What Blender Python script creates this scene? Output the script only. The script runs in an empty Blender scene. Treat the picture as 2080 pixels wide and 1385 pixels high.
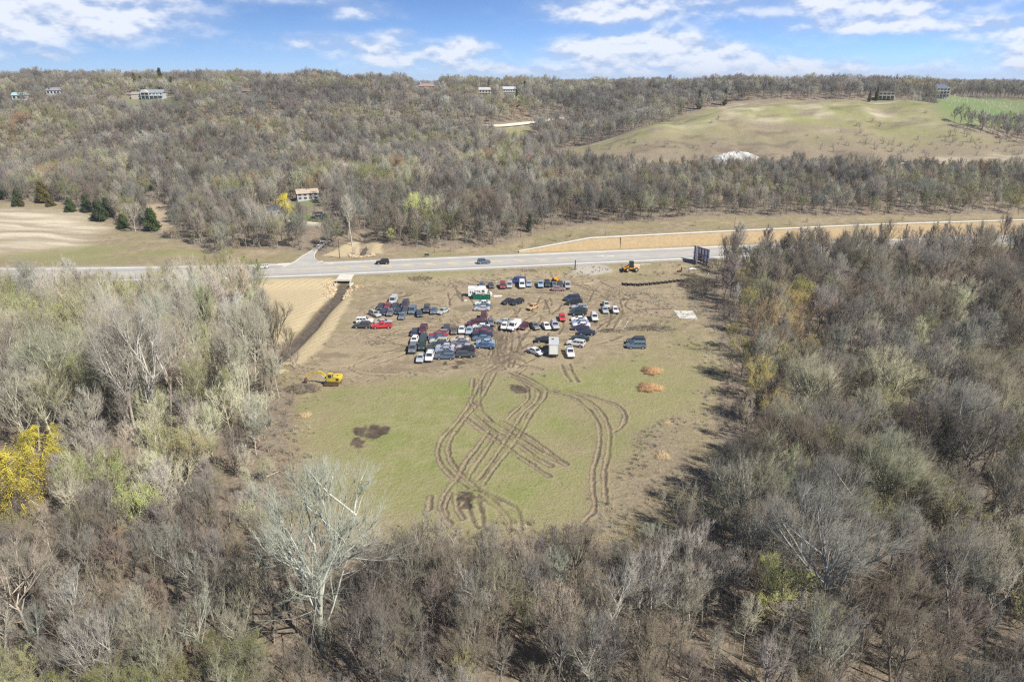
import bpy, bmesh, math, random
import numpy as np
from mathutils import Vector, Matrix

SC = bpy.context.scene
COL = SC.collection
R = math.radians
rnd = random.Random(7)
rng = np.random.default_rng(11)

# ------------------------------------------------------------------ camera
FPX, CAM_H = 1387.0, 62.0                       # focal length in photo pixels (2080 wide), height of the drone
PITCH = math.atan((692.5 - 163.0) / FPX)        # eye level lies 163 px below the photo's top edge
cam_data = bpy.data.cameras.new('camera')
cam_data.sensor_width = 36.0
cam_data.lens = FPX / 2080.0 * 36.0
cam_data.clip_start = 0.5
cam_data.clip_end = 60000.0
cam = bpy.data.objects.new('camera', cam_data)
cam.location = (0, 0, CAM_H)
cam.rotation_euler = (math.pi / 2 - PITCH, 0, 0)
COL.objects.link(cam)
SC.camera = cam

# ------------------------------------------------------------------ render and view
SC.render.engine = 'CYCLES'
SC.cycles.max_bounces = 4
SC.cycles.diffuse_bounces = 2
SC.cycles.glossy_bounces = 2
SC.cycles.transmission_bounces = 2
SC.cycles.volume_bounces = 0
SC.cycles.transparent_max_bounces = 4
SC.cycles.caustics_reflective = False
SC.cycles.caustics_refractive = False
SC.cycles.use_denoising = False
SC.cycles.pixel_filter_type = 'BLACKMAN_HARRIS'
SC.cycles.filter_width = 1.3
SC.view_settings.view_transform = 'Standard'
SC.view_settings.look = 'None'
SC.view_settings.gamma = 1.0
SC.view_settings.use_curve_mapping = False
SC.view_settings.exposure = 0.68

# ------------------------------------------------------------------ sun and sky
SUN_ELEV = R(47)
SUN_DIR = Vector((0.80, -0.60, 0.0)).normalized() * math.cos(SUN_ELEV) + Vector((0, 0, math.sin(SUN_ELEV)))
sun_data = bpy.data.lights.new('sun', 'SUN')
sun_data.energy = 5.0
sun_data.angle = R(0.53)
sun_data.color = (1.0, 0.95, 0.87)
sun = bpy.data.objects.new('sun', sun_data)
sun.rotation_euler = (-SUN_DIR).to_track_quat('-Z', 'Y').to_euler()
sun.location = (80, -60, 120)
COL.objects.link(sun)

world = bpy.data.worlds.new('World')
SC.world = world
world.use_nodes = True
WN, WL = world.node_tree.nodes, world.node_tree.links
WN.clear()


class NB:
    """small helper to chain shader nodes"""
    def __init__(self, nodes, links):
        self.n, self.l = nodes, links

    def put(self, sock, val):
        if isinstance(val, bpy.types.NodeSocket):
            self.l.new(val, sock)
        elif val is not None:
            sock.default_value = val

    def math(self, op, a, b=None, c=None, clamp=False):
        m = self.n.new('ShaderNodeMath'); m.operation = op; m.use_clamp = clamp
        for i, v in enumerate((a, b, c)):
            self.put(m.inputs[i], v)
        return m.outputs[0]

    def vmath(self, op, a, b=None):
        m = self.n.new('ShaderNodeVectorMath'); m.operation = op
        self.put(m.inputs[0], a)
        if b is not None:
            self.put(m.inputs[3 if op == 'SCALE' else 1], b)
        return m.outputs['Value'] if op in ('LENGTH', 'DOT_PRODUCT', 'DISTANCE') else m.outputs[0]

    def mix(self, fac, a, b, mode='MIX'):
        m = self.n.new('ShaderNodeMix'); m.data_type = 'RGBA'; m.blend_type = mode
        m.clamp_factor = True
        self.put(m.inputs[0], fac); self.put(m.inputs[6], a); self.put(m.inputs[7], b)
        return m.outputs[2]

    def noise(self, vec, scale, detail=3.0, rough=0.55, dist=0.0):
        t = self.n.new('ShaderNodeTexNoise')
        self.put(t.inputs['Vector'], vec)
        t.inputs['Scale'].default_value = scale; t.inputs['Detail'].default_value = detail
        t.inputs['Roughness'].default_value = rough; t.inputs['Distortion'].default_value = dist
        return t.outputs['Fac']

    def ramp(self, v, lo, hi, smooth=True):
        m = self.n.new('ShaderNodeMapRange')
        m.interpolation_type = 'SMOOTHSTEP' if smooth else 'LINEAR'
        self.put(m.inputs[0], v); m.inputs[1].default_value = lo; m.inputs[2].default_value = hi
        return m.outputs[0]

    def scale(self, vec, s):
        m = self.n.new('ShaderNodeVectorMath'); m.operation = 'MULTIPLY'
        self.put(m.inputs[0], vec); m.inputs[1].default_value = s
        return m.outputs[0]


def rgb(*c):
    return (c[0], c[1], c[2], 1.0)


def build_world():
    w = NB(WN, WL)
    sky = WN.new('ShaderNodeTexSky'); sky.sky_type = 'NISHITA'; sky.sun_disc = False
    sky.sun_elevation = SUN_ELEV
    sky.sun_rotation = -math.atan2(SUN_DIR.x, SUN_DIR.y)      # the node turns the other way round
    sky.altitude = 300.0; sky.air_density = 0.42; sky.dust_density = 0.0; sky.ozone_density = 8.0
    bg_sky = WN.new('ShaderNodeBackground')
    WL.new(sky.outputs[0], bg_sky.inputs[0]); bg_sky.inputs[1].default_value = 0.085
    tc = WN.new('ShaderNodeTexCoord')
    d = tc.outputs['Generated']
    sep = WN.new('ShaderNodeSeparateXYZ'); WL.new(d, sep.inputs[0])

    def noise2(vec, scale, detail, rough):
        t = WN.new('ShaderNodeTexNoise'); t.noise_dimensions = '2D'
        WL.new(vec, t.inputs['Vector']); t.inputs['Scale'].default_value = scale
        t.inputs['Detail'].default_value = detail; t.inputs['Roughness'].default_value = rough
        return t.outputs['Fac']

    def madd(v, m, a):
        n = WN.new('ShaderNodeVectorMath'); n.operation = 'MULTIPLY_ADD'
        WL.new(v, n.inputs[0]); n.inputs[1].default_value = m; n.inputs[2].default_value = a
        return n.outputs[0]

    def cloud_mix(cover, light):
        bg = WN.new('ShaderNodeBackground')
        WL.new(w.mix(light, rgb(0.46, 0.57, 0.80), rgb(0.88, 0.92, 1.0)), bg.inputs[0]); bg.inputs[1].default_value = 0.66
        mx = WN.new('ShaderNodeMixShader')
        WL.new(cover, mx.inputs[0]); WL.new(bg_sky.outputs[0], mx.inputs[1]); WL.new(bg.outputs[0], mx.inputs[2])
        return mx.outputs[0]
    # the cumulus standing low in the north
    az = w.math('ARCTAN2', sep.outputs[0], sep.outputs[1]); el = w.math('ARCSINE', sep.outputs[2])
    comb = WN.new('ShaderNodeCombineXYZ'); WL.new(az, comb.inputs[0]); WL.new(el, comb.inputs[1])
    ae = comb.outputs[0]
    clouds = [  # photo px centre, half size, strength
        (150, 48, 230, 34, 0.8), (240, 80, 190, 26, 1.0), (350, 40, 130, 26, 0.75), (50, 122, 90, 15, 0.8), (240, 126, 40, 10, 0.6), (590, 22, 130, 10, 0.35), (780, 42, 70, 14, 0.85), (700, 18, 90, 10, 0.45),
        (745, 100, 120, 18, 0.9), (850, 124, 90, 20, 1.1), (962, 102, 46, 20, 1.25), (840, 78, 34, 8, 0.7), (990, 140, 80, 9, 0.6), (1280, 34, 190, 24, 1.1), (1170, 40, 70, 18, 0.7), (1690, 26, 150, 42, 1.4), (1640, 74, 130, 10, 0.8),
        (1215, 104, 110, 20, 1.2), (1300, 92, 70, 20, 1.0), (1300, 124, 190, 26, 1.25), (1410, 122, 50, 18, 0.9), (1560, 148, 230, 18, 1.1), (1920, 86, 90, 16, 1.0), (1950, 128, 66, 22, 1.4), (1100, 148, 120, 9, 0.5), (2250, 90, 150, 26, 0.9), (-200, 70, 180, 26, 0.8)]
    dens, tall = None, None
    for u, v, hw, hh, st in clouds:
        ca = math.atan((u - 1040) / FPX / math.cos(PITCH)); ce = (163 - v) / FPX * 0.93
        sx, sy = FPX / hw * 0.92, FPX / hh * 0.92
        q = madd(ae, (sx, sy, 0.0), (-ca * sx, -ce * sy, 0.0))
        g = w.math('EXPONENT', w.math('MULTIPLY', w.vmath('DOT_PRODUCT', q, q), -1.0))
        dens = w.math('MULTIPLY', g, st) if dens is None else w.math('MULTIPLY_ADD', g, st, dens)
    wv = w.scale(ae, (20.0, 42.0, 1.0))
    nz = noise2(wv, 1.0, 4.0, 0.52)
    nz_up = noise2(madd(wv, (1.0, 1.0, 1.0), (0.0, 0.28, 0.0)), 1.0, 3.0, 0.6)
    body = w.math('MULTIPLY', dens, w.math('MULTIPLY_ADD', nz, 1.7, 0.02))
    cover = w.math('MULTIPLY', w.ramp(body, 0.02, 1.15), 0.92)
    light = w.math('MULTIPLY_ADD', w.math('SUBTRACT', nz, nz_up), 3.6, w.math('MULTIPLY_ADD', w.ramp(body, 0.25, 1.25), 0.75, 0.12), clamp=True)
    low = cloud_mix(cover, light)
    # the same fair-weather cloud goes on overhead and all round, on a flat layer
    zc = w.math('MAXIMUM', sep.outputs[2], 0.06)
    over = w.ramp(noise2(w.vmath('SCALE', d, w.math('DIVIDE', 1.0, zc)), 1.1, 1.0, 0.5), 0.54, 0.70)
    over = w.math('MULTIPLY', over, w.math('MULTIPLY', w.ramp(sep.outputs[2], 0.11, 0.2), 0.75))
    high = cloud_mix(over, w.math('MULTIPLY', over, 0.8))
    is_low = w.math('MULTIPLY', w.math('COMPARE', sep.outputs[2], 0.062, 0.072), w.math('GREATER_THAN', sep.outputs[1], 0.2))
    mx = WN.new('ShaderNodeMixShader')
    WL.new(is_low, mx.inputs[0]); WL.new(high, mx.inputs[1]); WL.new(low, mx.inputs[2])
    mx2 = WN.new('ShaderNodeMixShader')
    WL.new(w.math('LESS_THAN', sep.outputs[2], -0.02), mx2.inputs[0]); WL.new(mx.outputs[0], mx2.inputs[1]); WL.new(bg_sky.outputs[0], mx2.inputs[2])
    out = WN.new('ShaderNodeOutputWorld'); WL.new(mx2.outputs[0], out.inputs[0])
    world.cycles.sampling_method = 'NONE'       # the sky is smooth: bounced rays find it just as well


build_world()
# ------------------------------------------------------------------ where a photo pixel lies in the place
_c, _s = math.cos(PITCH), math.sin(PITCH)


def ray(u, v):
    a, b = (u - 1040.0) / FPX, -(v - 692.5) / FPX
    return a, _c + b * _s, -_s + b * _c


def gp(u, v, z=0.0):
    d = ray(u, v); t = (z - CAM_H) / d[2]
    return (d[0] * t, d[1] * t)


def gy(u, v, Y):
    d = ray(u, v); t = Y / d[1]
    return (d[0] * t, Y, CAM_H + d[2] * t)


# ------------------------------------------------------------------ noise
def _hash(ix, iy, seed):
    n = (ix.astype(np.int64) * 374761393 + iy.astype(np.int64) * 668265263 + seed * 1442695041) & 0x7fffffff
    n = ((n ^ (n >> 13)) * 1274126177) & 0x7fffffff
    return ((n ^ (n >> 16)) & 0xffff) / 65535.0


def vnoise(x, y, seed=0):
    x = np.asarray(x, float); y = np.asarray(y, float)
    ix, iy = np.floor(x), np.floor(y)
    fx, fy = x - ix, y - iy
    fx = fx * fx * (3 - 2 * fx); fy = fy * fy * (3 - 2 * fy)
    a = _hash(ix, iy, seed); b = _hash(ix + 1, iy, seed); c = _hash(ix, iy + 1, seed); d = _hash(ix + 1, iy + 1, seed)
    return (a * (1 - fx) + b * fx) * (1 - fy) + (c * (1 - fx) + d * fx) * fy


def fbm(x, y, seed=0, octaves=4):
    s, a, t = 0.0, 0.5, 0.0
    for i in range(octaves):
        s = s + a * vnoise(np.asarray(x) * 2 ** i, np.asarray(y) * 2 ** i, seed + i * 17); t += a; a *= 0.5
    return s / t


def sstep(a, b, x):
    t = np.clip((np.asarray(x, float) - a) / (b - a), 0, 1)
    return t * t * (3 - 2 * t)


# ------------------------------------------------------------------ the road line
ROAD_Z = 1.5
_near = [(0, 572), (300, 568), (550, 563), (760, 553), (1000, 543), (1200, 534), (1420, 524), (1830, 506), (2080, 497)]
ROAD_HALF = 7.8
_rn = np.array([gp(u, v, ROAD_Z) for u, v in _near])
_rn = np.vstack([[-600.0, 212.0 - 6], [-330.0, 211.0], _rn, [420.0, 292.0], [900.0, 330.0]])
_xs = np.linspace(-600, 900, 751)
_ys = np.interp(_xs, _rn[:, 0], _rn[:, 1])
_k = np.hanning(41); _k /= _k.sum()
_ys = np.convolve(np.pad(_ys, 20, mode='edge'), _k, mode='valid')
_sl = np.gradient(_ys, _xs)
_cosr = 1 / np.sqrt(1 + _sl ** 2)


def road_s(x, y):
    """signed metres from the road's near white line, growing to the far side"""
    return (np.asarray(y, float) - np.interp(x, _xs, _ys)) * np.interp(x, _xs, _cosr)


def road_pt(x, s):
    """point at abscissa x of the near line, s metres across"""
    sl = float(np.interp(x, _xs, _sl)); c = float(np.interp(x, _xs, _cosr)); y = float(np.interp(x, _xs, _ys))
    return (x - sl * c * s, y + c * s)


# ------------------------------------------------------------------ terrain
CTRL = np.array([
    (-600, 330, 4), (-400, 330, 3.4), (-300, 330, 3.2), (-200, 330, 2.8), (-162, 318, 1.2), (-150, 350, 5), (-120, 290, 3), (-99, 330, 8.6), (-94, 400, 13), (-60, 280, 3.5),
    (-200, 270, 1.6), (-350, 260, 1.6), (-20, 275, 4), (20, 290, 6), (30, 330, 9), (85, 330, 10), (60, 285, 6), (103, 285, 7), (200, 300, 8.5), (200, 340, 12), (300, 330, 12), (420, 340, 13),
    (-303, 600, 48), (-450, 600, 48), (-200, 640, 50), (-330, 700, 53.5), (-520, 690, 53), (-180, 720, 53), (-300, 400, 8), (-300, 450, 18), (-300, 520, 34), (-200, 400, 11), (-200, 480, 26), (-200, 560, 41), (-150, 430, 14),
    (-450, 400, 8), (-450, 500, 30), (-600, 420, 10), (-600, 560, 44), (-60, 450, 16), (-15, 560, 27.7), (49, 600, 31), (-80, 600, 37), (-28, 750, 46), (-100, 850, 51), (12, 470, 18),
    (87, 490, 28), (137, 520, 37), (180, 540, 43.6), (236, 542, 45), (283, 540, 45.2), (313, 538, 44.5), (322, 508, 34), (324, 480, 25.5), (200, 490, 28.5), (253, 490, 29.5), (150, 470, 23.5), (180, 440, 18), (228, 440, 18.5), (110, 450, 17.5), (80, 425, 13.5), (200, 408, 12.8), (282, 425, 14.5), (340, 455, 18), (200, 610, 37), (280, 620, 38), (120, 590, 28), (62, 540, 20), (45, 490, 16),
    (230, 700, 51), (310, 720, 51), (427, 650, 34), (520, 640, 33), (500, 720, 43), (380, 600, 27), (420, 520, 23), (520, 450, 20), (425, 725, 47.4), (330, 690, 46), (130, 680, 41), (60, 760, 45),
    (800, 900, 43), (-800, 900, 50), (0, 1000, 45), (300, 900, 46), (-300, 900, 51), (600, 800, 43), (-600, 700, 50), (-900, 600, 48), (900, 600, 40), (0, 1300, 44), (700, 1300, 42), (-700, 1300, 46)], float)
_mq = 28.0
_A = np.sqrt(((CTRL[:, None, :2] - CTRL[None, :, :2]) ** 2).sum(-1) + _mq ** 2)
_W = np.linalg.solve(_A, CTRL[:, 2] - 25.0)


def far_z(x, y):
    x = np.asarray(x, float); y = np.asarray(y, float)
    z = np.full(x.shape, 25.0)
    for (cx, cy, _), w in zip(CTRL, _W):
        z = z + w * np.sqrt((x - cx) ** 2 + (y - cy) ** 2 + _mq ** 2)
    # gullies and spurs in the wooded bluffs
    wood = sstep(370, 450, y) * (1 - sstep(850, 1100, y)) * (1 - sstep(15, 60, x) * (1 - sstep(430, 480, x)) * (1 - sstep(610, 670, y)))
    z = z + wood * 13.0 * (fbm(x / 95.0, y / 130.0, 9, 3) - 0.5)
    k = sstep(1050, 1400, np.sqrt(x * x + y * y))
    plateau = 43.0 + 12.0 * (fbm(x / 600.0, y / 600.0, 5) - 0.5)
    return z * (1 - k) + plateau * k


WALL_X0, WALL_X1 = 6.0, 420.0
WALL_S = 11.6                       # foot of the retaining wall, metres past the near white line + road width


def wall_top(x):
    """height of the retaining wall's top above its foot"""
    return np.interp(x, [WALL_X0, 33.0, 75.0, 150.0, 420.0], [0.35, 4.3, 4.8, 5.4, 5.6])


def zfun(x, y):
    x = np.asarray(x, float); y = np.asarray(y, float)
    s = road_s(x, y)
    near = np.zeros_like(s) + 0.5 * (fbm(x / 40, y / 40, 3) - 0.5)
    # creek bed below the culvert
    near = near - 1.3 * np.exp(-(dist_line(x, y, CREEK) / 2.6) ** 2)
    z = near + (ROAD_Z - 0.06 - near) * sstep(-13.0, -4.0, s)
    f = np.zeros_like(s)
    m = s > 5
    if m.any(): f[m] = far_z(x[m], y[m])
    w0, w1 = 2 * ROAD_HALF + 3.0, 2 * ROAD_HALF + 20.0
    soft = sstep(w0, w1, s)
    hard = sstep(2 * ROAD_HALF + WALL_S - 8 + 0.9, 2 * ROAD_HALF + WALL_S - 8 + 2.0, s)
    inwall = sstep(WALL_X0 - 8, WALL_X0 + 4, x)
    behind = np.maximum(f, ROAD_Z + wall_top(x) - 0.35)
    behind = ROAD_Z + wall_top(x) - 0.35 + (behind - ROAD_Z - wall_top(x) + 0.35) * sstep(2 * ROAD_HALF + 6, 2 * ROAD_HALF + 30, s)
    z_soft = (ROAD_Z - 0.06) + (f - ROAD_Z + 0.06) * soft
    z_hard = (ROAD_Z - 0.06) + (behind - ROAD_Z + 0.06) * hard
    zz = z_soft * (1 - inwall) + z_hard * inwall
    zz = zz - 1.2 * np.exp(-(dist_line(x, y, CREEK_UP) / 2.0) ** 2) * sstep(18, 22, s)
    return np.where(s > 2 * ROAD_HALF + 1.0, zz, z)


def dist_line(x, y, pts):
    x = np.asarray(x, float); y = np.asarray(y, float)
    best = np.full(x.shape, 1e9)
    for (ax, ay), (bx, by) in zip(pts[:-1], pts[1:]):
        dx, dy = bx - ax, by - ay
        L = dx * dx + dy * dy + 1e-9
        t = np.clip(((x - ax) * dx + (y - ay) * dy) / L, 0, 1)
        best = np.minimum(best, np.hypot(x - ax - t * dx, y - ay - t * dy))
    return best


CREEK = [gp(697, 582, 0), gp(682, 605, 0), gp(655, 632, 0), gp(632, 662, 0), gp(600, 694, 0), gp(578, 715, 0), gp(540, 742, 0), gp(470, 780, 0)]
CREEK_UP = [gp(735, 518, 1.5), gp(738, 503, 2.5), gp(745, 493, 3.0), gp(738, 484, 3.5), gp(742, 470, 4)]


_T0 = np.geomspace(40.0, 6000.0, 420)


def at(u, v):
    """the ground point seen at photo pixel (u, v)"""
    d = ray(u, v)
    T = _T0
    for _ in range(2):
        below = CAM_H + d[2] * T < zfun(d[0] * T, d[1] * T)
        i = max(1, int(np.argmax(below))) if below.any() else len(T) - 1
        T = np.linspace(T[i - 1], T[i], 40)
    t = T[max(1, int(np.argmax(CAM_H + d[2] * T < zfun(d[0] * T, d[1] * T))))]
    return d[0] * t, d[1] * t, float(zfun(np.array([d[0] * t]), np.array([d[1] * t]))[0])


def poly(*uv):
    return np.array([at(u, v)[:2] for u, v in uv])


def sdist(x, y, pg):
    """signed distance to a polygon, positive inside"""
    x = np.asarray(x, float); y = np.asarray(y, float)
    d = dist_line(x, y, np.vstack([pg, pg[:1]]))
    ins = np.zeros(x.shape, bool)
    n = len(pg); j = n - 1
    for i in range(n):
        xi, yi = pg[i]; xj, yj = pg[j]
        cond = ((yi > y) != (yj > y))
        xc = (xj - xi) * (y - yi) / ((yj - yi) if abs(yj - yi) > 1e-9 else 1e-9) + xi
        ins ^= cond & (x < xc)
        j = i
    return np.where(ins, d, -d)


def area(x, y, pg, soft=1.0, wob=0.0, seed=0):
    d = sdist(x, y, pg)
    if wob:
        d = d + wob * (fbm(x / (wob * 2.5), y / (wob * 2.5), seed) - 0.5) * 2
    return sstep(-soft, soft, d)
# ------------------------------------------------------------------ small mesh helpers
def link(o, parent=None):
    COL.objects.link(o)
    if parent is not None:
        o.parent = parent
    return o


def tag(o, label=None, cat=None, group=None, kind=None):
    if label: o['label'] = label
    if cat: o['category'] = cat
    if group: o['group'] = group
    if kind: o['kind'] = kind
    return o


def mesh(name, verts, faces, mats=(), smooth=False, idx=None):
    me = bpy.data.meshes.new(name)
    me.from_pydata([tuple(map(float, v)) for v in verts], [], [tuple(map(int, f)) for f in faces])
    for m in mats:
        me.materials.append(m)
    if idx is not None:
        me.polygons.foreach_set('material_index', np.asarray(idx, np.int32))
    if smooth:
        me.polygons.foreach_set('use_smooth', np.ones(len(me.polygons), bool))
    me.update()
    return me


def obj(name, me, parent=None, loc=None, rz=None):
    o = bpy.data.objects.new(name, me)
    link(o, parent)
    if loc is not None: o.location = loc
    if rz is not None: o.rotation_euler = (0, 0, rz)
    return o


def empty(name, loc=(0, 0, 0), rz=0.0):
    o = bpy.data.objects.new(name, None)
    o.empty_display_size = 0.5
    link(o)
    o.location = loc; o.rotation_euler = (0, 0, rz)
    return o


def grid_mesh(name, xs, ys, zf, mat):
    X, Y = np.meshgrid(xs, ys)
    Z = zf(X, Y)
    co = np.stack([X, Y, Z], -1).reshape(-1, 3).astype(np.float32)
    nx, ny = len(xs), len(ys)
    i = np.arange((nx - 1) * (ny - 1)); r, c = i // (nx - 1), i % (nx - 1)
    a = r * nx + c
    q = np.stack([a, a + 1, a + 1 + nx, a + nx], -1).astype(np.int32)
    me = bpy.data.meshes.new(name)
    me.vertices.add(len(co)); me.vertices.foreach_set('co', co.ravel())
    me.loops.add(q.size); me.loops.foreach_set('vertex_index', q.ravel())
    me.polygons.add(len(q)); me.polygons.foreach_set('loop_start', np.arange(0, q.size, 4, dtype=np.int32))
    me.polygons.foreach_set('loop_total', np.full(len(q), 4, np.int32))
    me.polygons.foreach_set('use_smooth', np.ones(len(q), bool))
    me.materials.append(mat)
    me.update(calc_edges=True)
    return me, X, Y


# ------------------------------------------------------------------ materials
def new_mat(name):
    m = bpy.data.materials.new(name); m.use_nodes = True
    nt = m.node_tree; nt.nodes.clear()
    b = nt.nodes.new('ShaderNodeBsdfPrincipled'); o = nt.nodes.new('ShaderNodeOutputMaterial')
    nt.links.new(b.outputs[0], o.inputs[0])
    return m, NB(nt.nodes, nt.links), b


def simple_mat(name, col, rough=0.8, metal=0.0, var=0.0, scale=2.0, spec=0.3, col2=None, coords='Object'):
    m, w, b = new_mat(name)
    b.inputs['Roughness'].default_value = rough; b.inputs['Metallic'].default_value = metal
    b.inputs['Specular IOR Level'].default_value = spec
    if var or col2:
        tc = w.n.new('ShaderNodeTexCoord')
        n = w.noise(tc.outputs[coords], scale, 4.0, 0.6)
        c2 = col2 or tuple(max(0, c * (1 - var)) for c in col)
        c1 = col if col2 else tuple(c * (1 + var) for c in col)
        w.put(b.inputs['Base Color'], w.mix(w.ramp(n, 0.3, 0.7), rgb(*c1), rgb(*c2)))
    else:
        b.inputs['Base Color'].default_value = rgb(*col)
    return m


def tint_mat(name, rough=0.85, spec=0.2, noise=0.25, nscale=1.5, kind='INSTANCER', mul=(1, 1, 1), metal=0.0, coat=0.0):
    """colour taken from each object's own tint property (or the scattered instance's)"""
    m, w, b = new_mat(name)
    at_ = w.n.new('ShaderNodeAttribute'); at_.attribute_type = kind; at_.attribute_name = 'tint'
    c = at_.outputs['Color']
    if mul != (1, 1, 1):
        c = w.mix(1.0, c, rgb(*mul), 'MULTIPLY')
    if noise:
        tc = w.n.new('ShaderNodeTexCoord')
        n = w.noise(tc.outputs['Object'], nscale, 3.0, 0.6)
        lo, hi = 1 - noise, 1 + noise
        c = w.mix(1.0, c, w.mix(w.ramp(n, 0.3, 0.7), rgb(lo, lo, lo), rgb(hi, hi, hi)), 'MULTIPLY')
    w.put(b.inputs['Base Color'], c)
    b.inputs['Roughness'].default_value = rough; b.inputs['Specular IOR Level'].default_value = spec
    b.inputs['Metallic'].default_value = metal; b.inputs['Coat Weight'].default_value = coat
    return m


def ground_mat():
    m, w, b = new_mat('ground_cover')
    b.inputs['Roughness'].default_value = 0.95; b.inputs['Specular IOR Level'].default_value = 0.1
    geo = w.n.new('ShaderNodeNewGeometry'); p = geo.outputs['Position']
    A = w.n.new('ShaderNodeAttribute'); A.attribute_name = 'cover_a'
    B = w.n.new('ShaderNodeAttribute'); B.attribute_name = 'cover_b'
    sa = w.n.new('ShaderNodeSeparateXYZ'); w.l.new(A.outputs['Vector'], sa.inputs[0])
    sb = w.n.new('ShaderNodeSeparateXYZ'); w.l.new(B.outputs['Vector'], sb.inputs[0])
    green, mud_shade, track, litter = sa.outputs[0], sa.outputs[1], sa.outputs[2], A.outputs['Alpha']
    mat_, pale, gravel, vivid = sb.outputs[0], sb.outputs[1], sb.outputs[2], B.outputs['Alpha']
    n1 = w.noise(p, 0.05, 4, 0.6); n2 = w.noise(p, 0.35, 5, 0.65); n3 = w.noise(p, 2.4, 4, 0.75); n4 = w.noise(p, 0.9, 4, 0.7)
    dry = w.mix(w.ramp(n2, 0.34, 0.66), rgb(0.300, 0.245, 0.160), rgb(0.205, 0.165, 0.105))
    dry = w.mix(w.math('MULTIPLY', w.ramp(n3, 0.50, 0.72), 0.6), dry, rgb(0.40, 0.34, 0.235))
    dry = w.mix(w.math('MULTIPLY', w.ramp(n1, 0.42, 0.62), 0.5), dry, rgb(0.205, 0.190, 0.095))
    dry = w.mix(w.math('MULTIPLY', w.ramp(n3, 0.46, 0.30), 0.55), dry, rgb(0.115, 0.088, 0.058))
    grn = w.mix(w.ramp(n2, 0.3, 0.7), rgb(0.198, 0.205, 0.078), rgb(0.255, 0.238, 0.122))
    grn = w.mix(w.math('MULTIPLY', w.ramp(n3, 0.47, 0.30), 0.65), grn, rgb(0.115, 0.115, 0.050))
    grn = w.mix(w.math('MULTIPLY', w.ramp(n4, 0.52, 0.70), 0.45), grn, rgb(0.30, 0.265, 0.165))
    grn = w.mix(w.math('MULTIPLY', w.ramp(n1, 0.5, 0.62), 0.5), grn, rgb(0.165, 0.205, 0.055))
    lit = w.mix(w.ramp(n4, 0.32, 0.68), rgb(0.245, 0.200, 0.150), rgb(0.150, 0.120, 0.088))
    lit = w.mix(w.math('MULTIPLY', w.ramp(n3, 0.50, 0.70), 0.6), lit, rgb(0.36, 0.30, 0.225))
    c = dry
    c = w.mix(green, c, grn)
    c = w.mix(litter, c, lit)
    # woven straw blanket laid in rolls: faint seams run down the bank
    wv = w.n.new('ShaderNodeTexWave'); wv.wave_type = 'BANDS'; wv.bands_direction = 'X'
    rot = w.n.new('ShaderNodeVectorRotate'); rot.inputs['Angle'].default_value = 0.5; w.l.new(p, rot.inputs['Vector'])
    w.l.new(rot.outputs[0], wv.inputs['Vector']); wv.inputs['Scale'].default_value = 0.16; wv.inputs['Distortion'].default_value = 3.0; wv.inputs['Detail'].default_value = 3.0; wv.inputs['Detail Scale'].default_value = 0.6
    straw = w.mix(w.math('MULTIPLY', w.ramp(wv.outputs['Fac'], 0.45, 0.05), 0.55), rgb(0.43, 0.355, 0.225), rgb(0.345, 0.275, 0.165))
    straw = w.mix(w.math('MULTIPLY', w.ramp(n3, 0.45, 0.7), 0.3), straw, rgb(0.50, 0.42, 0.28))
    straw = w.mix(w.math('MULTIPLY', w.ramp(n2, 0.5, 0.75), 0.4), straw, rgb(0.33, 0.285, 0.17))
    c = w.mix(mat_, c, straw)
    pal = w.mix(w.ramp(w.noise(w.scale(p, (0.02, 0.12, 0.1)), 1.0, 5, 0.65), 0.4, 0.62), rgb(0.50, 0.44, 0.335), rgb(0.30, 0.255, 0.185))
    c = w.mix(pale, c, pal)
    c = w.mix(vivid, c, w.mix(w.ramp(n2, 0.3, 0.7), rgb(0.105, 0.185, 0.055), rgb(0.15, 0.19, 0.08)))
    c = w.mix(track, c, w.mix(w.ramp(n3, 0.3, 0.7), rgb(0.40, 0.33, 0.235), rgb(0.27, 0.21, 0.14)))
    c = w.mix(mud_shade, c, w.mix(w.ramp(n2, 0.35, 0.65), rgb(0.062, 0.049, 0.038), rgb(0.128, 0.100, 0.072)))
    c = w.mix(gravel, c, w.mix(w.ramp(n3, 0.3, 0.7), rgb(0.40, 0.37, 0.32), rgb(0.29, 0.265, 0.225)))
    w.put(b.inputs['Base Color'], c)
    bump = w.n.new('ShaderNodeBump'); bump.inputs['Strength'].default_value = 1.0; bump.inputs['Distance'].default_value = 0.35
    w.put(bump.inputs['Height'], w.math('ADD', w.math('MULTIPLY', n3, 0.6), w.math('MULTIPLY', n4, 0.5)))
    w.l.new(bump.outputs[0], b.inputs['Normal'])
    return m


M_GROUND = ground_mat()

# ------------------------------------------------------------------ the pieces of land, outlined where the photo shows them
OPEN = poly((545, 566), (1000, 547), (1425, 530), (1435, 560), (1390, 600), (1450, 660), (1470, 760), (1455, 860), (1462, 950), (1400, 1020), (1335, 1095),
            (900, 1102), (640, 1098), (575, 1060), (590, 900), (600, 800), (560, 762), (590, 720), (560, 640))
GREEN = poly((610, 830), (690, 775), (850, 755), (1000, 765), (1200, 745), (1425, 690), (1440, 860), (1405, 1000), (1335, 1080), (900, 1090), (700, 1085), (590, 1050), (600, 930))
GREEN2 = poly((600, 860), (760, 800), (930, 800), (960, 900), (850, 960), (640, 970))
BRUSHY = poly((1290, 880), (1390, 850), (1420, 960), (1340, 1060), (1220, 1070), (1230, 1000), (1290, 930))
LOT = poly((690, 640), (840, 572), (960, 556), (1180, 556), (1290, 570), (1410, 590), (1380, 640), (1250, 690), (1200, 720), (1100, 760), (960, 770), (850, 752), (700, 765), (640, 745), (700, 690))
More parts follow.
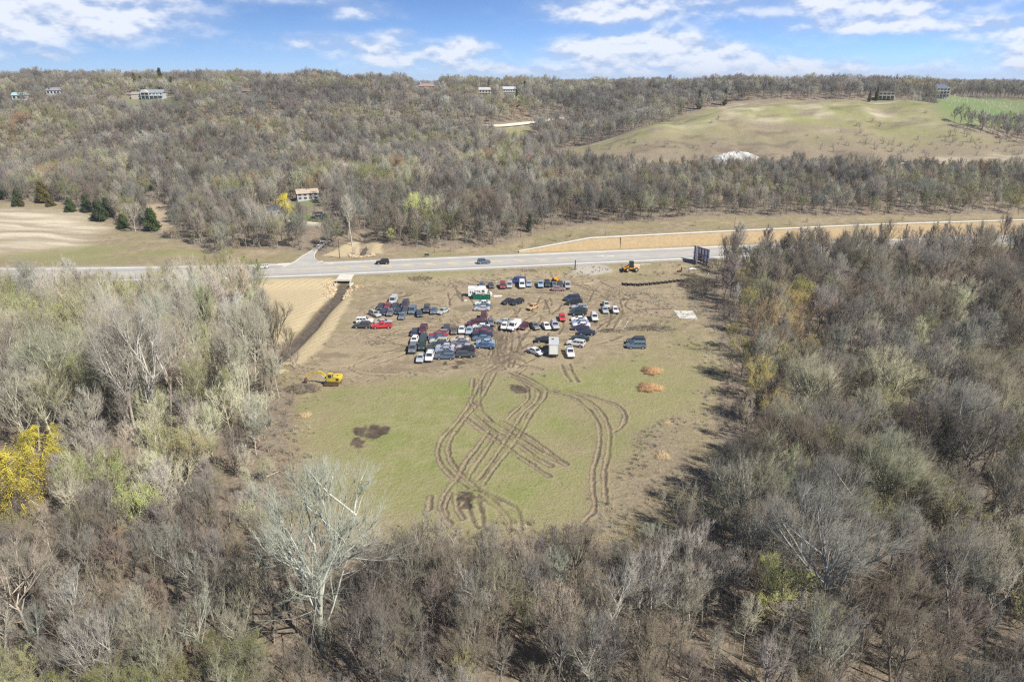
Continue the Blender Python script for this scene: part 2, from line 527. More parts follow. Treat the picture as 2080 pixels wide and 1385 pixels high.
MAT_L = poly((520, 567), (672, 564), (692, 584), (668, 606), (640, 634), (614, 664), (586, 694), (560, 700), (545, 640))
MAT_R = poly((708, 592), (716, 606), (690, 650), (655, 705), (610, 742), (565, 765), (560, 740), (600, 712), (636, 672), (672, 628))
MAT_UP1 = poly((655, 520), (700, 497), (728, 494), (731, 514), (700, 522))
MAT_UP2 = poly((745, 496), (775, 497), (778, 516), (748, 515))
PALE_FIELD = poly((-300, 425), (20, 420), (150, 432), (200, 470), (150, 500), (0, 516), (-300, 530))
LEFT_FIELD = poly((-500, 415), (0, 412), (110, 413), (200, 440), (330, 482), (420, 508), (450, 530), (470, 548), (-500, 566))
GREEN_STRIP = poly((0, 512), (170, 492), (400, 505), (380, 535), (0, 545))
SAND_PATH = [at(u, v)[:2] for u, v in ((312, 418), (322, 440), (350, 472))]
HILL = poly((1105, 332), (1150, 303), (1280, 268), (1400, 232), (1500, 210), (1640, 207), (1760, 205), (1835, 207), (1900, 240), (1960, 268), (2080, 300), (2300, 330), (2300, 360), (1850, 352), (1700, 345), (1500, 345), (1300, 352), (1180, 352))
QUARRY_FLOOR = poly((1230, 335), (1300, 322), (1400, 322), (1560, 318), (1700, 330), (1900, 320), (2080, 305), (2080, 340), (1800, 352), (1400, 352))
VINEYARD = poly((1893, 203), (1960, 197), (2100, 206), (2400, 215), (2400, 268), (2080, 264), (1985, 262), (1900, 240))
LAWN = poly((596, 436), (655, 432), (662, 446), (600, 450))
DRIVE = poly((588, 446), (640, 450), (655, 462), (610, 460))
MID_SLOPE = poly((980, 263), (1080, 256), (1093, 300), (1060, 312), (1010, 290))
VERGE = poly((1000, 505), (1110, 470), (1250, 455), (1400, 445), (1700, 440), (2300, 430), (2300, 470), (1400, 480), (1200, 486), (1090, 508), (700, 530), (780, 505))
LEFT_VERGE = poly((540, 538), (450, 530), (470, 510), (540, 508), (640, 512), (610, 528))
HILL_PATH = [at(u, v)[:2] for u, v in ((860, 262), (930, 261), (1000, 258), (1060, 254), (1110, 248), (1170, 241))]
SIDE_ROAD = [gp(u, v, 1.5) for u, v in ((613, 545), (622, 530), (627, 518), (640, 507), (652, 497), (662, 488))]
SIDE_ROAD += [at(u, v)[:2] for u, v in ((668, 476), (650, 458), (625, 455), (600, 450))]
ENTRY = poly((1170, 538), (1215, 534), (1240, 550), (1215, 560), (1165, 558))
PAD = at(1392, 636)
HOUSE_PLOTS = [(300, 205, 26), (500, 192, 14), (866, 182, 22), (985, 195, 15), (1033, 193, 15), (1805, 208, 20), (1912, 205, 22), (622, 412, 10), (560, 440, 11), (705, 352, 11), (35, 206, 12), (110, 196, 12), (645, 446, 5)]
PLOTS = [at(u, v)[:2] + (r,) for u, v, r in HOUSE_PLOTS]

# tyre ruts, traced one by one (photo px)
def tr(*p):
    return [gp(580 + a / 2.537, 700 + b / 2.537) for a, b in p]


RUTS = [
    tr((1085, 130), (1000, 290), (930, 370), (860, 460), (830, 530), (850, 600), (900, 660), (1000, 750), (1100, 830), (1150, 890), (1158, 965)),
    tr((1040, 130), (1000, 190), (945, 310), (880, 400), (800, 480), (778, 550), (800, 620), (880, 700), (940, 745)),
    tr((965, 170), (950, 290), (990, 330), (1060, 395), (1200, 480), (1330, 560), (1470, 625)),
    tr((1005, 180), (995, 300), (1010, 340), (1060, 400)),
    tr((960, 350), (1050, 430), (1180, 500), (1290, 580), (1380, 630)), tr((920, 370), (1010, 440), (1130, 520), (1230, 590), (1380, 690)),
    tr((1110, 390), (1250, 470), (1400, 580), (1450, 620)),
    tr((1150, 150), (1240, 200), (1310, 240), (1290, 290), (1220, 350), (1170, 430), (1100, 540), (1030, 640), (980, 700)),
    tr((1180, 140), (1300, 200), (1345, 230), (1330, 280), (1270, 340), (1220, 440), (1150, 540), (1060, 650), (1010, 730)),
    tr((1210, 190), (1250, 230), (1250, 280), (1200, 320), (1130, 390)),
    tr((1060, 420), (1000, 510), (930, 590), (890, 680), (820, 760), (790, 830), (820, 890), (850, 930)), tr((1085, 460), (1020, 560), (960, 640), (940, 690)),
    tr((1130, 140), (1250, 190), (1350, 240), (1480, 270), (1560, 330), (1610, 400), (1620, 480), (1605, 570), (1580, 640), (1580, 740), (1600, 840), (1520, 920)),
    tr((1360, 230), (1500, 260), (1600, 310), (1650, 380), (1670, 440), (1665, 550), (1640, 640), (1640, 740), (1650, 830)),
    tr((1430, 230), (1600, 275), (1720, 310), (1755, 370), (1730, 420), (1680, 450)),
    tr((930, 780), (950, 850), (970, 920), (1000, 940)), tr((990, 790), (1015, 860), (1020, 940)), tr((1000, 740), (1100, 790), (1190, 830), (1215, 900), (1222, 955)),
    tr((980, 770), (1080, 830), (1120, 870)), tr((880, 770), (880, 840), (920, 900)), tr((850, 760), (820, 830), (835, 890)), tr((745, 780), (735, 850)),
    tr((1420, 95), (1440, 150), (1475, 195)), tr((1462, 95), (1480, 150), (1512, 195)),
    tr((600, 140), (420, 135), (350, 115), (345, 100), (400, 80), (480, 50)), tr((600, 157), (400, 152), (330, 127), (320, 110)),
    tr((1130, 120), (1060, 95), (960, 90), (820, 110), (640, 130)), tr((1120, 135), (1000, 110), (860, 120), (700, 140)),
    tr((1130, 130), (1080, 80), (1000, 70)), tr((1140, 120), (1150, 40), (1170, -60)), tr((1110, 120), (1120, 40), (1135, -70)), tr((1160, 120), (1190, 40), (1200, -60)),
    tr((1100, 110), (1085, 30), (1100, -70)), tr((1190, 150), (1250, 110), (1330, 130)), tr((1150, 100), (1220, 40), (1300, -30), (1420, -60)),
]


def arcs(u, v, n, spread, length, ang, seed):
    r = random.Random(seed); out = []
    x0, y0 = gp(u, v)
    for i in range(n):
        a = R(ang) + r.gauss(0, 0.18); L = length * r.uniform(0.6, 1.2); k = r.uniform(-0.05, 0.05)
        x, y = x0 + r.gauss(0, spread), y0 + r.gauss(0, spread)
        p = []
        for j in range(8):
            p.append((x, y)); x += math.cos(a) * L / 7; y += math.sin(a) * L / 7; a += k * L / 7
        out.append(p)
    return out


LOT_RUTS = (arcs(935, 612, 6, 3.0, 12, 95, 1) + arcs(885, 655, 7, 4, 16, 5, 2) + arcs(1065, 592, 6, 3, 10, -10, 3) + arcs(1020, 692, 9, 3.2, 16, 95, 4) + arcs(845, 605, 5, 3, 8, 40, 5)
            + arcs(1250, 602, 12, 4, 12, 120, 6) + arcs(1105, 632, 8, 4, 10, 80, 7) + arcs(1150, 590, 6, 5, 18, 10, 8) + arcs(1240, 665, 6, 3, 16, 65, 9) + arcs(790, 725, 6, 4, 14, 60, 10)
            + arcs(1225, 690, 6, 3, 8, 30, 11) + arcs(1000, 600, 6, 4, 14, 160, 12) + arcs(1310, 600, 5, 5, 16, 175, 13) + arcs(980, 735, 8, 4, 12, 40, 14) + arcs(1060, 640, 6, 5, 14, 20, 15)
            + arcs(1300, 556, 5, 3, 16, 170, 16) + arcs(900, 720, 5, 4, 18, 175, 17) + arcs(1120, 680, 6, 5, 10, 150, 18)
            + arcs(1030, 705, 12, 3.5, 18, 88, 19) + arcs(1020, 740, 12, 4.5, 14, 60, 20) + arcs(1010, 735, 10, 4, 14, 130, 21) + arcs(960, 650, 8, 5, 14, 15, 22) + arcs(1190, 610, 8, 5, 14, 150, 23) + arcs(1090, 650, 8, 4, 10, 70, 24) + arcs(870, 640, 8, 5, 12, 170, 25) + arcs(1250, 620, 8, 4, 14, 95, 26) + arcs(780, 680, 6, 6, 14, 20, 27))
WET = [(gp(720, 898), 2.6), (gp(741, 885), 1.5), (gp(726, 878), 1.8), (gp(765, 882), 2.4), (gp(778, 876), 1.6), (gp(947, 1000), 2.8), (gp(960, 1010), 1.7), (gp(952, 1022), 1.2),
       (gp(1052, 789), 1.8), (gp(935, 735), 2.0), (gp(902, 738), 1.5), (gp(925, 745), 1.3)]


def ruts_at(X, Y):
    """groove depth, pale dirt and dark wet soil with painted shadow edges along the ruts"""
    near, side = np.zeros_like(X), np.zeros_like(X)
    mud_shade = np.zeros_like(X)
    fl = fbm(X / 3.0, Y / 3.0, 40)
    for k, line in enumerate(RUTS + LOT_RUTS):
        a = np.array(line)
        if k < len(RUTS):      # smooth the hand-traced line
            t = np.linspace(0, len(a) - 1, len(a) * 8)
            i = np.arange(len(a))
            a = np.stack([np.interp(t, i, a[:, 0]), np.interp(t, i, a[:, 1])], -1)
            kk = np.hanning(11); kk /= kk.sum()
            a = np.stack([np.convolve(np.pad(a[:, j], 5, mode='edge'), kk, mode='valid') for j in (0, 1)], -1)
            a = a[::2]
        lo, hi = a.min(0) - 2, a.max(0) + 2
        sel = np.where((X > lo[0]) & (X < hi[0]) & (Y > lo[1]) & (Y < hi[1]))
        if not len(sel[0]):
            continue
        wide = 0.65 + 0.9 * fbm(X[sel] / 2.2, Y[sel] / 2.2, 70 + k, 2)
        d = (dist_line(X[sel], Y[sel], a) + 0.42 * (fbm(X[sel] / 0.7, Y[sel] / 0.7, 50 + k) - 0.5)) / wide
        wgt = np.clip(-0.55 + 2.6 * fl[sel], 0.08, 1)
        core = (1 - sstep(0.16, 0.34, d))
        ring = np.exp(-((d - 0.42) / 0.17) ** 2)  # shadow line along each rut's edge, painted into the soil tone
        side_ = np.exp(-((d - 0.62) / 0.16) ** 2)
        near[sel] = np.maximum(near[sel], core)
        side[sel] = np.maximum(side[sel], np.maximum(core, side_ * 0.55) * wgt)
        dark = k >= len(RUTS) or k in (15, 16, 17, 18, 22, 23, 24, 25)
        mud_shade[sel] = np.maximum(mud_shade[sel], (core * 0.8 if dark else np.maximum(ring * 0.85, core * 0.5 * fl[sel])) * np.clip(0.25 + wgt, 0, 1))
    return near, side, mud_shade


def covers(X, Y):
    """how much of each kind of ground lies at every point"""
    s = road_s(X, Y)
    nearside = s < -3
    n = fbm(X / 14, Y / 14, 21); nf = fbm(X / 4, Y / 4, 22)
    op = area(X, Y, OPEN, 1.5, 3.0, 31)
    a = np.zeros(X.shape + (4,), np.float32); b = np.zeros(X.shape + (4,), np.float32)
    g = area(X, Y, GREEN, 6.0, 9.0, 32) * (1 - 0.4 * sstep(18, 42, X)) * np.clip(0.28 + 1.5 * (n - 0.25) + 0.8 * (nf - 0.5), 0, 1)
    g = np.maximum(g, area(X, Y, GREEN2, 5, 5, 33) * np.clip(0.35 + n * 0.7 + 0.6 * (nf - 0.5), 0, 1))
    g *= 1 - 0.75 * area(X, Y, BRUSHY, 4, 4, 34)
    lot = np.clip(area(X, Y, LOT, 5.0, 9, 35) * (0.55 + 0.9 * nf), 0, 1)
    g *= 1 - 0.8 * lot
    verge = np.exp(-((s + 5) / 3.0) ** 2) * 0.6
    g = np.maximum(g, verge * sstep(0.35, 0.6, n))
    lit = np.where(nearside, (1 - op) * sstep(-9, -14, s), 0)
    lit = np.maximum(lit, area(X, Y, BRUSHY, 4, 4, 34) * 0.6)
    far = sstep(2 * ROAD_HALF + 6, 2 * ROAD_HALF + 16, s)
    openf = np.zeros_like(X)
    for pg, so in ((LEFT_FIELD, 3), (HILL, 6), (VINEYARD, 6), (MID_SLOPE, 5), (VERGE, 3), (LEFT_VERGE, 2), (LAWN, 2), (DRIVE, 1.5)):
        openf = np.maximum(openf, area(X, Y, pg, so, so, 36))
    lit = np.where(s > 0, far * (1 - openf), lit)
    trackm = lot * np.clip(0.42 + 0.9 * (nf - 0.4), 0, 0.8)
    mud_shade = np.zeros_like(X)
    for (wx, wy), wr in WET:
        d = np.hypot(X - wx, (Y - wy) * 0.8) / wr + (nf - 0.5) * 1.6 + (fbm(X / 1.2, Y / 1.2, 23) - 0.5) * 1.6
        mud_shade = np.maximum(mud_shade, 1 - sstep(0.55, 1.0, d))
    ang = 6.5 * fbm(X / 38, Y / 38, 51, 2)
    su, sv = X * np.cos(ang) + Y * np.sin(ang), -X * np.sin(ang) + Y * np.cos(ang)
    streak = fbm(su / 7.0, sv / 0.75, 52, 3)
    patch = sstep(0.40, 0.62, fbm(X / 12, Y / 9, 44))
    mud_shade = np.maximum(mud_shade, lot * sstep(0.50, 0.70, streak) * (0.22 + 0.68 * patch))
    mud_shade = np.maximum(mud_shade, lot * sstep(0.56, 0.74, fbm(X / 4.5, Y / 4.5, 56)) * 0.45)
    trackm = np.maximum(trackm, lot * sstep(0.55, 0.32, streak) * 0.75)
    m = np.maximum(area(X, Y, MAT_L, 0.8, 0.8, 37), area(X, Y, MAT_R, 0.8, 0.8, 38))
    m = np.maximum(m, np.maximum(area(X, Y, MAT_UP1, 0.8, 1.0, 37), area(X, Y, MAT_UP2, 0.8, 1.0, 37)))
    bed = np.maximum(1 - sstep(1.4, 2.6, dist_line(X, Y, CREEK)), 0)
    m = m * (1 - bed)
    mud_shade = np.maximum(mud_shade, bed * 0.9)
    pale = area(X, Y, PALE_FIELD, 6, 8, 39) * np.clip(0.4 + 1.0 * fbm(X / 25, Y / 8, 45), 0, 1)
    g = np.maximum(g, area(X, Y, GREEN_STRIP, 6, 6, 40) * 0.75 * sstep(0.35, 0.6, fbm(X / 18, Y / 7, 46)))
    g = np.maximum(g, area(X, Y, HILL, 10, 10, 41) * np.clip(0.42 + 1.6 * (fbm(X / 40, Y / 25, 47) - 0.35), 0, 0.9) * sstep(430, 480, Y))
    g = np.maximum(g, area(X, Y, MID_SLOPE, 5, 5, 41) * 0.75)
    pale = np.maximum(pale, area(X, Y, QUARRY_FLOOR, 8, 8, 42) * sstep(0.45, 0.65, fbm(X / 30, Y / 12, 48)) * 0.75)
    pale = np.maximum(pale, area(X, Y, HILL, 10, 10, 41) * sstep(0.48, 0.68, fbm(X / 22, Y / 12, 49)) * 0.55 * sstep(470, 520, Y))
    hillm = area(X, Y, HILL, 8, 8, 41)
    lit = np.maximum(lit, hillm * sstep(0.52, 0.70, fbm(X / 45, (Y + 0.25 * X) / 9, 53)) * 0.85)
    lit = np.maximum(lit, hillm * (1 - sstep(455, 500, Y + 30 * (fbm(X / 30, Y / 30, 55) - 0.5))) * 0.65)
    mud_shade = np.maximum(mud_shade, hillm * sstep(0.60, 0.74, fbm(X / 30, (Y - 0.2 * X) / 5, 54)) * 0.5)
    grav = np.maximum(area(X, Y, ENTRY, 1.0, 1.5, 43), area(X, Y, DRIVE, 1.0, 1.0, 43))
    grav = np.maximum(grav, 1 - sstep(1.8, 2.8, dist_line(X, Y, HILL_PATH)))
    shoulder = (1 - sstep(0, 1.0, np.abs(s - ROAD_HALF) - ROAD_HALF - 2.2)) * 0.75
    grav = np.maximum(grav, shoulder)
    trackm = np.maximum(trackm, 1 - sstep(2.5, 5.0, dist_line(X, Y, SAND_PATH)))
    viv = np.maximum(area(X, Y, VINEYARD, 12, 14, 44) * np.clip(0.35 + 0.9 * fbm(X / 20, Y / 10, 57), 0, 1), area(X, Y, LAWN, 2, 2, 44) * 0.9)
    for hx, hy, hr in PLOTS:
        viv = np.maximum(viv, (1 - sstep(hr * 0.6, hr * 1.2, np.hypot(X - hx, Y - hy))) * 0.45)
    lit = lit * (1 - m)
    a[..., 0], a[..., 1], a[..., 2], a[..., 3] = g, mud_shade, trackm, lit
    b[..., 0], b[..., 1], b[..., 2], b[..., 3] = m, pale, grav, viv
    return a, b


def set_cover(me, X, Y, extra=None):
    a, b = covers(X, Y)
    if extra is not None:
        near, side, mud_shade = extra
        a[..., 2] = np.maximum(a[..., 2], side)
        a[..., 1] = np.maximum(a[..., 1], mud_shade)
    for nme, arr in (('cover_a', a), ('cover_b', b)):
        at_ = me.color_attributes.new(nme, 'FLOAT_COLOR', 'POINT')
        at_.data.foreach_set('color', arr.reshape(-1).astype(np.float32))


def spaced(*segs):
    """breakpoints (start, end, step at start, step at end)"""
    out = []
    for a, b_, s0, s1 in segs:
        n = max(2, int(round(abs(b_ - a) / (0.5 * (s0 + s1)))))
        t = np.linspace(0, 1, n, endpoint=False)
        k = s1 / s0
        f = t if abs(k - 1) < 1e-3 else (k ** t - 1) / (k - 1)
        out.append(a + (b_ - a) * f)
    out.append(np.array([segs[-1][1]]))
    return np.concatenate(out)


FX0, FX1, FY0, FY1 = -58.0, 62.0, 76.0, 222.0


def field_z(X, Y):
    z = zfun(X, Y) + 0.03
    z = z + 0.10 * (fbm(X / 1.3, Y / 1.3, 61) - 0.5) + 0.06 * (vnoise(X / 0.35, Y / 0.35, 62) - 0.5)
    edge = np.minimum(np.minimum(X - FX0, FX1 - X), np.minimum(Y - FY0, FY1 - Y))
    near, side, mud_shade = ruts_at(X, Y)
    z = z + (-0.20 * near + 0.10 * (side - near).clip(0, 1)) * sstep(0, 3, edge)
    field_z.cache = (near, side, mud_shade)
    return z - 0.25 * (1 - sstep(0, 1.5, edge))


fx = spaced((FX0, FX1, 0.21, 0.21)); fy = spaced((FY0, FY1, 0.17, 0.36))
me, X, Y = grid_mesh('field_ground', fx, fy, field_z, M_GROUND)
set_cover(me, X, Y, field_z.cache)
FIELD = tag(obj('field_ground', me), 'open grass field and dirt lot crossed by muddy tyre ruts', kind='structure')


def ground_z(X, Y):
    z = zfun(X, Y)
    s = road_s(X, Y)
    rough = sstep(22, 40, s)
    z = z + rough * (2.2 * (fbm(X / 25, Y / 25, 71) - 0.5)) * (1 - 0.6 * sstep(300, 800, Y))
    hillm = sstep(60, 130, X) * (1 - sstep(400, 460, X)) * sstep(400, 440, Y) * (1 - sstep(600, 640, Y))
    z = z + hillm * (8.0 * (fbm(X / 30, Y / 70, 72) - 0.5) + 1.6 * (fbm(X / 9, Y / 14, 73) - 0.5))
    inside = np.minimum(np.minimum(X - FX0, FX1 - X), np.minimum(Y - FY0, FY1 - Y))
    z = z - 0.6 * sstep(1.2, 3.0, inside)
    z = z - 0.5 * sstep(0.6, 1.2, s) * (1 - sstep(2 * ROAD_HALF - 1.2, 2 * ROAD_HALF - 0.6, s))
    return z


half = spaced((58, 130, 1.2, 1.6), (130, 620, 1.6, 12), (620, 9000, 14, 900))
mid = spaced((-58, 58, 1.2, 1.2))
gx = np.concatenate([-half[::-1], mid[1:-1], half])
gy_ = spaced((-60, 50, 8, 2), (50, 205, 1.5, 1.5), (205, 300, 0.8, 0.9), (300, 720, 1.8, 6), (720, 12000, 8, 1200))
me, X, Y = grid_mesh('ground', gx, gy_, ground_z, M_GROUND)
set_cover(me, X, Y)
GROUND = tag(obj('ground', me), 'woodland floor, meadows and bluffs reaching to the horizon', kind='structure')
# ------------------------------------------------------------------ bare spring trees
class Tubes:
    """collects tapered branches; every branch is a closed or pointed tube"""
    def __init__(self):
        self.v, self.t, self.q, self.n = [], [], [], 0        # vertices, (triangles, material), (quads, material)

    def frame(self, d):
        a = np.array([0.0, 0.0, 1.0]) if abs(d[2]) < 0.9 else np.array([1.0, 0.0, 0.0])
        u = np.cross(d, a); u /= np.linalg.norm(u)
        return u, np.cross(d, u)

    def tube(self, pts, rads, sides, mat=0):
        pts = np.asarray(pts); k = len(pts)
        d = pts[-1] - pts[0]; d = d / (np.linalg.norm(d) + 1e-9)
        u, w = self.frame(d)
        ang = np.arange(sides) * 2 * math.pi / sides
        ring = np.cos(ang)[:, None] * u + np.sin(ang)[:, None] * w
        self.v.append(np.concatenate([(pts[:-1, None] + ring[None] * np.asarray(rads)[:-1, None, None]).reshape(-1, 3), pts[-1:]]))
        base = self.n; self.n += (k - 1) * sides + 1
        j = np.arange(sides); jn = (j + 1) % sides
        o = base + np.arange(k - 2)[:, None] * sides
        self.q.append((np.stack([o + j, o + jn, o + jn + sides, o + j + sides], -1).reshape(-1, 4), mat))
        o = base + (k - 2) * sides
        self.t.append((np.stack([o + j, o + jn, np.full(sides, self.n - 1)], -1), mat))

    def spikes(self, p, q, r, mat=0):
        """many pointed three-sided twigs at once: from p to q with base radius r"""
        p = np.asarray(p); q = np.asarray(q)
        if not len(p): return
        d = q - p; d = d / (np.linalg.norm(d, axis=1, keepdims=True) + 1e-9)
        a = np.where(np.abs(d[:, 2:3]) < 0.9, np.array([[0, 0, 1.0]]), np.array([[1.0, 0, 0]]))
        u = np.cross(d, a); u /= np.linalg.norm(u, axis=1, keepdims=True)
        w = np.cross(d, u)
        r = np.asarray(r).reshape(-1, 1) * np.ones((len(p), 1))
        self.v.append(np.stack([p + u * r, p + (-0.5 * u + 0.866 * w) * r, p + (-0.5 * u - 0.866 * w) * r, q], 1).reshape(-1, 3))
        b = (self.n + np.arange(len(p)) * 4)[:, None, None]
        self.t.append(((b + np.array([[0, 1, 3], [1, 2, 3], [2, 0, 3]])[None]).reshape(-1, 3), mat))
        self.n += 4 * len(p)

    def leaves(self, p, size, rg, mat=1):
        """small leaf-sized faces hung at points p"""
        n = len(p)
        if not n: return
        a = rg.normal(size=(n, 3)); a /= np.linalg.norm(a, axis=1, keepdims=True)
        b = np.cross(a, rg.normal(size=(n, 3))); b /= np.linalg.norm(b, axis=1, keepdims=True)
        s = size * rg.uniform(0.6, 1.4, (n, 1))
        self.v.append(np.stack([p, p + a * s + b * s * 0.45, p + a * s * 1.6, p + a * s - b * s * 0.45], 1).reshape(-1, 3))
        self.q.append((self.n + np.arange(n)[:, None] * 4 + np.arange(4)[None], mat)); self.n += 4 * n

    def mesh(self, name, mats):
        v = np.concatenate(self.v).astype(np.float32)
        tq = [(f, m, 3) for f, m in self.t if len(f)] + [(f, m, 4) for f, m in self.q if len(f)]
        loops = np.concatenate([f.ravel() for f, m, k in tq]).astype(np.int32)
        tot = np.concatenate([np.full(len(f), k) for f, m, k in tq]).astype(np.int32)
        mi = np.concatenate([np.full(len(f), m) for f, m, k in tq]).astype(np.int32)
        me = bpy.data.meshes.new(name)
        me.vertices.add(len(v)); me.vertices.foreach_set('co', v.ravel())
        me.loops.add(len(loops)); me.loops.foreach_set('vertex_index', loops)
        me.polygons.add(len(tot)); me.polygons.foreach_set('loop_start', np.r_[0, np.cumsum(tot)[:-1]].astype(np.int32)); me.polygons.foreach_set('loop_total', tot)
        for m in mats: me.materials.append(m)
        me.polygons.foreach_set('material_index', mi)
        me.update(calc_edges=True)
        return me


def norm(v):
    return v / (np.linalg.norm(v, axis=-1, keepdims=True) + 1e-9)


def grow(rg, p, d, L, k, bend, wob):
    """a branch as k points that bends upward by bend and wanders"""
    pts = [p]
    step = L / (k - 1)
    for i in range(k - 1):
        d = norm(d + np.array([0, 0, bend / (k - 1)]) + rg.normal(size=3) * wob)
        p = p + d * step
        pts.append(p)
    return np.array(pts)


def env_dist(p, d, c, a):
    """how far a branch may run from p along d before it leaves the crown's outline"""
    q = (p - c) / a; e = d / a
    ee = (e * e).sum(-1); qe = (q * e).sum(-1); qq = (q * q).sum(-1)
    disc = np.maximum(qe * qe - ee * (qq - 1), 0)
    return np.maximum((-qe + np.sqrt(disc)) / ee, 0.0)


def gen_tree(seed, H, spread, tf, n1, n2, n3, n4, r0, rt, up=(0.5, 1.1), bend=0.5, fork=0, buds=0.0, bsize=0.07, droop=0.0, stems=1, lean=0.05, wob=0.07, fine=0.75, upb=0.2, l3=0.75):
    rg = np.random.default_rng(seed)
    T, C = Tubes(), Tubes()
    tips = []
    c = np.array([rg.normal() * spread * 0.06, rg.normal() * spread * 0.06, H * (1 + tf * 0.8) / 2])
    ax = np.array([spread * rg.uniform(0.9, 1.1), spread * rg.uniform(0.9, 1.1), H * (1 - tf * 0.8) / 2 * 1.02])
    for st in range(stems):
        base = np.array([0.0, 0, -0.6]) if stems == 1 else np.array([rg.normal() * 0.5, rg.normal() * 0.5, -0.6])
        out = rg.normal(size=3) * lean; out[2] = 0
        if stems > 1:
            a = 2 * math.pi * st / stems + rg.uniform(0, 1); out = np.array([math.cos(a), math.sin(a), 0]) * rg.uniform(0.12, 0.32)
        hs = H * (1 if st == 0 else rg.uniform(0.8, 1.0))
        tk = grow(rg, base, norm(np.array([0, 0, 1.0]) + out), hs * (0.55 if fork else 0.92) + 0.6, 8, 0.0, wob * 0.6)
        rr0 = r0 * (1 if stems == 1 else 0.7)
        rads = rr0 * np.linspace(1.0, 0.25 if not fork else 0.55, 8); rads[0] *= 1.3
        T.tube(tk, rads, 6)
        mains = []
        if fork:
            for i in range(fork):
                a = 2 * math.pi * i / fork + rg.uniform(-0.4, 0.4)
                d = norm(np.array([math.cos(a), math.sin(a), rg.uniform(0.9, 2.2)]))
                start = tk[rg.integers(4, 7)]
                m = grow(rg, start, d, float(env_dist(start, d, c, ax)) * rg.uniform(0.85, 1.0), 7, 0.35, wob)
                T.tube(m, rr0 * np.linspace(0.5, 0.10, 7), 5)
                mains.append(m)
            mains.append(tk)
        else:
            mains.append(tk)
        for mi, mp in enumerate(mains):
            nn1 = max(3, int(round(n1 / len(mains))))
            t0 = 0.15 if fork and mi < fork else tf
            for i in range(nn1):
                t = min(t0 + (1 - t0) * (i + rg.uniform(0, 1)) / nn1, 0.985)
                x = t * (len(mp) - 1); j = int(x); j1 = min(j + 1, len(mp) - 1); p = mp[j] + (mp[j1] - mp[j]) * (x - j)
                a = i * 2.399 + rg.uniform(-0.5, 0.5) + mi
                e = rg.uniform(*up) * (0.75 + 0.5 * t)
                d = norm(np.array([math.cos(a) * math.cos(e), math.sin(a) * math.cos(e), math.sin(e)]) + (0.5 * norm(mp[j1] - mp[j]) if fork else 0))
                axl = ax * rg.uniform(0.66, 1.14)          # every limb reaches its own distance: a ragged outline
                L1 = float(np.clip(env_dist(p, d, c, axl) * rg.uniform(0.72, 1.0), 0.16 * spread, 1.5 * spread))
                b1 = grow(rg, p, d, L1, 5, bend, wob * 1.3)
                rb = min(rr0 * 0.48, 0.022 + L1 * 0.0195)
                T.tube(b1, rb * np.linspace(1, 0.3, 5), 4)
                for q in range(n2):
                    t2 = min(0.2 + 0.8 * (q + rg.uniform(0, 1)) / n2, 0.97)
                    x = t2 * 4; j = int(x); j1 = min(j + 1, 4); p2 = b1[j] + (b1[j1] - b1[j]) * (x - j)
                    dd = norm(norm(b1[j1] - b1[j]) + rg.normal(size=3) * 0.55 + 0.35 * norm(p2 - c) + np.array([0, 0, upb - droop]))
                    L2 = max(0.25, min(L1 * 0.6, float(env_dist(p2, dd, c, axl * 1.04))) * rg.uniform(0.65, 1.0))
                    b2 = grow(rg, p2, dd, L2, 4, bend * 0.6 - droop * 2, wob * 1.5)
                    C.tube(b2, max(rb * 0.42, rt * 1.5) * np.linspace(1, 0.3, 4), 3)
                    t3 = rg.uniform(0.08, 1.0, n3); x = t3 * 3; j = np.minimum(x.astype(int), 2)
                    p3 = b2[j] + (b2[j + 1] - b2[j]) * (x - j)[:, None]
                    d3 = norm(norm(b2[j + 1] - b2[j]) + rg.normal(size=(n3, 3)) * 0.5 + 0.35 * norm(p3 - c) + np.array([0, 0, upb - droop * 1.5]))
                    L3 = (np.clip(np.minimum(L2 * l3, env_dist(p3, d3, c, axl * 1.10)), 0.22, None) * rg.uniform(0.55, 1.1, n3))[:, None]
                    q3 = p3 + d3 * L3
                    C.spikes(p3, q3, rt * 1.2)
                    if n4:
                        t4 = rg.uniform(0.1, 0.95, (n3, n4, 1))
                        p4 = (p3[:, None] + (q3 - p3)[:, None] * t4).reshape(-1, 3)
                        d4 = norm(np.repeat(d3, n4, 0) + rg.normal(size=(n3 * n4, 3)) * 0.42 + np.array([0, 0, upb - droop * 2]))
                        L4 = np.clip(np.repeat(L3, n4, 0), 0.35, None) * rg.uniform(0.4, 0.95, (n3 * n4, 1))
                        q4 = p4 + d4 * L4
                        C.spikes(p4, q4, rt * fine)
                        tips.append(q4); tips.append((p4 + q4) * 0.5)
                    tips.append(q3)
    if buds:
        tp = np.concatenate(tips)
        n = int(len(tp) * buds)
        sel = tp[rg.integers(0, len(tp), n)] + rg.normal(size=(n, 3)) * 0.10
        C.leaves(sel, bsize, rg)
    return T, C


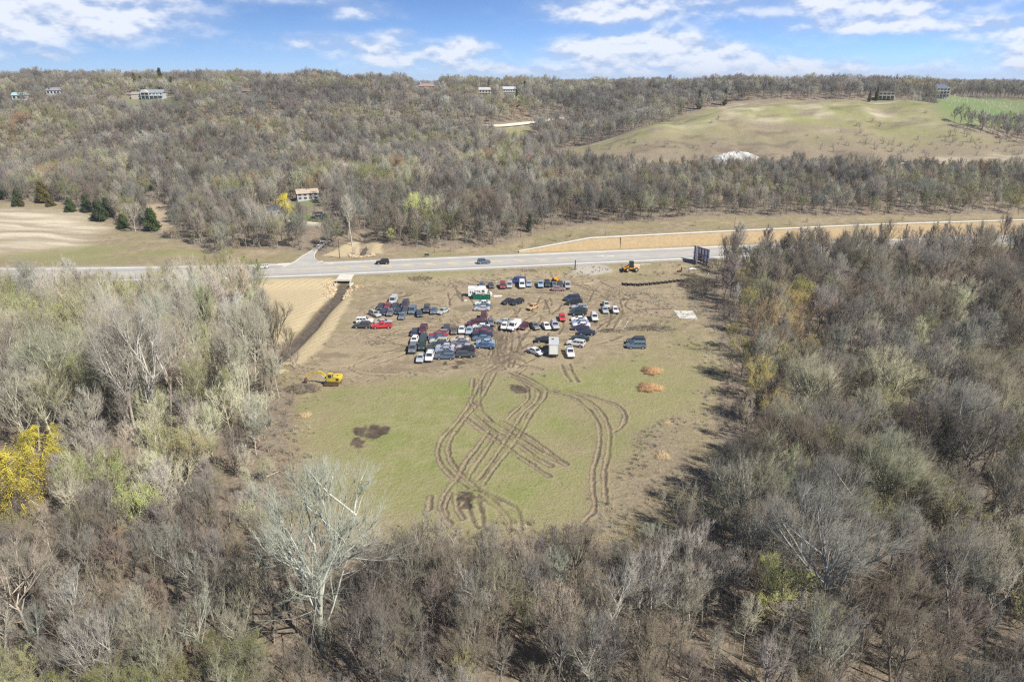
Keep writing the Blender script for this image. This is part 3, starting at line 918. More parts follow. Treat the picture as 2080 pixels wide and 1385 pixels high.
def gen_shrub(seed, H, stems, n3, n4, rt, spread=0.45, buds=0, bsize=0.1):
    rg = np.random.default_rng(seed); C = Tubes(); tips = []
    for i in range(stems):
        a = rg.uniform(0, 2 * math.pi); o = rg.uniform(0.1, 1)
        d = norm(np.array([math.cos(a) * o * spread, math.sin(a) * o * spread, 1.0]))
        b = grow(rg, np.array([math.cos(a), math.sin(a), 0]) * o * H * 0.16 + np.array([0, 0, -0.3]), d, H * rg.uniform(0.6, 1.05) + .3, 4, 0.0, 0.10)
        C.tube(b, rt * np.array([2.2, 1.8, 1.3, 1.0]), 3)
        t3 = rg.uniform(0.2, 1.0, n3); x = t3 * 3; j = np.minimum(x.astype(int), 2)
        p3 = b[j] + (b[j + 1] - b[j]) * (x - j)[:, None]
        d3 = norm(norm(b[j + 1] - b[j]) + rg.normal(size=(n3, 3)) * 0.5)
        L3 = (H * 0.32 * (1.2 - 0.7 * t3) * rg.uniform(0.5, 1.2, n3))[:, None]
        q3 = p3 + d3 * L3
        C.spikes(p3, q3, rt * 1.2); tips.append(q3)
        if n4:
            t4 = rg.uniform(0.2, 0.95, (n3, n4, 1))
            p4 = (p3[:, None] + (q3 - p3)[:, None] * t4).reshape(-1, 3)
            d4 = norm(np.repeat(d3, n4, 0) + rg.normal(size=(n3 * n4, 3)) * 0.6)
            q4 = p4 + d4 * np.repeat(L3, n4, 0) * rg.uniform(0.3, 0.6, (n3 * n4, 1))
            C.spikes(p4, q4, rt); tips.append(q4)
    if buds:
        tp = np.concatenate(tips); n = int(len(tp) * buds)
        C.leaves(tp[rg.integers(0, len(tp), n)] + rg.normal(size=(n, 3)) * 0.08, bsize, rg)
    return C


def gen_evergreen(seed, H, W, n, rg=None):
    rg = np.random.default_rng(seed); T, C = Tubes(), Tubes()
    T.tube(np.array([[0, 0, -0.5], [0.03, 0, H * 0.5], [0, 0.04, H * 0.95]]), np.array([W * 0.07, W * 0.045, 0.02]), 6)
    z = H * (0.04 + 0.94 * rg.uniform(0, 1, n) ** 1.25)
    a = rg.uniform(0, 2 * math.pi, n)
    lump = 0.75 + 0.35 * np.sin(a * 3 + z * 2.1 + seed) * rg.uniform(0.5, 1, n)
    r = W * 0.5 * np.clip(1.08 - z / H, 0.03, 1) ** 0.75 * np.clip(z / H * 9, 0.5, 1) * lump * rg.uniform(0.45, 1.0, n)
    p = np.stack([np.cos(a) * r, np.sin(a) * r, z], -1)
    d = norm(np.stack([np.cos(a), np.sin(a), 0.35 + rg.normal(size=n) * 0.4], -1) + rg.normal(size=(n, 3)) * 0.35)
    C.spikes(p - d * 0.2, p + d * rg.uniform(0.35, 0.75, (n, 1)) * (0.5 + W * 0.1), 0.085 + 0.012 * W)
    return T, C


M_BARK = tint_mat('bark', 0.95, 0.05, 0.25, 1.2)
M_TWIG = tint_mat('twig', 0.9, 0.08, 0.12, 0.8)
M_BUD = tint_mat('bud', 0.8, 0.1, 0.15, 0.8, mul=(1.02, 1.06, 0.62))
M_WILLOW = tint_mat('willow_leaf', 0.8, 0.1, 0.2, 0.8, mul=(1.0, 1.0, 1.0))
M_DRYLEAF = tint_mat('dry_leaf', 0.9, 0.1, 0.2, 0.8, mul=(1.25, 0.98, 0.68))
M_NEEDLE = tint_mat('needle', 0.8, 0.1, 0.3, 1.1)

PROTO_COLS = {}


def proto_objects(col_name, meshes):
    """prototype meshes for scattered growth, kept in a collection of their own outside the scene"""
    c = bpy.data.collections.new(col_name)
    for i, me in enumerate(meshes):
        o = bpy.data.objects.new('%s_%02d' % (col_name, i), me)
        c.objects.link(o)
    PROTO_COLS[col_name] = c
    return c


def joined(T, C, name, mats):
    J = Tubes()
    J.v = T.v + C.v; J.n = T.n + C.n
    J.t = T.t + [(f + T.n, m + 1) for f, m in C.t]; J.q = T.q + [(f + T.n, m + 1) for f, m in C.q]
    return J.mesh(name, mats)


def scatter(name, pts, scl, rot, idx, tint, col, label, cat=None):
    """ONE object of uncountable growth: geometry nodes put the prototypes on its points"""
    me = bpy.data.meshes.new(name)
    me.vertices.add(len(pts)); me.vertices.foreach_set('co', np.asarray(pts, np.float32).ravel())
    for nm, ty, arr in (('scl', 'FLOAT', scl), ('rot', 'FLOAT', rot), ('pick', 'INT', idx)):
        a = me.attributes.new(nm, ty, 'POINT'); a.data.foreach_set('value', np.asarray(arr, np.int32 if ty == 'INT' else np.float32))
    a = me.attributes.new('tint', 'FLOAT_COLOR', 'POINT')
    t4 = np.ones((len(pts), 4), np.float32); t4[:, :3] = tint
    a.data.foreach_set('color', t4.ravel())
    o = obj(name, me)
    ng = bpy.data.node_groups.new(name, 'GeometryNodeTree')
    ng.interface.new_socket('Geometry', in_out='INPUT', socket_type='NodeSocketGeometry')
    ng.interface.new_socket('Geometry', in_out='OUTPUT', socket_type='NodeSocketGeometry')
    N, L = ng.nodes, ng.links
    gi, go = N.new('NodeGroupInput'), N.new('NodeGroupOutput')
    ci = N.new('GeometryNodeCollectionInfo'); ci.inputs['Collection'].default_value = col
    ci.inputs['Separate Children'].default_value = True; ci.inputs['Reset Children'].default_value = True
    ip = N.new('GeometryNodeInstanceOnPoints')
    ip.inputs['Pick Instance'].default_value = True

    def named(nm, ty):
        n = N.new('GeometryNodeInputNamedAttribute'); n.data_type = ty; n.inputs[0].default_value = nm
        return n.outputs[0]
    cx = N.new('ShaderNodeCombineXYZ'); L.new(named('rot', 'FLOAT'), cx.inputs[2])
    L.new(gi.outputs[0], ip.inputs['Points']); L.new(ci.outputs[0], ip.inputs['Instance'])
    L.new(named('pick', 'INT'), ip.inputs['Instance Index']); L.new(cx.outputs[0], ip.inputs['Rotation'])
    L.new(named('scl', 'FLOAT'), ip.inputs['Scale'])
    L.new(ip.outputs[0], go.inputs[0])
    md = o.modifiers.new('scatter', 'NODES'); md.node_group = ng
    tag(o, label, cat, kind='stuff')
    return o


# palettes of twig colours seen in the photograph
PAL = {
    'grey': (0.285, 0.270, 0.232), 'brown': (0.270, 0.232, 0.178), 'dark': (0.172, 0.153, 0.124), 'pale': (0.43, 0.412, 0.345), 'beige': (0.405, 0.372, 0.288),
    'olive': (0.315, 0.305, 0.185), 'rust': (0.33, 0.245, 0.155), 'green': (0.345, 0.355, 0.185), 'yellow': (0.43, 0.38, 0.14), 'plum': (0.262, 0.230, 0.200)}


def jitter(c, r, amt=0.14):
    k = 1 + r.uniform(-amt, amt)
    return tuple(max(0.01, x * k * (1 + r.uniform(-0.05, 0.05))) for x in c)


# ---- prototypes: near trees have a trunk mesh and a crown mesh
NEAR = {}


def add_near(key, mats, **kw):
    T, C = gen_tree(**kw)
    NEAR[key] = (T.mesh(key + '_trunk', [M_BARK]), C.mesh(key + '_crown', mats), kw['H'])


RT = 0.0145
for i, sd in enumerate((1, 2, 3)):      # tall pale cottonwoods
    add_near('cottonwood_%d' % i, [M_TWIG, M_BUD], seed=sd, H=27, spread=(4.6, 6.0, 5.2)[i], tf=(0.5, 0.42, 0.5)[i], n1=(26, 28, 30)[i], n2=7, n3=7, n4=3, r0=0.30, rt=RT * 1.1, up=(0.75, 1.25), bend=0.55, fork=(0, 3, 4)[i], buds=0.15, bsize=0.06, upb=0.45, l3=0.9)
for i, sd in enumerate((11, 12)):        # broad open-grown crowns
    add_near('spreading_%d' % i, [M_TWIG, M_BUD], seed=sd, H=20, spread=(8.6, 10.5)[i], tf=(0.22, 0.12)[i], n1=(30, 42)[i], n2=8, n3=7, n4=3, r0=(0.28, 0.27)[i], rt=RT, up=(0.35, 1.0), bend=0.5, fork=(4, 6)[i], upb=0.3, l3=0.9)
for i, sd in enumerate((21, 22, 23, 24)):        # mid-size woodland trees
    add_near('woodland_%d' % i, [M_TWIG, M_BUD], seed=sd, H=15, spread=(3.6, 4.4, 3.2, 4.0)[i], tf=(0.35, 0.25, 0.42, 0.3)[i], n1=(17, 19, 17, 19)[i], n2=6, n3=6, n4=3, r0=0.21, rt=RT, up=(0.6, 1.2), bend=0.55, fork=(0, 3, 0, 2)[i], upb=0.4, l3=0.95)
for i, sd in enumerate((31, 32, 33)):    # budding, yellow-green haze
    add_near('budding_%d' % i, [M_TWIG, M_BUD], seed=sd, H=13, spread=(4.2, 4.8, 5.0)[i], tf=0.22, n1=18, n2=7, n3=7, n4=3, r0=0.14, rt=RT, up=(0.5, 1.15), bend=0.5, fork=(0, 3, 4)[i], buds=0.8, bsize=0.062, upb=0.3, l3=0.85)
for i, sd in enumerate((41, 42)):        # slim poles
    add_near('pole_%d' % i, [M_TWIG, M_BUD], seed=sd, H=16, spread=(2.0, 2.6)[i], tf=0.42, n1=18, n2=5, n3=6, n4=2, r0=0.15, rt=RT, up=(0.7, 1.25), bend=0.5, upb=0.5, l3=1.0)
for i, sd in enumerate((51, 52)):        # clumps of several stems
    add_near('clump_%d' % i, [M_TWIG, M_BUD], seed=sd, H=11, spread=(3.0, 3.6)[i], tf=0.25, n1=8, n2=5, n3=6, n4=2, r0=0.15, rt=RT, up=(0.75, 1.25), bend=0.5, stems=(4, 6)[i], upb=0.45, l3=0.95)
add_near('leafy_0', [M_TWIG, M_DRYLEAF], seed=61, H=12, spread=4.6, tf=0.2, n1=16, n2=7, n3=8, n4=3, r0=0.15, rt=RT, up=(0.3, 1.1), bend=0.4, buds=0.6, bsize=0.075)
add_near('willow_0', [M_TWIG, M_WILLOW], seed=71, H=12, spread=4.8, tf=0.2, n1=16, n2=7, n3=10, n4=3, r0=0.2, rt=RT, up=(0.4, 1.1), bend=0.1, droop=0.7, buds=1.3, bsize=0.065, l3=1.1)
add_near('willow_1', [M_TWIG, M_WILLOW], seed=72, H=12, spread=3.4, tf=0.1, n1=18, n2=7, n3=9, n4=3, r0=0.16, rt=RT, up=(0.8, 1.3), bend=0.5, buds=1.0, bsize=0.075, upb=0.4)

# ---- scattered kinds
SHR = [gen_shrub(100 + i, 3.4, 11, 8, 2, 0.014, 0.40).mesh('shrub', [M_TWIG, M_BUD]) for i in range(4)]
SHR += [gen_shrub(110 + i, 2.4, 9, 8, 3, 0.014, 0.6, buds=0.5, bsize=0.06).mesh('budding_shrub', [M_TWIG, M_BUD]) for i in range(2)]
SHR += [gen_shrub(120 + i, 6.5, 8, 11, 2, 0.015, 0.22).mesh('sapling', [M_TWIG, M_BUD]) for i in range(3)]
proto_objects('undergrowth_kinds', SHR)


def far_proto(seed, **kw):
    T, C = gen_tree(seed, **kw)
    return joined(T, C, 'far_tree', [M_BARK, M_TWIG, M_BUD])


MID = []
for i in range(5):
    MID.append(far_proto(200 + i, H=15, spread=(3.8, 4.8, 5.6, 3.4, 4.6)[i], tf=(0.35, 0.25, 0.2, 0.42, 0.3)[i], n1=18, n2=6, n3=6, n4=3, r0=0.17, rt=0.024, up=(0.5, 1.15), bend=0.5, fork=(0, 3, 4, 0, 2)[i], upb=0.35, l3=0.9))
MID.append(far_proto(206, H=19, spread=3.8, tf=0.42, n1=20, n2=6, n3=6, n4=3, r0=0.18, rt=0.025, up=(0.75, 1.25), bend=0.5, fork=3, upb=0.45, l3=0.95))
MID.append(far_proto(207, H=13, spread=5.0, tf=0.2, n1=18, n2=6, n3=6, n4=2, r0=0.15, rt=0.024, up=(0.4, 1.1), bend=0.45, fork=4, buds=0.8, bsize=0.085, upb=0.3))
proto_objects('mid_forest_kinds', MID)
FAR = []
for i in range(6):
    FAR.append(far_proto(300 + i, H=15, spread=(4.4, 5.6, 6.6, 3.6, 5.0, 7.2)[i], tf=(0.35, 0.25, 0.18, 0.42, 0.3, 0.15)[i], n1=16, n2=5, n3=7, n4=2, r0=0.20, rt=0.038, up=(0.4, 1.15), bend=0.5, fork=(0, 3, 4, 0, 3, 5)[i], upb=0.35, l3=0.9))
FAR.append(far_proto(307, H=14, spread=6.0, tf=0.18, n1=16, n2=5, n3=7, n4=1, r0=0.18, rt=0.038, fork=4, buds=0.9, bsize=0.13))
proto_objects('far_forest_kinds', FAR)
EVG = {k: gen_evergreen(400 + i, h, w_, n) for i, (k, h, w_, n) in enumerate((('cedar_0', 6.5, 5.2, 1500), ('cedar_1', 5.0, 5.2, 1400), ('spruce_0', 13, 5.5, 1800)))}
EVG = {k: (T.mesh(k + '_trunk', [M_BARK]), C.mesh(k + '_crown', [M_NEEDLE]), {'cedar_0': 6.5, 'cedar_1': 5.0, 'spruce_0': 13}[k]) for k, (T, C) in EVG.items()}
# ------------------------------------------------------------------ solid helpers
class MB:
    """collects boxes, prisms and lofts into one mesh"""
    def __init__(self):
        self.v, self.f, self.m = [], [], []

    def add(self, verts, faces, mat=0):
        b = len(self.v)
        self.v += [tuple(v) for v in verts]
        self.f += [tuple(b + i for i in f) for f in faces]
        self.m += [mat] * len(faces)
        return self

    def box(self, c, s, mat=0, rz=0.0, rx=0.0, ry=0.0, taper=1.0):
        M = Matrix.Rotation(rz, 3, 'Z') @ Matrix.Rotation(ry, 3, 'Y') @ Matrix.Rotation(rx, 3, 'X')
        vs = []
        for z in (-.5, .5):
            k = taper if z > 0 else 1.0
            for x, y in ((-.5, -.5), (.5, -.5), (.5, .5), (-.5, .5)):
                p = M @ Vector((x * s[0] * k, y * s[1] * k, z * s[2]))
                vs.append((p.x + c[0], p.y + c[1], p.z + c[2]))
        return self.add(vs, [(3, 2, 1, 0), (4, 5, 6, 7), (0, 1, 5, 4), (1, 2, 6, 5), (2, 3, 7, 6), (3, 0, 4, 7)], mat)

    def prism(self, poly2, y0, y1, mat=0):
        """outline in x-z pulled from y0 to y1"""
        n = len(poly2)
        vs = [(x, y0, z) for x, z in poly2] + [(x, y1, z) for x, z in poly2]
        fs = [tuple(range(n)), tuple(range(2 * n - 1, n - 1, -1))]
        for i in range(n):
            j = (i + 1) % n
            fs.append((i, i + n, j + n, j))
        return self.add(vs, fs, mat)

    def cyl(self, p, q, r, n=12, mat=0, r2=None, cap=True):
        p, q = Vector(p), Vector(q); d = (q - p).normalized()
        a = Vector((0, 0, 1)) if abs(d.z) < 0.9 else Vector((1, 0, 0))
        u = d.cross(a).normalized(); w = d.cross(u)
        r2 = r if r2 is None else r2
        vs = []
        for c_, rr in ((p, r), (q, r2)):
            for i in range(n):
                t = 2 * math.pi * i / n
                vs.append(tuple(c_ + (u * math.cos(t) + w * math.sin(t)) * rr))
        fs = [(i, (i + 1) % n, n + (i + 1) % n, n + i) for i in range(n)]
        if cap: fs += [tuple(range(n - 1, -1, -1)), tuple(range(n, 2 * n))]
        return self.add(vs, fs, mat)

    def loft(self, rings, mat=0):
        n = len(rings[0]); vs = [p for r in rings for p in r]; fs = []
        for k in range(len(rings) - 1):
            for i in range(n):
                j = (i + 1) % n
                fs.append((k * n + i, k * n + j, (k + 1) * n + j, (k + 1) * n + i))
        fs += [tuple(range(n - 1, -1, -1)), tuple((len(rings) - 1) * n + i for i in range(n))]
        return self.add(vs, fs, mat)

    def mesh(self, name, mats, smooth=False):
        me = mesh(name, self.v, self.f, mats, idx=self.m, smooth=smooth)
        bm = bmesh.new(); bm.from_mesh(me); bmesh.ops.recalc_face_normals(bm, faces=bm.faces); bm.to_mesh(me); bm.free()
        return me

    def build(self, name, mats, parent=None, loc=None, rz=None, smooth=False):
        return obj(name, self.mesh(name, mats if isinstance(mats, (list, tuple)) else [mats], smooth), parent, loc, rz)


# ------------------------------------------------------------------ road
def asphalt_mat(name, c1, c2):
    m, w, b = new_mat(name)
    geo = w.n.new('ShaderNodeNewGeometry'); p = geo.outputs['Position']
    a = w.n.new('ShaderNodeAttribute'); a.attribute_name = 'wear'
    n1 = w.noise(p, 0.25, 4, 0.6); n2 = w.noise(p, 3.0, 3, 0.6)
    c = w.mix(w.ramp(n1, 0.3, 0.7), rgb(*c1), rgb(*c2))
    c = w.mix(w.math('MULTIPLY', n2, 0.25), c, rgb(*(x * 0.6 for x in c1)))
    c = w.mix(w.math('MULTIPLY', a.outputs['Fac'], 0.75), c, rgb(*(x * 0.62 for x in c1)))
    w.put(b.inputs['Base Color'], c); b.inputs['Roughness'].default_value = 0.9; b.inputs['Specular IOR Level'].default_value = 0.2
    return m


M_ASPHALT = asphalt_mat('weathered_asphalt', (0.40, 0.385, 0.355), (0.34, 0.33, 0.305))
M_WHITE = simple_mat('white_road_paint', (0.72, 0.72, 0.70), 0.7, var=0.12)
M_YELLOW = simple_mat('yellow_road_paint', (0.70, 0.46, 0.10), 0.7, var=0.15)
M_CONC = simple_mat('pale_concrete', (0.52, 0.49, 0.43), 0.9, var=0.12, scale=0.6)


def strip(name, mat, x0, x1, s0, s1, z, step=4.0, ns=2, wear=None):
    xs = np.arange(x0, x1 + 0.01, step); ss = np.linspace(s0, s1, ns)
    vs, fs = [], []
    for x in xs:
        for s in ss:
            px, py = road_pt(float(x), float(s)); vs.append((px, py, z))
    for i in range(len(xs) - 1):
        for j in range(ns - 1):
            a = i * ns + j; fs.append((a, a + 1, a + 1 + ns, a + ns)[::-1])
    me = mesh(name, vs, fs, [mat])
    if wear is not None:
        at_ = me.attributes.new('wear', 'FLOAT', 'POINT')
        at_.data.foreach_set('value', np.tile(np.array([wear(s) for s in ss], np.float32), len(xs)))
    return me


RW = 2 * ROAD_HALF


def lane_wear(s):
    return sum(math.exp(-((s - c) / 0.55) ** 2) for c in (1.5, 3.2, 11.6, 13.4)) * 0.9 + 0.5 * math.exp(-((s - 6.0) / 0.5) ** 2)


ROAD = tag(obj('road', strip('road', M_ASPHALT, -560, 860, -1.6, RW + 1.6, ROAD_Z, 4.0, 40, lane_wear)), 'two-lane asphalt highway with painted median crossing the scene', kind='structure')
for s in (0.0, RW):
    o = obj('edge_line', strip('edge_line', M_WHITE, -560, 860, s - 0.22, s + 0.22, ROAD_Z + 0.005), ROAD)
for s in (5.6, 9.6):
    o = obj('lane_line', strip('lane_line', M_WHITE if False else M_YELLOW, -330, -52, s - 0.07, s + 0.07, ROAD_Z + 0.006), ROAD)
# yellow hatching of the median, one bar after another
for i, u in enumerate(range(690, 1150, 45)):
    x0, y0 = gp(u + 11, 547 - (u - 690) * 0.0475 + 0.3, ROAD_Z)
    sm = float(road_s(np.array([x0]), np.array([y0]))[0])
    a, b_ = road_pt(x0 - 1.7, 8.9), road_pt(x0 + 1.9, 6.3)
    dx, dy = b_[0] - a[0], b_[1] - a[1]; L = math.hypot(dx, dy); nx, ny = -dy / L * 0.26, dx / L * 0.26
    z = ROAD_Z + 0.006
    me = mesh('median_bar', [(a[0] + nx, a[1] + ny, z), (a[0] - nx, a[1] - ny, z), (b_[0] - nx, b_[1] - ny, z), (b_[0] + nx, b_[1] + ny, z)], [(0, 1, 2, 3)], [M_YELLOW])
    obj('median_bar', me, ROAD)
# two white turn arrows
for u in (1220, 1240):
    x0, y0 = gp(u, 520, ROAD_Z)
    MBa = MB(); sl = math.atan(float(np.interp(x0, _xs, _sl)))
    MBa.add([(-1.3, -0.12, 0), (0.5, -0.12, 0), (0.5, -0.5, 0), (1.4, 0, 0), (0.5, 0.5, 0), (0.5, 0.12, 0), (-1.3, 0.12, 0)], [(0, 1, 5, 6), (2, 3, 4)])
    obj('turn_arrow', mesh('turn_arrow', MBa.v, MBa.f, [M_WHITE]), ROAD, (x0, y0, ROAD_Z + 0.006), sl)

# side road and its kerbs
SR_L = [(560, 546), (585, 538.5), (600, 531), (613, 521), (629, 512), (645, 502), (654, 494)]
SR_R = [(690, 538), (660, 536), (645, 531), (638, 525), (638, 517), (645, 508), (660, 498), (666, 492)]


def resample(p, n):
    p = np.array(p, float); d = np.r_[0, np.cumsum(np.hypot(*np.diff(p, axis=0).T))]
    t = np.linspace(0, d[-1], n)
    return np.stack([np.interp(t, d, p[:, 0]), np.interp(t, d, p[:, 1])], -1)


Lw = np.array([gp(u, v, ROAD_Z + 0.02) for u, v in resample(SR_L, 24)]); Rw = np.array([gp(u, v, ROAD_Z + 0.02) for u, v in resample(SR_R, 24)])


def sr_z(p):
    z = float(zfun(np.array([p[0]]), np.array([p[1]]))[0]) + 0.05
    return max(z, ROAD_Z + 0.012) if float(road_s(np.array([p[0]]), np.array([p[1]]))[0]) < RW + 2.2 else max(z, ROAD_Z + 0.03)


vs, fs = [], []
for a, b_ in zip(Lw, Rw):
    for t in np.linspace(0, 1, 7):
        q = a * (1 - t) + b_ * t; vs.append((q[0], q[1], sr_z(q)))
for i in range(23):
    for j in range(6):
        a = i * 7 + j; fs.append((a, a + 1, a + 8, a + 7))
SIDE = tag(obj('side_road', mesh('side_road', vs, fs, [M_ASPHALT])), 'narrow paved side road joining the highway', kind='structure')
for line in (Lw, Rw):
    k = MB(); r_ = []
    for i, p in enumerate(line):
        q = line[min(i + 1, len(line) - 1)]; o_ = line[max(i - 1, 0)]
        d = np.array(q) - np.array(o_); d /= np.linalg.norm(d) + 1e-9; n_ = np.array([-d[1], d[0]]) * 0.16
        z = sr_z(p)
        r_.append([(p[0] + n_[0], p[1] + n_[1], z - 0.1), (p[0] + n_[0], p[1] + n_[1], z + 0.12), (p[0] - n_[0], p[1] - n_[1], z + 0.12), (p[0] - n_[0], p[1] - n_[1], z - 0.1)])
    k.loft(r_[3:]); k.build('kerb', M_CONC, SIDE)
for u0, u1, v0, v1 in ((561, 590, 534.5, 539), (643, 657, 530, 533.5)):
    a, b_, c, d = gp(u0, v1, 1.56), gp(u1 - 4, v1 - 1.5, 1.56), gp(u1, v0 - 0.5, 1.56), gp(u0 + 5, v0 + 0.6, 1.56)
    m = MB(); m.add([(p[0], p[1], z) for z in (1.40, 1.575) for p in (a, b_, c, d)], [(3, 2, 1, 0), (4, 5, 6, 7), (0, 1, 5, 4), (1, 2, 6, 5), (2, 3, 7, 6), (3, 0, 4, 7)])
    m.build('apron_slab', M_CONC, SIDE)

# gravel drive up to the hidden houses
pts = [(-1, -1)]
dr = [at(u, v)[:2] for u, v in ((660, 492), (668, 480), (660, 466), (640, 457), (615, 454), (590, 448))]
dr = resample(dr, 40)
vs, fs = [], []
for i, p in enumerate(dr):
    d = dr[min(i + 1, 39)] - dr[max(i - 1, 0)]; d /= np.linalg.norm(d) + 1e-9
    for s in (-2.2, 0, 2.2):
        q = p + np.array([-d[1], d[0]]) * s
        vs.append((q[0], q[1], float(zfun(np.array([q[0]]), np.array([q[1]]))[0]) + 0.25))
for i in range(39):
    for j in range(2):
        a = i * 3 + j; fs.append((a, a + 3, a + 4, a + 1))
tag(obj('gravel_drive', mesh('gravel_drive', vs, fs, [simple_mat('drive_gravel', (0.46, 0.41, 0.33), 0.95, var=0.15, scale=0.5)])), 'pale gravel drive to the houses', kind='structure')

# the dirt track along the far hillside
hp = resample(HILL_PATH, 40); vs, fs = [], []
for i, p in enumerate(hp):
    d = hp[min(i + 1, 39)] - hp[max(i - 1, 0)]; d /= np.linalg.norm(d) + 1e-9
    for s in (-2.6, 2.6):
        q = p + np.array([-d[1], d[0]]) * s; vs.append((q[0], q[1], float(ground_z(np.array([q[0]]), np.array([q[1]]))[0]) + 1.0))
for i in range(39): a = i * 2; fs.append((a, a + 2, a + 3, a + 1))
tag(obj('hillside_track', mesh('hillside_track', vs, fs, [simple_mat('track_gravel', (0.55, 0.49, 0.38), 0.95)])), 'pale track cut along the far hillside', kind='structure')

# ------------------------------------------------------------------ retaining wall
def block_mat():
    m, w, b = new_mat('tan_wall_block')
    uv = w.n.new('ShaderNodeAttribute'); uv.attribute_name = 'wall_uv'
    br = w.n.new('ShaderNodeTexBrick'); w.l.new(uv.outputs['Vector'], br.inputs['Vector'])
    br.inputs['Scale'].default_value = 1.0; br.inputs['Brick Width'].default_value = 0.9; br.inputs['Row Height'].default_value = 0.3; br.inputs['Mortar Size'].default_value = 0.03
    br.inputs['Color1'].default_value = rgb(0.43, 0.315, 0.17); br.inputs['Color2'].default_value = rgb(0.50, 0.385, 0.225); br.inputs['Mortar'].default_value = rgb(0.33, 0.24, 0.13)
    n = w.noise(uv.outputs['Vector'], 0.6, 4, 0.6)
    w.put(b.inputs['Base Color'], w.mix(w.math('MULTIPLY', w.ramp(n, 0.4, 0.7), 0.3), br.outputs[0], rgb(0.56, 0.45, 0.29)))
    b.inputs['Roughness'].default_value = 0.95
    bp = w.n.new('ShaderNodeBump'); bp.inputs['Strength'].default_value = 0.6; w.l.new(br.outputs['Fac'], bp.inputs['Height']); bp.invert = True
    w.l.new(bp.outputs[0], b.inputs['Normal'])
    return m


M_BLOCK = block_mat()
WS = RW + WALL_S - 8.0
wall = empty('retaining_wall', (*road_pt(60, WS), ROAD_Z - 0.3))
tag(wall, 'long tan block retaining wall with white cap across the road', 'wall')
xs = np.arange(WALL_X0, WALL_X1, 3.0)
wo = Vector(wall.location)
vs, fs, uv = [], [], []
cap = []
for i, x in enumerate(xs):
    h = float(wall_top(x))
    a, b_ = road_pt(x, WS), road_pt(x, WS + 1.0); lean = road_pt(x, WS + 0.25)
    for p, z in ((a, -0.4), (lean, h), (b_, h), (b_, -0.4)):
        vs.append((p[0] - wo.x, p[1] - wo.y, ROAD_Z + z - wo.z)); uv.append((x, z, 0))
    c0, c1 = road_pt(x, WS + 0.12), road_pt(x, WS + 1.25)
    cap.append([(c0[0] - wo.x, c0[1] - wo.y, ROAD_Z + h + 0.002 - wo.z), (c0[0] - wo.x, c0[1] - wo.y, ROAD_Z + h + 0.30 - wo.z), (c1[0] - wo.x, c1[1] - wo.y, ROAD_Z + h + 0.30 - wo.z), (c1[0] - wo.x, c1[1] - wo.y, ROAD_Z + h + 0.002 - wo.z)])
for i in range(len(xs) - 1):
    for j in range(3):
        a = i * 4 + j; fs.append((a, a + 4, a + 5, a + 1))
me = mesh('wall_face', vs, fs, [M_BLOCK])
at_ = me.attributes.new('wall_uv', 'FLOAT_VECTOR', 'POINT'); at_.data.foreach_set('vector', np.array(uv, np.float32).ravel())
obj('wall_face', me, wall)
m = MB(); m.loft(cap); m.build('cap', simple_mat('white_cap_concrete', (0.56, 0.53, 0.47), 0.9, var=0.12), wall)
jm = simple_mat('dark_joint', (0.16, 0.12, 0.08), 0.9)
for x in np.arange(45, 400, 60.0):          # vertical expansion joints
    h = float(wall_top(x)); p = road_pt(x, WS + 0.08); sl = math.atan(float(np.interp(x, _xs, _sl)))
    MB().box((p[0] - wo.x, p[1] - wo.y, ROAD_Z + h / 2 - wo.z), (0.05, 0.30, h - 0.05), rz=sl).build('joint', jm, wall)

# guard rail at the road's right end
M_STEEL = simple_mat('galvanised_steel', (0.55, 0.55, 0.53), 0.45, 0.6, var=0.1)
gr = empty('guard_rail', (*road_pt(150, -1.9), ROAD_Z)); tag(gr, 'galvanised guard rail on posts along the road at right', 'guard rail')
rings = []
for x in np.arange(118, 330, 4.0):
    p, q = road_pt(x, -1.9), road_pt(x, -2.0)
    rings.append([(p[0] - gr.location.x, p[1] - gr.location.y, 0.45), (p[0] - gr.location.x, p[1] - gr.location.y, 0.78), (q[0] - gr.location.x, q[1] - gr.location.y, 0.78), (q[0] - gr.location.x, q[1] - gr.location.y, 0.45)])
m = MB(); m.loft(rings); m.build('rail', M_STEEL, gr)
pm = MB().box((0, 0, 0.2), (0.18, 0.18, 1.3)).mesh('rail_post', [simple_mat('rail_post_timber', (0.30, 0.25, 0.19), 0.9)])
for x in np.arange(118, 330, 8.0):
    p = road_pt(x, -2.12); obj('post', pm, gr, (p[0] - gr.location.x, p[1] - gr.location.y, 0))

# ------------------------------------------------------------------ culvert, creek and riprap
M_DARK = simple_mat('recess_shade', (0.02, 0.02, 0.02), 1.0)
cx, cy = gp(697.5, 583, -0.6)
cul = empty('box_culvert', (cx, cy, -1.2), R(2)); tag(cul, 'concrete box culvert mouth at the head of the creek', 'culvert')
cw, ch, cd_ = 4.6, 2.5, 7.0
MB().box((0, cd_ / 2, ch + 0.15), (cw + 0.1, cd_, 0.4)).build('top_slab', M_CONC, cul)
MB().box((0, -0.12, ch + 0.42), (cw + 0.3, 0.35, 0.5)).build('headwall', M_CONC, cul)
for sx in (-1, 1):
    MB().box((sx * (cw / 2 - 0.15), cd_ / 2, ch / 2 - 0.3), (0.3, cd_ - 0.02, ch + 0.45)).build('side_wall', M_CONC, cul)
    MB().box((sx * (cw / 2 + 0.45), -0.75, ch / 2 - 0.45), (0.3, 2.0, ch - 0.1), rz=sx * -0.5).build('wing_wall', M_CONC, cul)
MB().box((0, cd_ - 0.2, ch / 2), (cw - 0.62, 0.2, ch)).build('shade_sheet', M_DARK, cul)  # near-black sheet: the barrel's inner shade put into its colour
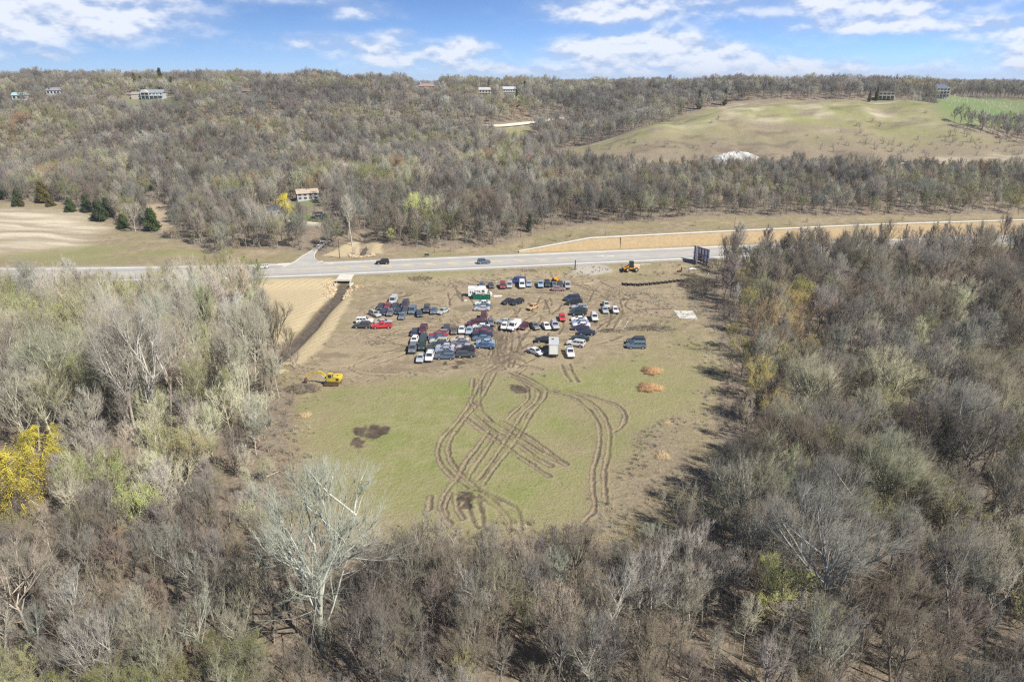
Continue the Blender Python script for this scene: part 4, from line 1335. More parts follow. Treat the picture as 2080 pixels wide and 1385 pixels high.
for (pts_, nm, lab, wid, zoff) in ((CREEK, 'creek', 'dark creek bed running from the culvert into the woods', 1.15, -1.02), (CREEK_UP, 'upper_creek', 'narrow creek winding down to the road', 0.9, -0.75)):
    cr = resample(pts_, 60); vs, fs = [], []
    for i, p in enumerate(cr):
        d = cr[min(i + 1, 59)] - cr[max(i - 1, 0)]; d /= np.linalg.norm(d) + 1e-9
        zc_ = float(zfun(np.array([p[0]]), np.array([p[1]]))[0]) + (0.28 if nm == 'creek' else 0.35)
        wv_ = wid * (1 + 0.25 * math.sin(i * 0.7))
        for s in (-1, 1):
            q = p + np.array([-d[1], d[0]]) * s * wv_; vs.append((q[0], q[1], zc_))
    for i in range(59): a = i * 2; fs.append((a, a + 2, a + 3, a + 1))
    wm = simple_mat(nm + '_water', (0.095, 0.078, 0.06), 0.6, spec=0.2, var=0.35, scale=1.2)
    tag(obj(nm, mesh(nm, vs, fs, [wm])), lab, kind='structure')


def rock(r, s):
    a = np.array([(1, 0, 0), (-1, 0, 0), (0, 1, 0), (0, -1, 0), (0, 0, 1), (0, 0, -1), (.6, .6, .6), (-.6, .6, .6), (.6, -.6, .6), (-.6, -.6, .6), (.6, .6, -.6), (-.6, .6, -.6), (.6, -.6, -.6), (-.6, -.6, -.6)], float)
    a *= np.array([r.uniform(0.6, 1.3) for _ in range(len(a))])[:, None] * s
    return a * np.array([1, r.uniform(.7, 1.1), r.uniform(.5, .8)])


RF = []
_bm = bmesh.new(); [_bm.verts.new(v) for v in rock(random.Random(3), 1)]; bmesh.ops.convex_hull(_bm, input=_bm.verts); _bm.free()


def rocks(name, label, spots, seed, mats):
    r = random.Random(seed); m = MB()
    for x, y, z, s in spots:
        pts = rock(r, s); a = r.uniform(0, 6.28)
        bm = bmesh.new()
        for p in pts: bm.verts.new((p[0] * math.cos(a) - p[1] * math.sin(a), p[0] * math.sin(a) + p[1] * math.cos(a), p[2]))
        h = bmesh.ops.convex_hull(bm, input=bm.verts)
        bm.verts.index_update(); bm.verts.ensure_lookup_table()
        used = {v for f in bm.faces for v in f.verts}; ix = {v: i for i, v in enumerate(used)}
        m.add([(v.co.x + x, v.co.y + y, v.co.z + z) for v in ix], [[ix[v] for v in f.verts] for f in bm.faces], r.randrange(len(mats)))
        bm.free()
    return tag(m.build(name, mats), label, kind='stuff')


RK = [simple_mat('tan_riprap', (0.42, 0.31, 0.18), 0.9), simple_mat('buff_riprap', (0.48, 0.39, 0.26), 0.9), simple_mat('brown_riprap', (0.40, 0.27, 0.15), 0.9), simple_mat('grey_riprap', (0.40, 0.36, 0.30), 0.9)]
sp = []
r = random.Random(5)
for i in range(300):
    t = r.uniform(0, 1) ** 1.3 * 15; j = resample(CREEK, 200)[int(t / 15 * 28)]
    off = r.choice((-1, 1)) * (1.6 + abs(r.gauss(0, 1.3)) + (2 if t < 3 else 0))
    x, y = j[0] + off, j[1] + r.gauss(0, 0.8)
    if y > cy - 0.6 and abs(x - cx) < 2.6: continue
    sp.append((x, y, float(zfun(np.array([x]), np.array([y]))[0]) + 0.12, r.uniform(0.18, 0.42)))
rocks('riprap', 'tan riprap stones heaped round the culvert mouth', sp, 6, RK)
sp = []
for i in range(130):
    x0, y0 = gp(735 + r.uniform(-26, 26), 519 + r.uniform(-4.5, 2.5), 1.6)
    sp.append((x0, y0, float(zfun(np.array([x0]), np.array([y0]))[0]) + 0.15, r.uniform(0.25, 0.55)))
rocks('creek_riprap', 'orange-tan riprap stones where the creek reaches the road', sp, 8, RK)
# ------------------------------------------------------------------ cars
def paint_mat():
    m, w, b = new_mat('car_paint')
    a = w.n.new('ShaderNodeAttribute'); a.attribute_type = 'OBJECT'; a.attribute_name = 'tint'
    tc = w.n.new('ShaderNodeTexCoord'); n = w.noise(tc.outputs['Object'], 2.2, 4, 0.65)
    w.put(b.inputs['Base Color'], w.mix(w.math('MULTIPLY', w.ramp(n, 0.5, 0.8), 0.35), a.outputs['Color'], rgb(0.26, 0.22, 0.17)))
    b.inputs['Roughness'].default_value = 0.42; b.inputs['Coat Weight'].default_value = 0.35; b.inputs['Coat Roughness'].default_value = 0.15
    return m


M_PAINT = paint_mat()
M_GLASS = simple_mat('tinted_window', (0.030, 0.037, 0.047), 0.07, spec=0.8)
M_TYRE = simple_mat('tyre_rubber', (0.022, 0.022, 0.022), 0.85)
M_RIM = simple_mat('wheel_rim', (0.48, 0.48, 0.47), 0.4, 0.5)
M_LAMP = simple_mat('headlamp_lens', (0.62, 0.64, 0.64), 0.2, spec=0.6)
M_TAIL = simple_mat('tail_lamp_lens', (0.34, 0.02, 0.02), 0.3)
M_TRIM = simple_mat('black_trim', (0.03, 0.03, 0.032), 0.7)

CT = {  # length, width, height, belt, hood, tail, glass foot rear/front, roof rear/front, wheel radius, wheelbase
    'sedan': (4.75, 1.80, 1.43, 0.94, 0.80, 0.92, -1.72, 1.12, -1.02, 0.25, 0.32, 2.75),
    'coupe': (4.50, 1.76, 1.34, 0.90, 0.76, 0.86, -1.75, 0.98, -0.80, 0.15, 0.32, 2.60),
    'hatchback': (4.10, 1.72, 1.46, 0.95, 0.84, 0.98, -1.98, 1.05, -1.60, 0.25, 0.31, 2.50),
    'wagon': (4.80, 1.80, 1.48, 0.95, 0.82, 0.98, -2.30, 1.12, -2.02, 0.22, 0.32, 2.75),
    'suv': (4.70, 1.88, 1.78, 1.10, 1.02, 1.10, -2.30, 1.12, -2.10, 0.28, 0.38, 2.70),
    'minivan': (4.90, 1.92, 1.76, 1.06, 0.94, 1.06, -2.40, 1.65, -2.20, 0.62, 0.34, 2.95),
    'van': (5.40, 2.00, 2.08, 1.25, 1.05, 1.25, -2.68, 1.80, -2.62, 1.05, 0.38, 3.50),
    'pickup': (5.40, 1.95, 1.80, 1.12, 1.04, 1.12, -0.62, 1.20, -0.48, 0.38, 0.39, 3.45)}
CAR_MESH = {}


def car_meshes(ty):
    L, W, H, belt, hood, tail, gr0, gf0, rr, rf, wr, wb = CT[ty]
    w = W / 2; gb = 0.21 + (0.12 if ty in ('suv', 'pickup', 'van') else 0)
    out = {}

    def sec(x, zb, zt, k):
        return [(x, -w * k * 0.93, zb), (x, -w * k, zb + 0.14), (x, -w * k, (zb + zt) * 0.5 + 0.08), (x, -w * k * 0.90, zt), (x, w * k * 0.90, zt), (x, w * k, (zb + zt) * 0.5 + 0.08), (x, w * k, zb + 0.14), (x, w * k * 0.93, zb)]
    body = MB()
    st = [(-L / 2, gb + 0.20, tail - 0.16, 0.86), (-L / 2 + 0.12, gb + 0.05, tail - 0.03, 0.96)]
    if ty == 'pickup':
        st += [(-L / 2 + 0.5, gb, tail, 1.0), (gr0, gb, belt, 1.0)]
    else:
        st += [(gr0 if gr0 > -L / 2 + 0.2 else -L / 2 + 0.2, gb, (belt + tail) / 2, 1.0)]
    st += [((gr0 + gf0) / 2, gb, belt, 1.0), (gf0, gb, belt - 0.02, 1.0), (gf0 + (L / 2 - gf0) * 0.6, gb, hood + 0.04, 0.98), (L / 2 - 0.14, gb + 0.03, hood - 0.08, 0.93), (L / 2, gb + 0.16, hood - 0.22, 0.82)]
    body.loft([sec(*q) for q in st])
    for sx in (-1, 1):      # dark wheel arches
        for x in (-wb / 2 - 0.05, wb / 2 - 0.05):
            body.cyl((x, sx * (w - 0.12), wr + 0.02), (x, sx * (w + 0.004), wr + 0.02), wr + 0.08, 12, 1)
    body.box((L / 2 - 0.05, 0, gb + 0.20), (0.16, W * 0.84, 0.16), 1); body.box((-L / 2 + 0.05, 0, gb + 0.20), (0.16, W * 0.86, 0.16), 1)
    out['body'] = body.mesh(ty + '_body', [M_PAINT, M_TRIM])
    wb_, wt = w * 0.885, w * 0.70 if ty not in ('van', 'minivan', 'suv') else w * 0.80
    B = [(gr0, -wb_, belt - 0.03), (gf0, -wb_, belt - 0.03), (gf0, wb_, belt - 0.03), (gr0, wb_, belt - 0.03)]
    T = [(rr, -wt, H - 0.05), (rf, -wt, H - 0.05), (rf, wt, H - 0.05), (rr, wt, H - 0.05)]
    T2 = [(rr + 0.12, -wt * 0.8, H), (rf - 0.14, -wt * 0.8, H), (rf - 0.14, wt * 0.8, H), (rr + 0.12, wt * 0.8, H)]
    cab = MB(); cab.add(B + T + T2, [(0, 1, 5, 4), (1, 2, 6, 5), (2, 3, 7, 6), (3, 0, 4, 7), (4, 5, 9, 8), (5, 6, 10, 9), (6, 7, 11, 10), (7, 4, 8, 11), (8, 9, 10, 11)])
    if ty == 'suv' or ty == 'wagon':
        for sx in (-1, 1): cab.box(((rr + rf) / 2, sx * wt * 0.78, H + 0.045), ((rf - rr) * 0.85, 0.05, 0.05), 1)
    out['cabin'] = cab.mesh(ty + '_cabin', [M_PAINT, M_TRIM])

    def pane(name, a, b, c, d, u0, u1, v0, v1, both=False):
        """pane set on the quad a b (foot) c d (head)"""
        a, b, c, d = (Vector(p) for p in (a, b, c, d))
        n = (b - a).cross(d - a).normalized()
        q = lambda u, v: (a * (1 - u) + b * u) * (1 - v) + (d * (1 - u) + c * u) * v
        vs = [q(u0, v0), q(u1, v0), q(u1, v1), q(u0, v1)]
        m = MB(); m.add([p + n * 0.014 for p in vs] + [p - n * 0.02 for p in vs], [(0, 1, 2, 3), (7, 6, 5, 4), (0, 4, 5, 1), (1, 5, 6, 2), (2, 6, 7, 3), (3, 7, 4, 0)])
        return m.mesh(name, [M_GLASS])
    out['windshield'] = pane('windshield', B[1], B[2], T[2], T[1], 0.07, 0.93, 0.10, 0.93)
    out['rear_window'] = pane('rear_window', B[3], B[0], T[0], T[3], 0.10, 0.90, 0.16, 0.90)
    ns = {'pickup': 1, 'coupe': 1, 'van': 2}.get(ty, 2)
    sp = {1: [(0.10, 0.86)], 2: [(0.07, 0.46), (0.51, 0.88)]}[ns]
    if ty in ('suv', 'wagon', 'minivan'): sp = [(0.05, 0.30), (0.34, 0.60), (0.64, 0.88)]
    if ty == 'van': sp = [(0.72, 0.93)] if True else sp
    out['side_window'] = [pane('side_window', B[0], B[1], T[1], T[0], a, b, 0.16, 0.88) for a, b in sp] + [pane('side_window', B[2], B[3], T[3], T[2], 1 - b, 1 - a, 0.16, 0.88) for a, b in sp]
    wh = MB(); wh.cyl((0, -0.11, 0), (0, 0.11, 0), wr, 14, 0); wh.cyl((0, -0.118, 0), (0, 0.118, 0), wr * 0.6, 10, 1)
    out['wheel'] = wh.mesh('wheel', [M_TYRE, M_RIM])
    out['wheel_at'] = [(x, sx * (w - 0.085), wr) for x in (-wb / 2 - 0.05, wb / 2 - 0.05) for sx in (-1, 1)]
    hl = MB().box((0, 0, 0), (0.14, 0.34, 0.15)).mesh('headlight', [M_LAMP]); tl = MB().box((0, 0, 0), (0.10, 0.26, 0.22)).mesh('taillight', [M_TAIL])
    out['lights'] = [('headlight', hl, (L / 2 - 0.10, s * w * 0.62, hood - 0.20)) for s in (-1, 1)] + [('taillight', tl, (-L / 2 + 0.03, s * w * 0.70, tail - 0.22)) for s in (-1, 1)]
    if ty == 'pickup':
        bed = MB(); bed.box(((-L / 2 + gr0) / 2 + 0.02, 0, tail + 0.005), (gr0 + L / 2 - 0.35, W * 0.78, 0.03), 0)
        out['bed'] = bed.mesh('bed', [simple_mat('pickup_bed', (0.05, 0.05, 0.055), 0.8)])
        rail = MB()
        for s in (-1, 1): rail.box(((-L / 2 + gr0) / 2, s * w * 0.87, tail + 0.10), (gr0 + L / 2 - 0.12, 0.12, 0.22))
        rail.box((-L / 2 + 0.14, 0, tail + 0.10), (0.10, W * 0.82, 0.22))
        out['bed_rail'] = rail.mesh('bed_rail', [M_PAINT])
    return out


def make_car(ty, col, x, y, z, heading, label, group, name=None, tilt=0.0):
    if ty not in CAR_MESH: CAR_MESH[ty] = car_meshes(ty)
    q = CAR_MESH[ty]
    e = empty(name or {'suv': 'parked_suv', 'minivan': 'parked_minivan', 'van': 'parked_van', 'pickup': 'parked_pickup'}.get(ty, 'parked_car'), (x, y, z), R(heading))
    e.rotation_euler[1] = tilt
    tag(e, label, {'van': 'van', 'minivan': 'minivan', 'pickup': 'pickup truck', 'suv': 'suv'}.get(ty, 'car'), group)
    for nm in ('body', 'cabin', 'windshield', 'rear_window', 'bed', 'bed_rail'):
        if nm in q:
            o = obj(nm, q[nm], e)
            if nm in ('body', 'cabin', 'bed_rail'): o['tint'] = col
    for me in q['side_window']: obj('side_window', me, e)
    for p in q['wheel_at']: obj('wheel', q['wheel'], e, p)
    for nm, me, p in q['lights']: obj(nm, me, e, p)
    return e


CC = dict(white=(0.60, 0.60, 0.585), silver=(0.34, 0.35, 0.36), grey=(0.13, 0.14, 0.155), charcoal=(0.045, 0.05, 0.057), black=(0.012, 0.013, 0.016), navy=(0.015, 0.024, 0.055), blue=(0.05, 0.09, 0.18), steel=(0.085, 0.125, 0.18), lightblue=(0.25, 0.31, 0.40),
          red=(0.52, 0.025, 0.03), maroon=(0.085, 0.018, 0.028), crimson=(0.22, 0.035, 0.045), green=(0.015, 0.034, 0.03), teal=(0.03, 0.05, 0.06), beige=(0.45, 0.41, 0.33), gold=(0.46, 0.30, 0.14), plum=(0.04, 0.026, 0.05), royal=(0.025, 0.045, 0.17), pink=(0.26, 0.14, 0.14), brown=(0.11, 0.085, 0.075), lilac=(0.50, 0.49, 0.53))
CW = dict(steel='steel blue', lightblue='light blue', green='dark green', teal='dark teal', royal='royal blue', gold='gold-brown', grey='mid grey', lilac='pale lilac', plum='dark plum')
CROPS = {1: (680, 500, 5.2), 2: (980, 500, 5.2), 3: (800, 640, 8.667), 4: (1000, 570, 8.658)}
F, B_, L_, R_ = -90, 90, 180, 0
A, Bk, C1, C2, C3, M_, RC, W_, SO = 'in the northwest huddle', 'in the row below the road bank', 'in the lower left block', 'in the middle of the lower block', 'in the packed column of the lower block', 'in the open middle row', 'in the right-hand column', 'by the wall of brush at left', 'standing apart'
CARS = [
    (1, 490, 632, 'sedan', 'charcoal', F, A), (1, 618, 572, 'van', 'silver', F, A), (1, 567, 636, 'hatchback', 'crimson', F, A), (1, 625, 632, 'sedan', 'teal', F, A), (1, 470, 700, 'wagon', 'silver', -50, A), (1, 552, 688, 'sedan', 'navy', F, A), (1, 615, 686, 'sedan', 'grey', F, A), (1, 680, 674, 'sedan', 'navy', F, A),
    (1, 740, 622, 'minivan', 'plum', F, A), (1, 742, 672, 'sedan', 'charcoal', F, A), (1, 722, 726, 'sedan', 'grey', F, A), (1, 800, 674, 'minivan', 'steel', F, A), (1, 858, 712, 'sedan', 'teal', -78, A), (1, 922, 668, 'suv', 'charcoal', F, A), (1, 1042, 682, 'sedan', 'steel', -88, SO), (1, 1145, 688, 'sedan', 'silver', -118, SO),
    (1, 315, 782, 'suv', 'white', 6, W_), (1, 300, 832, 'suv', 'charcoal', 175, W_), (1, 485, 834, 'pickup', 'red', 184, W_), (1, 515, 798, 'sedan', 'silver', 5, W_),
    (1, 1560, 604, 'sedan', 'white', L_, 'below the green container'), (1, 1555, 662, 'sedan', 'silver', L_, 'below the green container'), (1, 1568, 634, 'sedan', 'steel', L_, 'below the green container'),
    (1, 1830, 585, 'sedan', 'black', -128, SO), (1, 1925, 593, 'wagon', 'black', -132, SO),
    (1, 1552, 410, 'hatchback', 'steel', F, Bk), (2, 90, 415, 'sedan', 'charcoal', -82, Bk), (2, 215, 415, 'minivan', 'crimson', F, Bk), (2, 285, 410, 'minivan', 'silver', F, Bk), (2, 372, 364, 'van', 'royal', 178, Bk), (2, 418, 404, 'van', 'white', F, Bk), (2, 490, 398, 'sedan', 'lightblue', F, Bk),
    (2, 622, 402, 'pickup', 'lightblue', F, Bk), (2, 690, 398, 'suv', 'green', -85, Bk), (2, 762, 408, 'sedan', 'grey', -80, Bk), (2, 825, 400, 'sedan', 'charcoal', F, Bk), (2, 872, 408, 'minivan', 'silver', F, Bk), (2, 800, 450, 'coupe', 'pink', 4, Bk),
    (2, 530, 646, 'hatchback', 'gold', -128, SO), (2, 843, 756, 'hatchback', 'red', F, SO),
    (2, 205, 800, 'sedan', 'silver', 172, M_), (2, 232, 848, 'hatchback', 'white', -97, M_), (2, 340, 846, 'van', 'white', -118, M_), (2, 432, 848, 'hatchback', 'maroon', -112, M_), (2, 548, 843, 'sedan', 'grey', -68, M_), (2, 672, 843, 'sedan', 'white', -78, M_), (2, 765, 836, 'suv', 'silver', -82, M_),
    (2, 650, 990, 'sedan', 'black', 178, 'behind the box truck'), (2, 560, 1112, 'sedan', 'white', -48, 'beside the box truck'), (2, 925, 1120, 'pickup', 'white', -87, 'beside the box truck'), (2, 985, 1024, 'suv', 'white', 156, 'below the right-hand column'), (2, 1030, 972, 'sedan', 'green', 174, 'below the right-hand column'), (2, 1095, 910, 'sedan', 'navy', 176, 'below the right-hand column'),
    (2, 945, 548, 'minivan', 'navy', 192, RC), (2, 968, 592, 'minivan', 'black', 186, RC), (2, 1022, 638, 'wagon', 'silver', 183, RC), (2, 1022, 668, 'sedan', 'charcoal', 181, RC), (2, 1010, 700, 'suv', 'green', 180, RC), (2, 1018, 768, 'coupe', 'white', 180, RC), (2, 1032, 802, 'sedan', 'lightblue', 180, RC), (2, 1045, 832, 'sedan', 'white', 178, RC), (2, 1035, 862, 'sedan', 'plum', 180, RC),
    (2, 1300, 622, 'sedan', 'silver', F, SO), (2, 1300, 668, 'sedan', 'silver', F, SO), (2, 1402, 674, 'hatchback', 'white', F, SO), (2, 1182, 750, 'suv', 'white', F, SO), (2, 1622, 998, 'suv', 'charcoal', 178, SO), (2, 1622, 1044, 'minivan', 'steel', 178, SO),
    (3, 515, 278, 'pickup', 'maroon', F, C1), (3, 430, 296, 'sedan', 'navy', F, C1), (3, 412, 436, 'hatchback', 'white', F, C1), (3, 557, 386, 'sedan', 'teal', F, C1), (3, 435, 578, 'minivan', 'grey', F, C1), (3, 585, 520, 'suv', 'green', F, C1), (3, 590, 600, 'sedan', 'green', F, C1), (3, 642, 705, 'suv', 'white', F, C1), (3, 478, 748, 'sedan', 'silver', F, C1),
    (3, 690, 358, 'sedan', 'crimson', L_, C2), (3, 860, 340, 'hatchback', 'pink', L_, C2), (3, 760, 396, 'sedan', 'blue', L_, C2), (3, 840, 432, 'wagon', 'beige', L_, C2), (3, 810, 478, 'sedan', 'teal', L_, C2), (3, 850, 540, 'sedan', 'silver', L_, C2), (3, 905, 600, 'sedan', 'lightblue', L_, C2), (3, 915, 650, 'coupe', 'charcoal', L_, C2), (3, 880, 720, 'wagon', 'steel', 178, C2),
    (3, 1120, 436, 'sedan', 'beige', L_, C2), (3, 1145, 492, 'sedan', 'grey', L_, C2), (3, 1210, 560, 'sedan', 'silver', L_, C2), (3, 1240, 622, 'suv', 'black', L_, C2), (3, 1265, 690, 'wagon', 'charcoal', 4, C2),
    (3, 965, 282, 'sedan', 'teal', F, C3), (3, 1075, 280, 'sedan', 'brown', F, C3), (3, 1190, 270, 'sedan', 'lilac', F, C3), (3, 1305, 268, 'sedan', 'lightblue', F, C3),
    (3, 1592, 76, 'minivan', 'maroon', F, C3), (3, 1535, 130, 'sedan', 'navy', 175, C3), (3, 1635, 142, 'hatchback', 'grey', F, C3), (3, 1420, 160, 'suv', 'maroon', 178, C3), (3, 1545, 196, 'sedan', 'white', 178, C3), (3, 1600, 232, 'sedan', 'teal', 178, C3), (3, 1480, 258, 'sedan', 'crimson', 178, C3), (3, 1560, 330, 'pickup', 'navy', 2, C3),
    (3, 1550, 408, 'sedan', 'steel', 180, C3), (3, 1610, 478, 'sedan', 'lightblue', 180, C3), (3, 1602, 538, 'sedan', 'blue', 2, C3)]
cp = []
for cr_, cx_, cy_, ty, co, hd, cl in CARS:
    ox, oy, k = CROPS[cr_]
    x, y = gp(ox + cx_ / k, oy + cy_ / k, CT[ty][2] * 0.42)
    cp.append([x, y, ty, co, hd + rnd.uniform(-2.5, 2.5), cl, ox + cx_ / k])
# nudge the cars apart until none of them touch
for it in range(80):
    moved = False
    for i in range(len(cp)):
        for j in range(i):
            a, b = cp[i], cp[j]
            if abs(a[0] - b[0]) > 6 or abs(a[1] - b[1]) > 6: continue
            best = None
            for ka in (-.33, -.11, .11, .33):
                for kb in (-.33, -.11, .11, .33):
                    La, Lb = CT[a[2]][0], CT[b[2]][0]
                    ax, ay = a[0] + math.cos(R(a[4])) * La * ka, a[1] + math.sin(R(a[4])) * La * ka
                    bx, by = b[0] + math.cos(R(b[4])) * Lb * kb, b[1] + math.sin(R(b[4])) * Lb * kb
                    need = CT[a[2]][1] / 2 + CT[b[2]][1] / 2 + 0.22; d = math.hypot(ax - bx, ay - by)
                    if d < need and (best is None or need - d > best[0]): best = (need - d, (ax - bx) / (d + 1e-6), (ay - by) / (d + 1e-6))
            if best:
                p = best[0] * 0.5; moved = True
                a[0] += best[1] * p; a[1] += best[2] * p; b[0] -= best[1] * p; b[1] -= best[2] * p
    if not moved: break
FACE = lambda h: 'facing the camera' if -125 < h < -55 else 'seen from the side'
names_ = {}
for q in cp:
    key = '%s %s %s' % (CW.get(q[3], q[3]), {'suv': 'SUV', 'coupe': 'coupe'}.get(q[2], q[2]), q[5])
    names_.setdefault(key, []).append(q)
for key, lst in names_.items():
    lst.sort(key=lambda q: q[6])
    for i, q in enumerate(lst):
        lab = key if len(lst) == 1 else '%s, %s of %d from left' % (key, ['first', 'second', 'third', 'fourth', 'fifth'][i], len(lst))
        z = float(zfun(np.array([q[0]]), np.array([q[1]]))[0]) + 0.05
        c = jitter(CC[q[3]], rnd, 0.1)
        make_car(q[2], c, q[0], q[1], z, q[4], lab, 'vehicles stored in the dirt lot', tilt=rnd.gauss(0, 0.008))
# traffic on the road and vehicles across it
for u, v, ty, co, hd, lab, nm in ((777, 533, 'suv', 'black', 180, 'black SUV driving left in the far lane of the road', 'driving_suv'), (983, 532, 'suv', 'steel', 3, 'steel blue SUV driving right on the road median', 'driving_suv'),
                                  (531, 541.5, 'wagon', 'white', 183, 'white car waiting on the road near the side street', 'driving_car'), (1513, 509, 'suv', 'grey', 8, 'grey SUV on the road half hidden by roadside trees', 'driving_suv'),
                                  (1398, 501, 'sedan', 'silver', 188, 'silver car on the far lane above the billboard', 'driving_car')):
    x, y = gp(u, v, ROAD_Z + 0.6)
    sl = math.degrees(math.atan(float(np.interp(x, _xs, _sl))))
    if nm and lab.startswith('silver car'): continue
    make_car(ty, CC[co], x, y, ROAD_Z + 0.008, hd + sl - (3 if hd < 90 else 3), lab, 'vehicles on the road', nm)
for u, v, ty, co, hd, lab in ((1826, 332, 'pickup', 'white', 195, 'white pickup parked at the foot of the bare hill'), (1872, 365, 'van', 'white', 190, 'white van among the trees below the bare hill'), (1840, 329, 'van', 'beige', 190, 'beige van beside the white pickup under the hill')):
    x, y, z = at(u, v)
    make_car(ty, CC[co], x, y, float(ground_z(np.array([x]), np.array([y]))[0]) + 0.1, hd, lab, 'vehicles at the quarry')

# ------------------------------------------------------------------ box truck
M_TWHITE = simple_mat('truck_white', (0.70, 0.70, 0.67), 0.6, var=0.08); M_TGREY = simple_mat('truck_roof_grey', (0.40, 0.42, 0.42), 0.6, var=0.12)
x, y = gp(1000 + 1078 / 8.658, 570 + 1338 / 8.658, 0.3)
bt = empty('box_truck', (x, y, float(zfun(np.array([x]), np.array([y]))[0]) + 0.05), R(-3)); tag(bt, 'white box truck with grey roof, rear door towards the camera', 'truck')
bw, bl, bh = 2.35, 5.2, 2.5
m = MB(); m.box((0, bl / 2, 0.75 + bh / 2), (bw, bl, bh)); m.build('cargo_box', M_TWHITE, bt)
m = MB(); m.box((0, bl / 2, 0.75 + bh + 0.03), (bw + 0.04, bl + 0.04, 0.05)); rf = m.build('roof', M_TGREY, bt)
MB().box((-0.25, 3.6, 0.75 + bh + 0.10), (0.55, 0.5, 0.10)).build('vent_hatch', M_TRIM, rf)
for i in range(6): MB().box((0, -0.03, 0.86 + 0.39 * i + 0.18), (bw - 0.34, 0.05, 0.375)).build('door_slat', M_TWHITE, bt)
for s in (-1, 1): MB().box((s * (bw / 2 - 0.07), -0.05, 0.75 + bh / 2), (0.12, 0.12, bh)).build('door_post', M_TGREY, bt)
MB().box((0, -0.05, 0.75 + bh - 0.05), (bw - 0.28, 0.10, 0.10)).build('door_header', M_TGREY, bt)
MB().box((0, -0.15, 0.52), (bw * 0.9, 0.25, 0.16)).build('bumper', M_TRIM, bt)
MB().box((0, bl / 2 + 0.3, 0.62), (1.0, bl + 0.6, 0.2)).build('chassis', M_TRIM, bt)
cabm = MB(); cabm.box((0, bl + 0.95, 1.25), (2.0, 1.7, 1.3)); cabm.box((0, bl + 2.1, 0.95), (1.8, 0.9, 0.75)); cabm.build('cab', M_TWHITE, bt)
wm = MB(); wm.cyl((-0.13, 0, 0), (0.13, 0, 0), 0.42, 14, 0); wm.cyl((-0.14, 0, 0), (0.14, 0, 0), 0.22, 10, 1); wm = wm.mesh('truck_wheel', [M_TYRE, M_RIM])
for s in (-1, 1):
    for yy in (1.1, bl + 1.9): obj('wheel', wm, bt, (s * 0.98, yy, 0.42))

# ------------------------------------------------------------------ white camper van and green container
x, y = gp(680 + 1520 / 5.2, 500 + 520 / 5.2, 0.4)
cv = empty('camper_van', (x, y, 0.03), R(0)); tag(cv, 'white box-bodied camper van behind the green container', 'camper van')
m = MB(); m.box((-0.5, 0, 1.75), (5.2, 2.2, 2.6)); m.build('body', M_TWHITE, cv)
m = MB(); m.prism([(2.1, 0.5), (4.0, 0.5), (4.1, 1.05), (3.1, 1.35), (2.6, 2.1), (2.1, 2.1)], -0.95, 0.95); m.build('cab', M_TWHITE, cv)
for xx, w_, z_ in ((-2.45, 0.3, 1.7), (-1.85, 0.25, 1.7), (-0.35, 1.8, 1.85), (1.45, 0.8, 2.05)):
    MB().box((xx, -1.105, z_), (w_, 0.05, 0.62)).build('window', M_GLASS, cv)
MB().box((2.92, 0, 1.72), (0.05, 1.6, 0.6), ry=-0.6).build('windshield', M_GLASS, cv)
MB().box((-0.5, 0, 3.08), (1.2, 1.0, 0.12)).build('roof_vent', M_TGREY, cv)
for s in (-1, 1):
    for xx in (-1.9, 2.9): o = obj('wheel', wm, cv, (xx, s * 0.92, 0.42), math.pi / 2)
M_GREEN = simple_mat('container_green', (0.012, 0.13, 0.085), 0.6, var=0.2, scale=1.0)
x, y = gp(680 + 1552 / 5.2, 500 + 552 / 5.2, 0.1)
dm = empty('roll_off_container', (x, y, 0.04), R(1)); tag(dm, 'dark green open roll-off container full of white rubbish', 'container')
for yy in (-1.15, 1.15): MB().box((0, yy, 0.85), (5.2, 0.08, 1.4)).build('side_panel', M_GREEN, dm)
for xx in (-2.6, 2.6): MB().box((xx, 0, 0.85), (0.08, 2.22, 1.4)).build('end_panel', M_GREEN, dm)
MB().box((0, 0, 0.2), (5.1, 2.2, 0.1)).build('floor_plate', M_GREEN, dm)
for k in range(9): MB().box((-2.4 + 0.6 * k, -1.23, 0.85), (0.12, 0.10, 1.38)).build('rib', M_GREEN, dm)
for yy in (-1.19, 1.19): MB().box((0, yy, 1.60), (5.3, 0.16, 0.12)).build('top_rail', M_GREEN, dm)
for s in (-1, 1): MB().cyl((s * 2.1, -0.9, 0.1), (s * 2.1, 0.9, 0.1), 0.13, 8).build('roller', M_TRIM, dm)
rk = random.Random(4); m = MB()
for k in range(46): m.box((rk.uniform(-2.3, 2.3), rk.uniform(-0.9, 0.9), 1.15 + rk.uniform(0, 0.6)), (rk.uniform(.3, 1.3), rk.uniform(.2, .8), rk.uniform(.06, .35)), rk.randrange(3), rk.uniform(0, 3), rk.uniform(-.5, .5), rk.uniform(-.5, .5))
tag(m.build('rubbish', [M_TWHITE, simple_mat('rubbish_grey', (0.33, 0.32, 0.30), 0.9), simple_mat('rubbish_wood', (0.36, 0.26, 0.16), 0.9)], None, (x, y, 0.04)), 'white and grey rubbish heaped in the green container', kind='stuff')
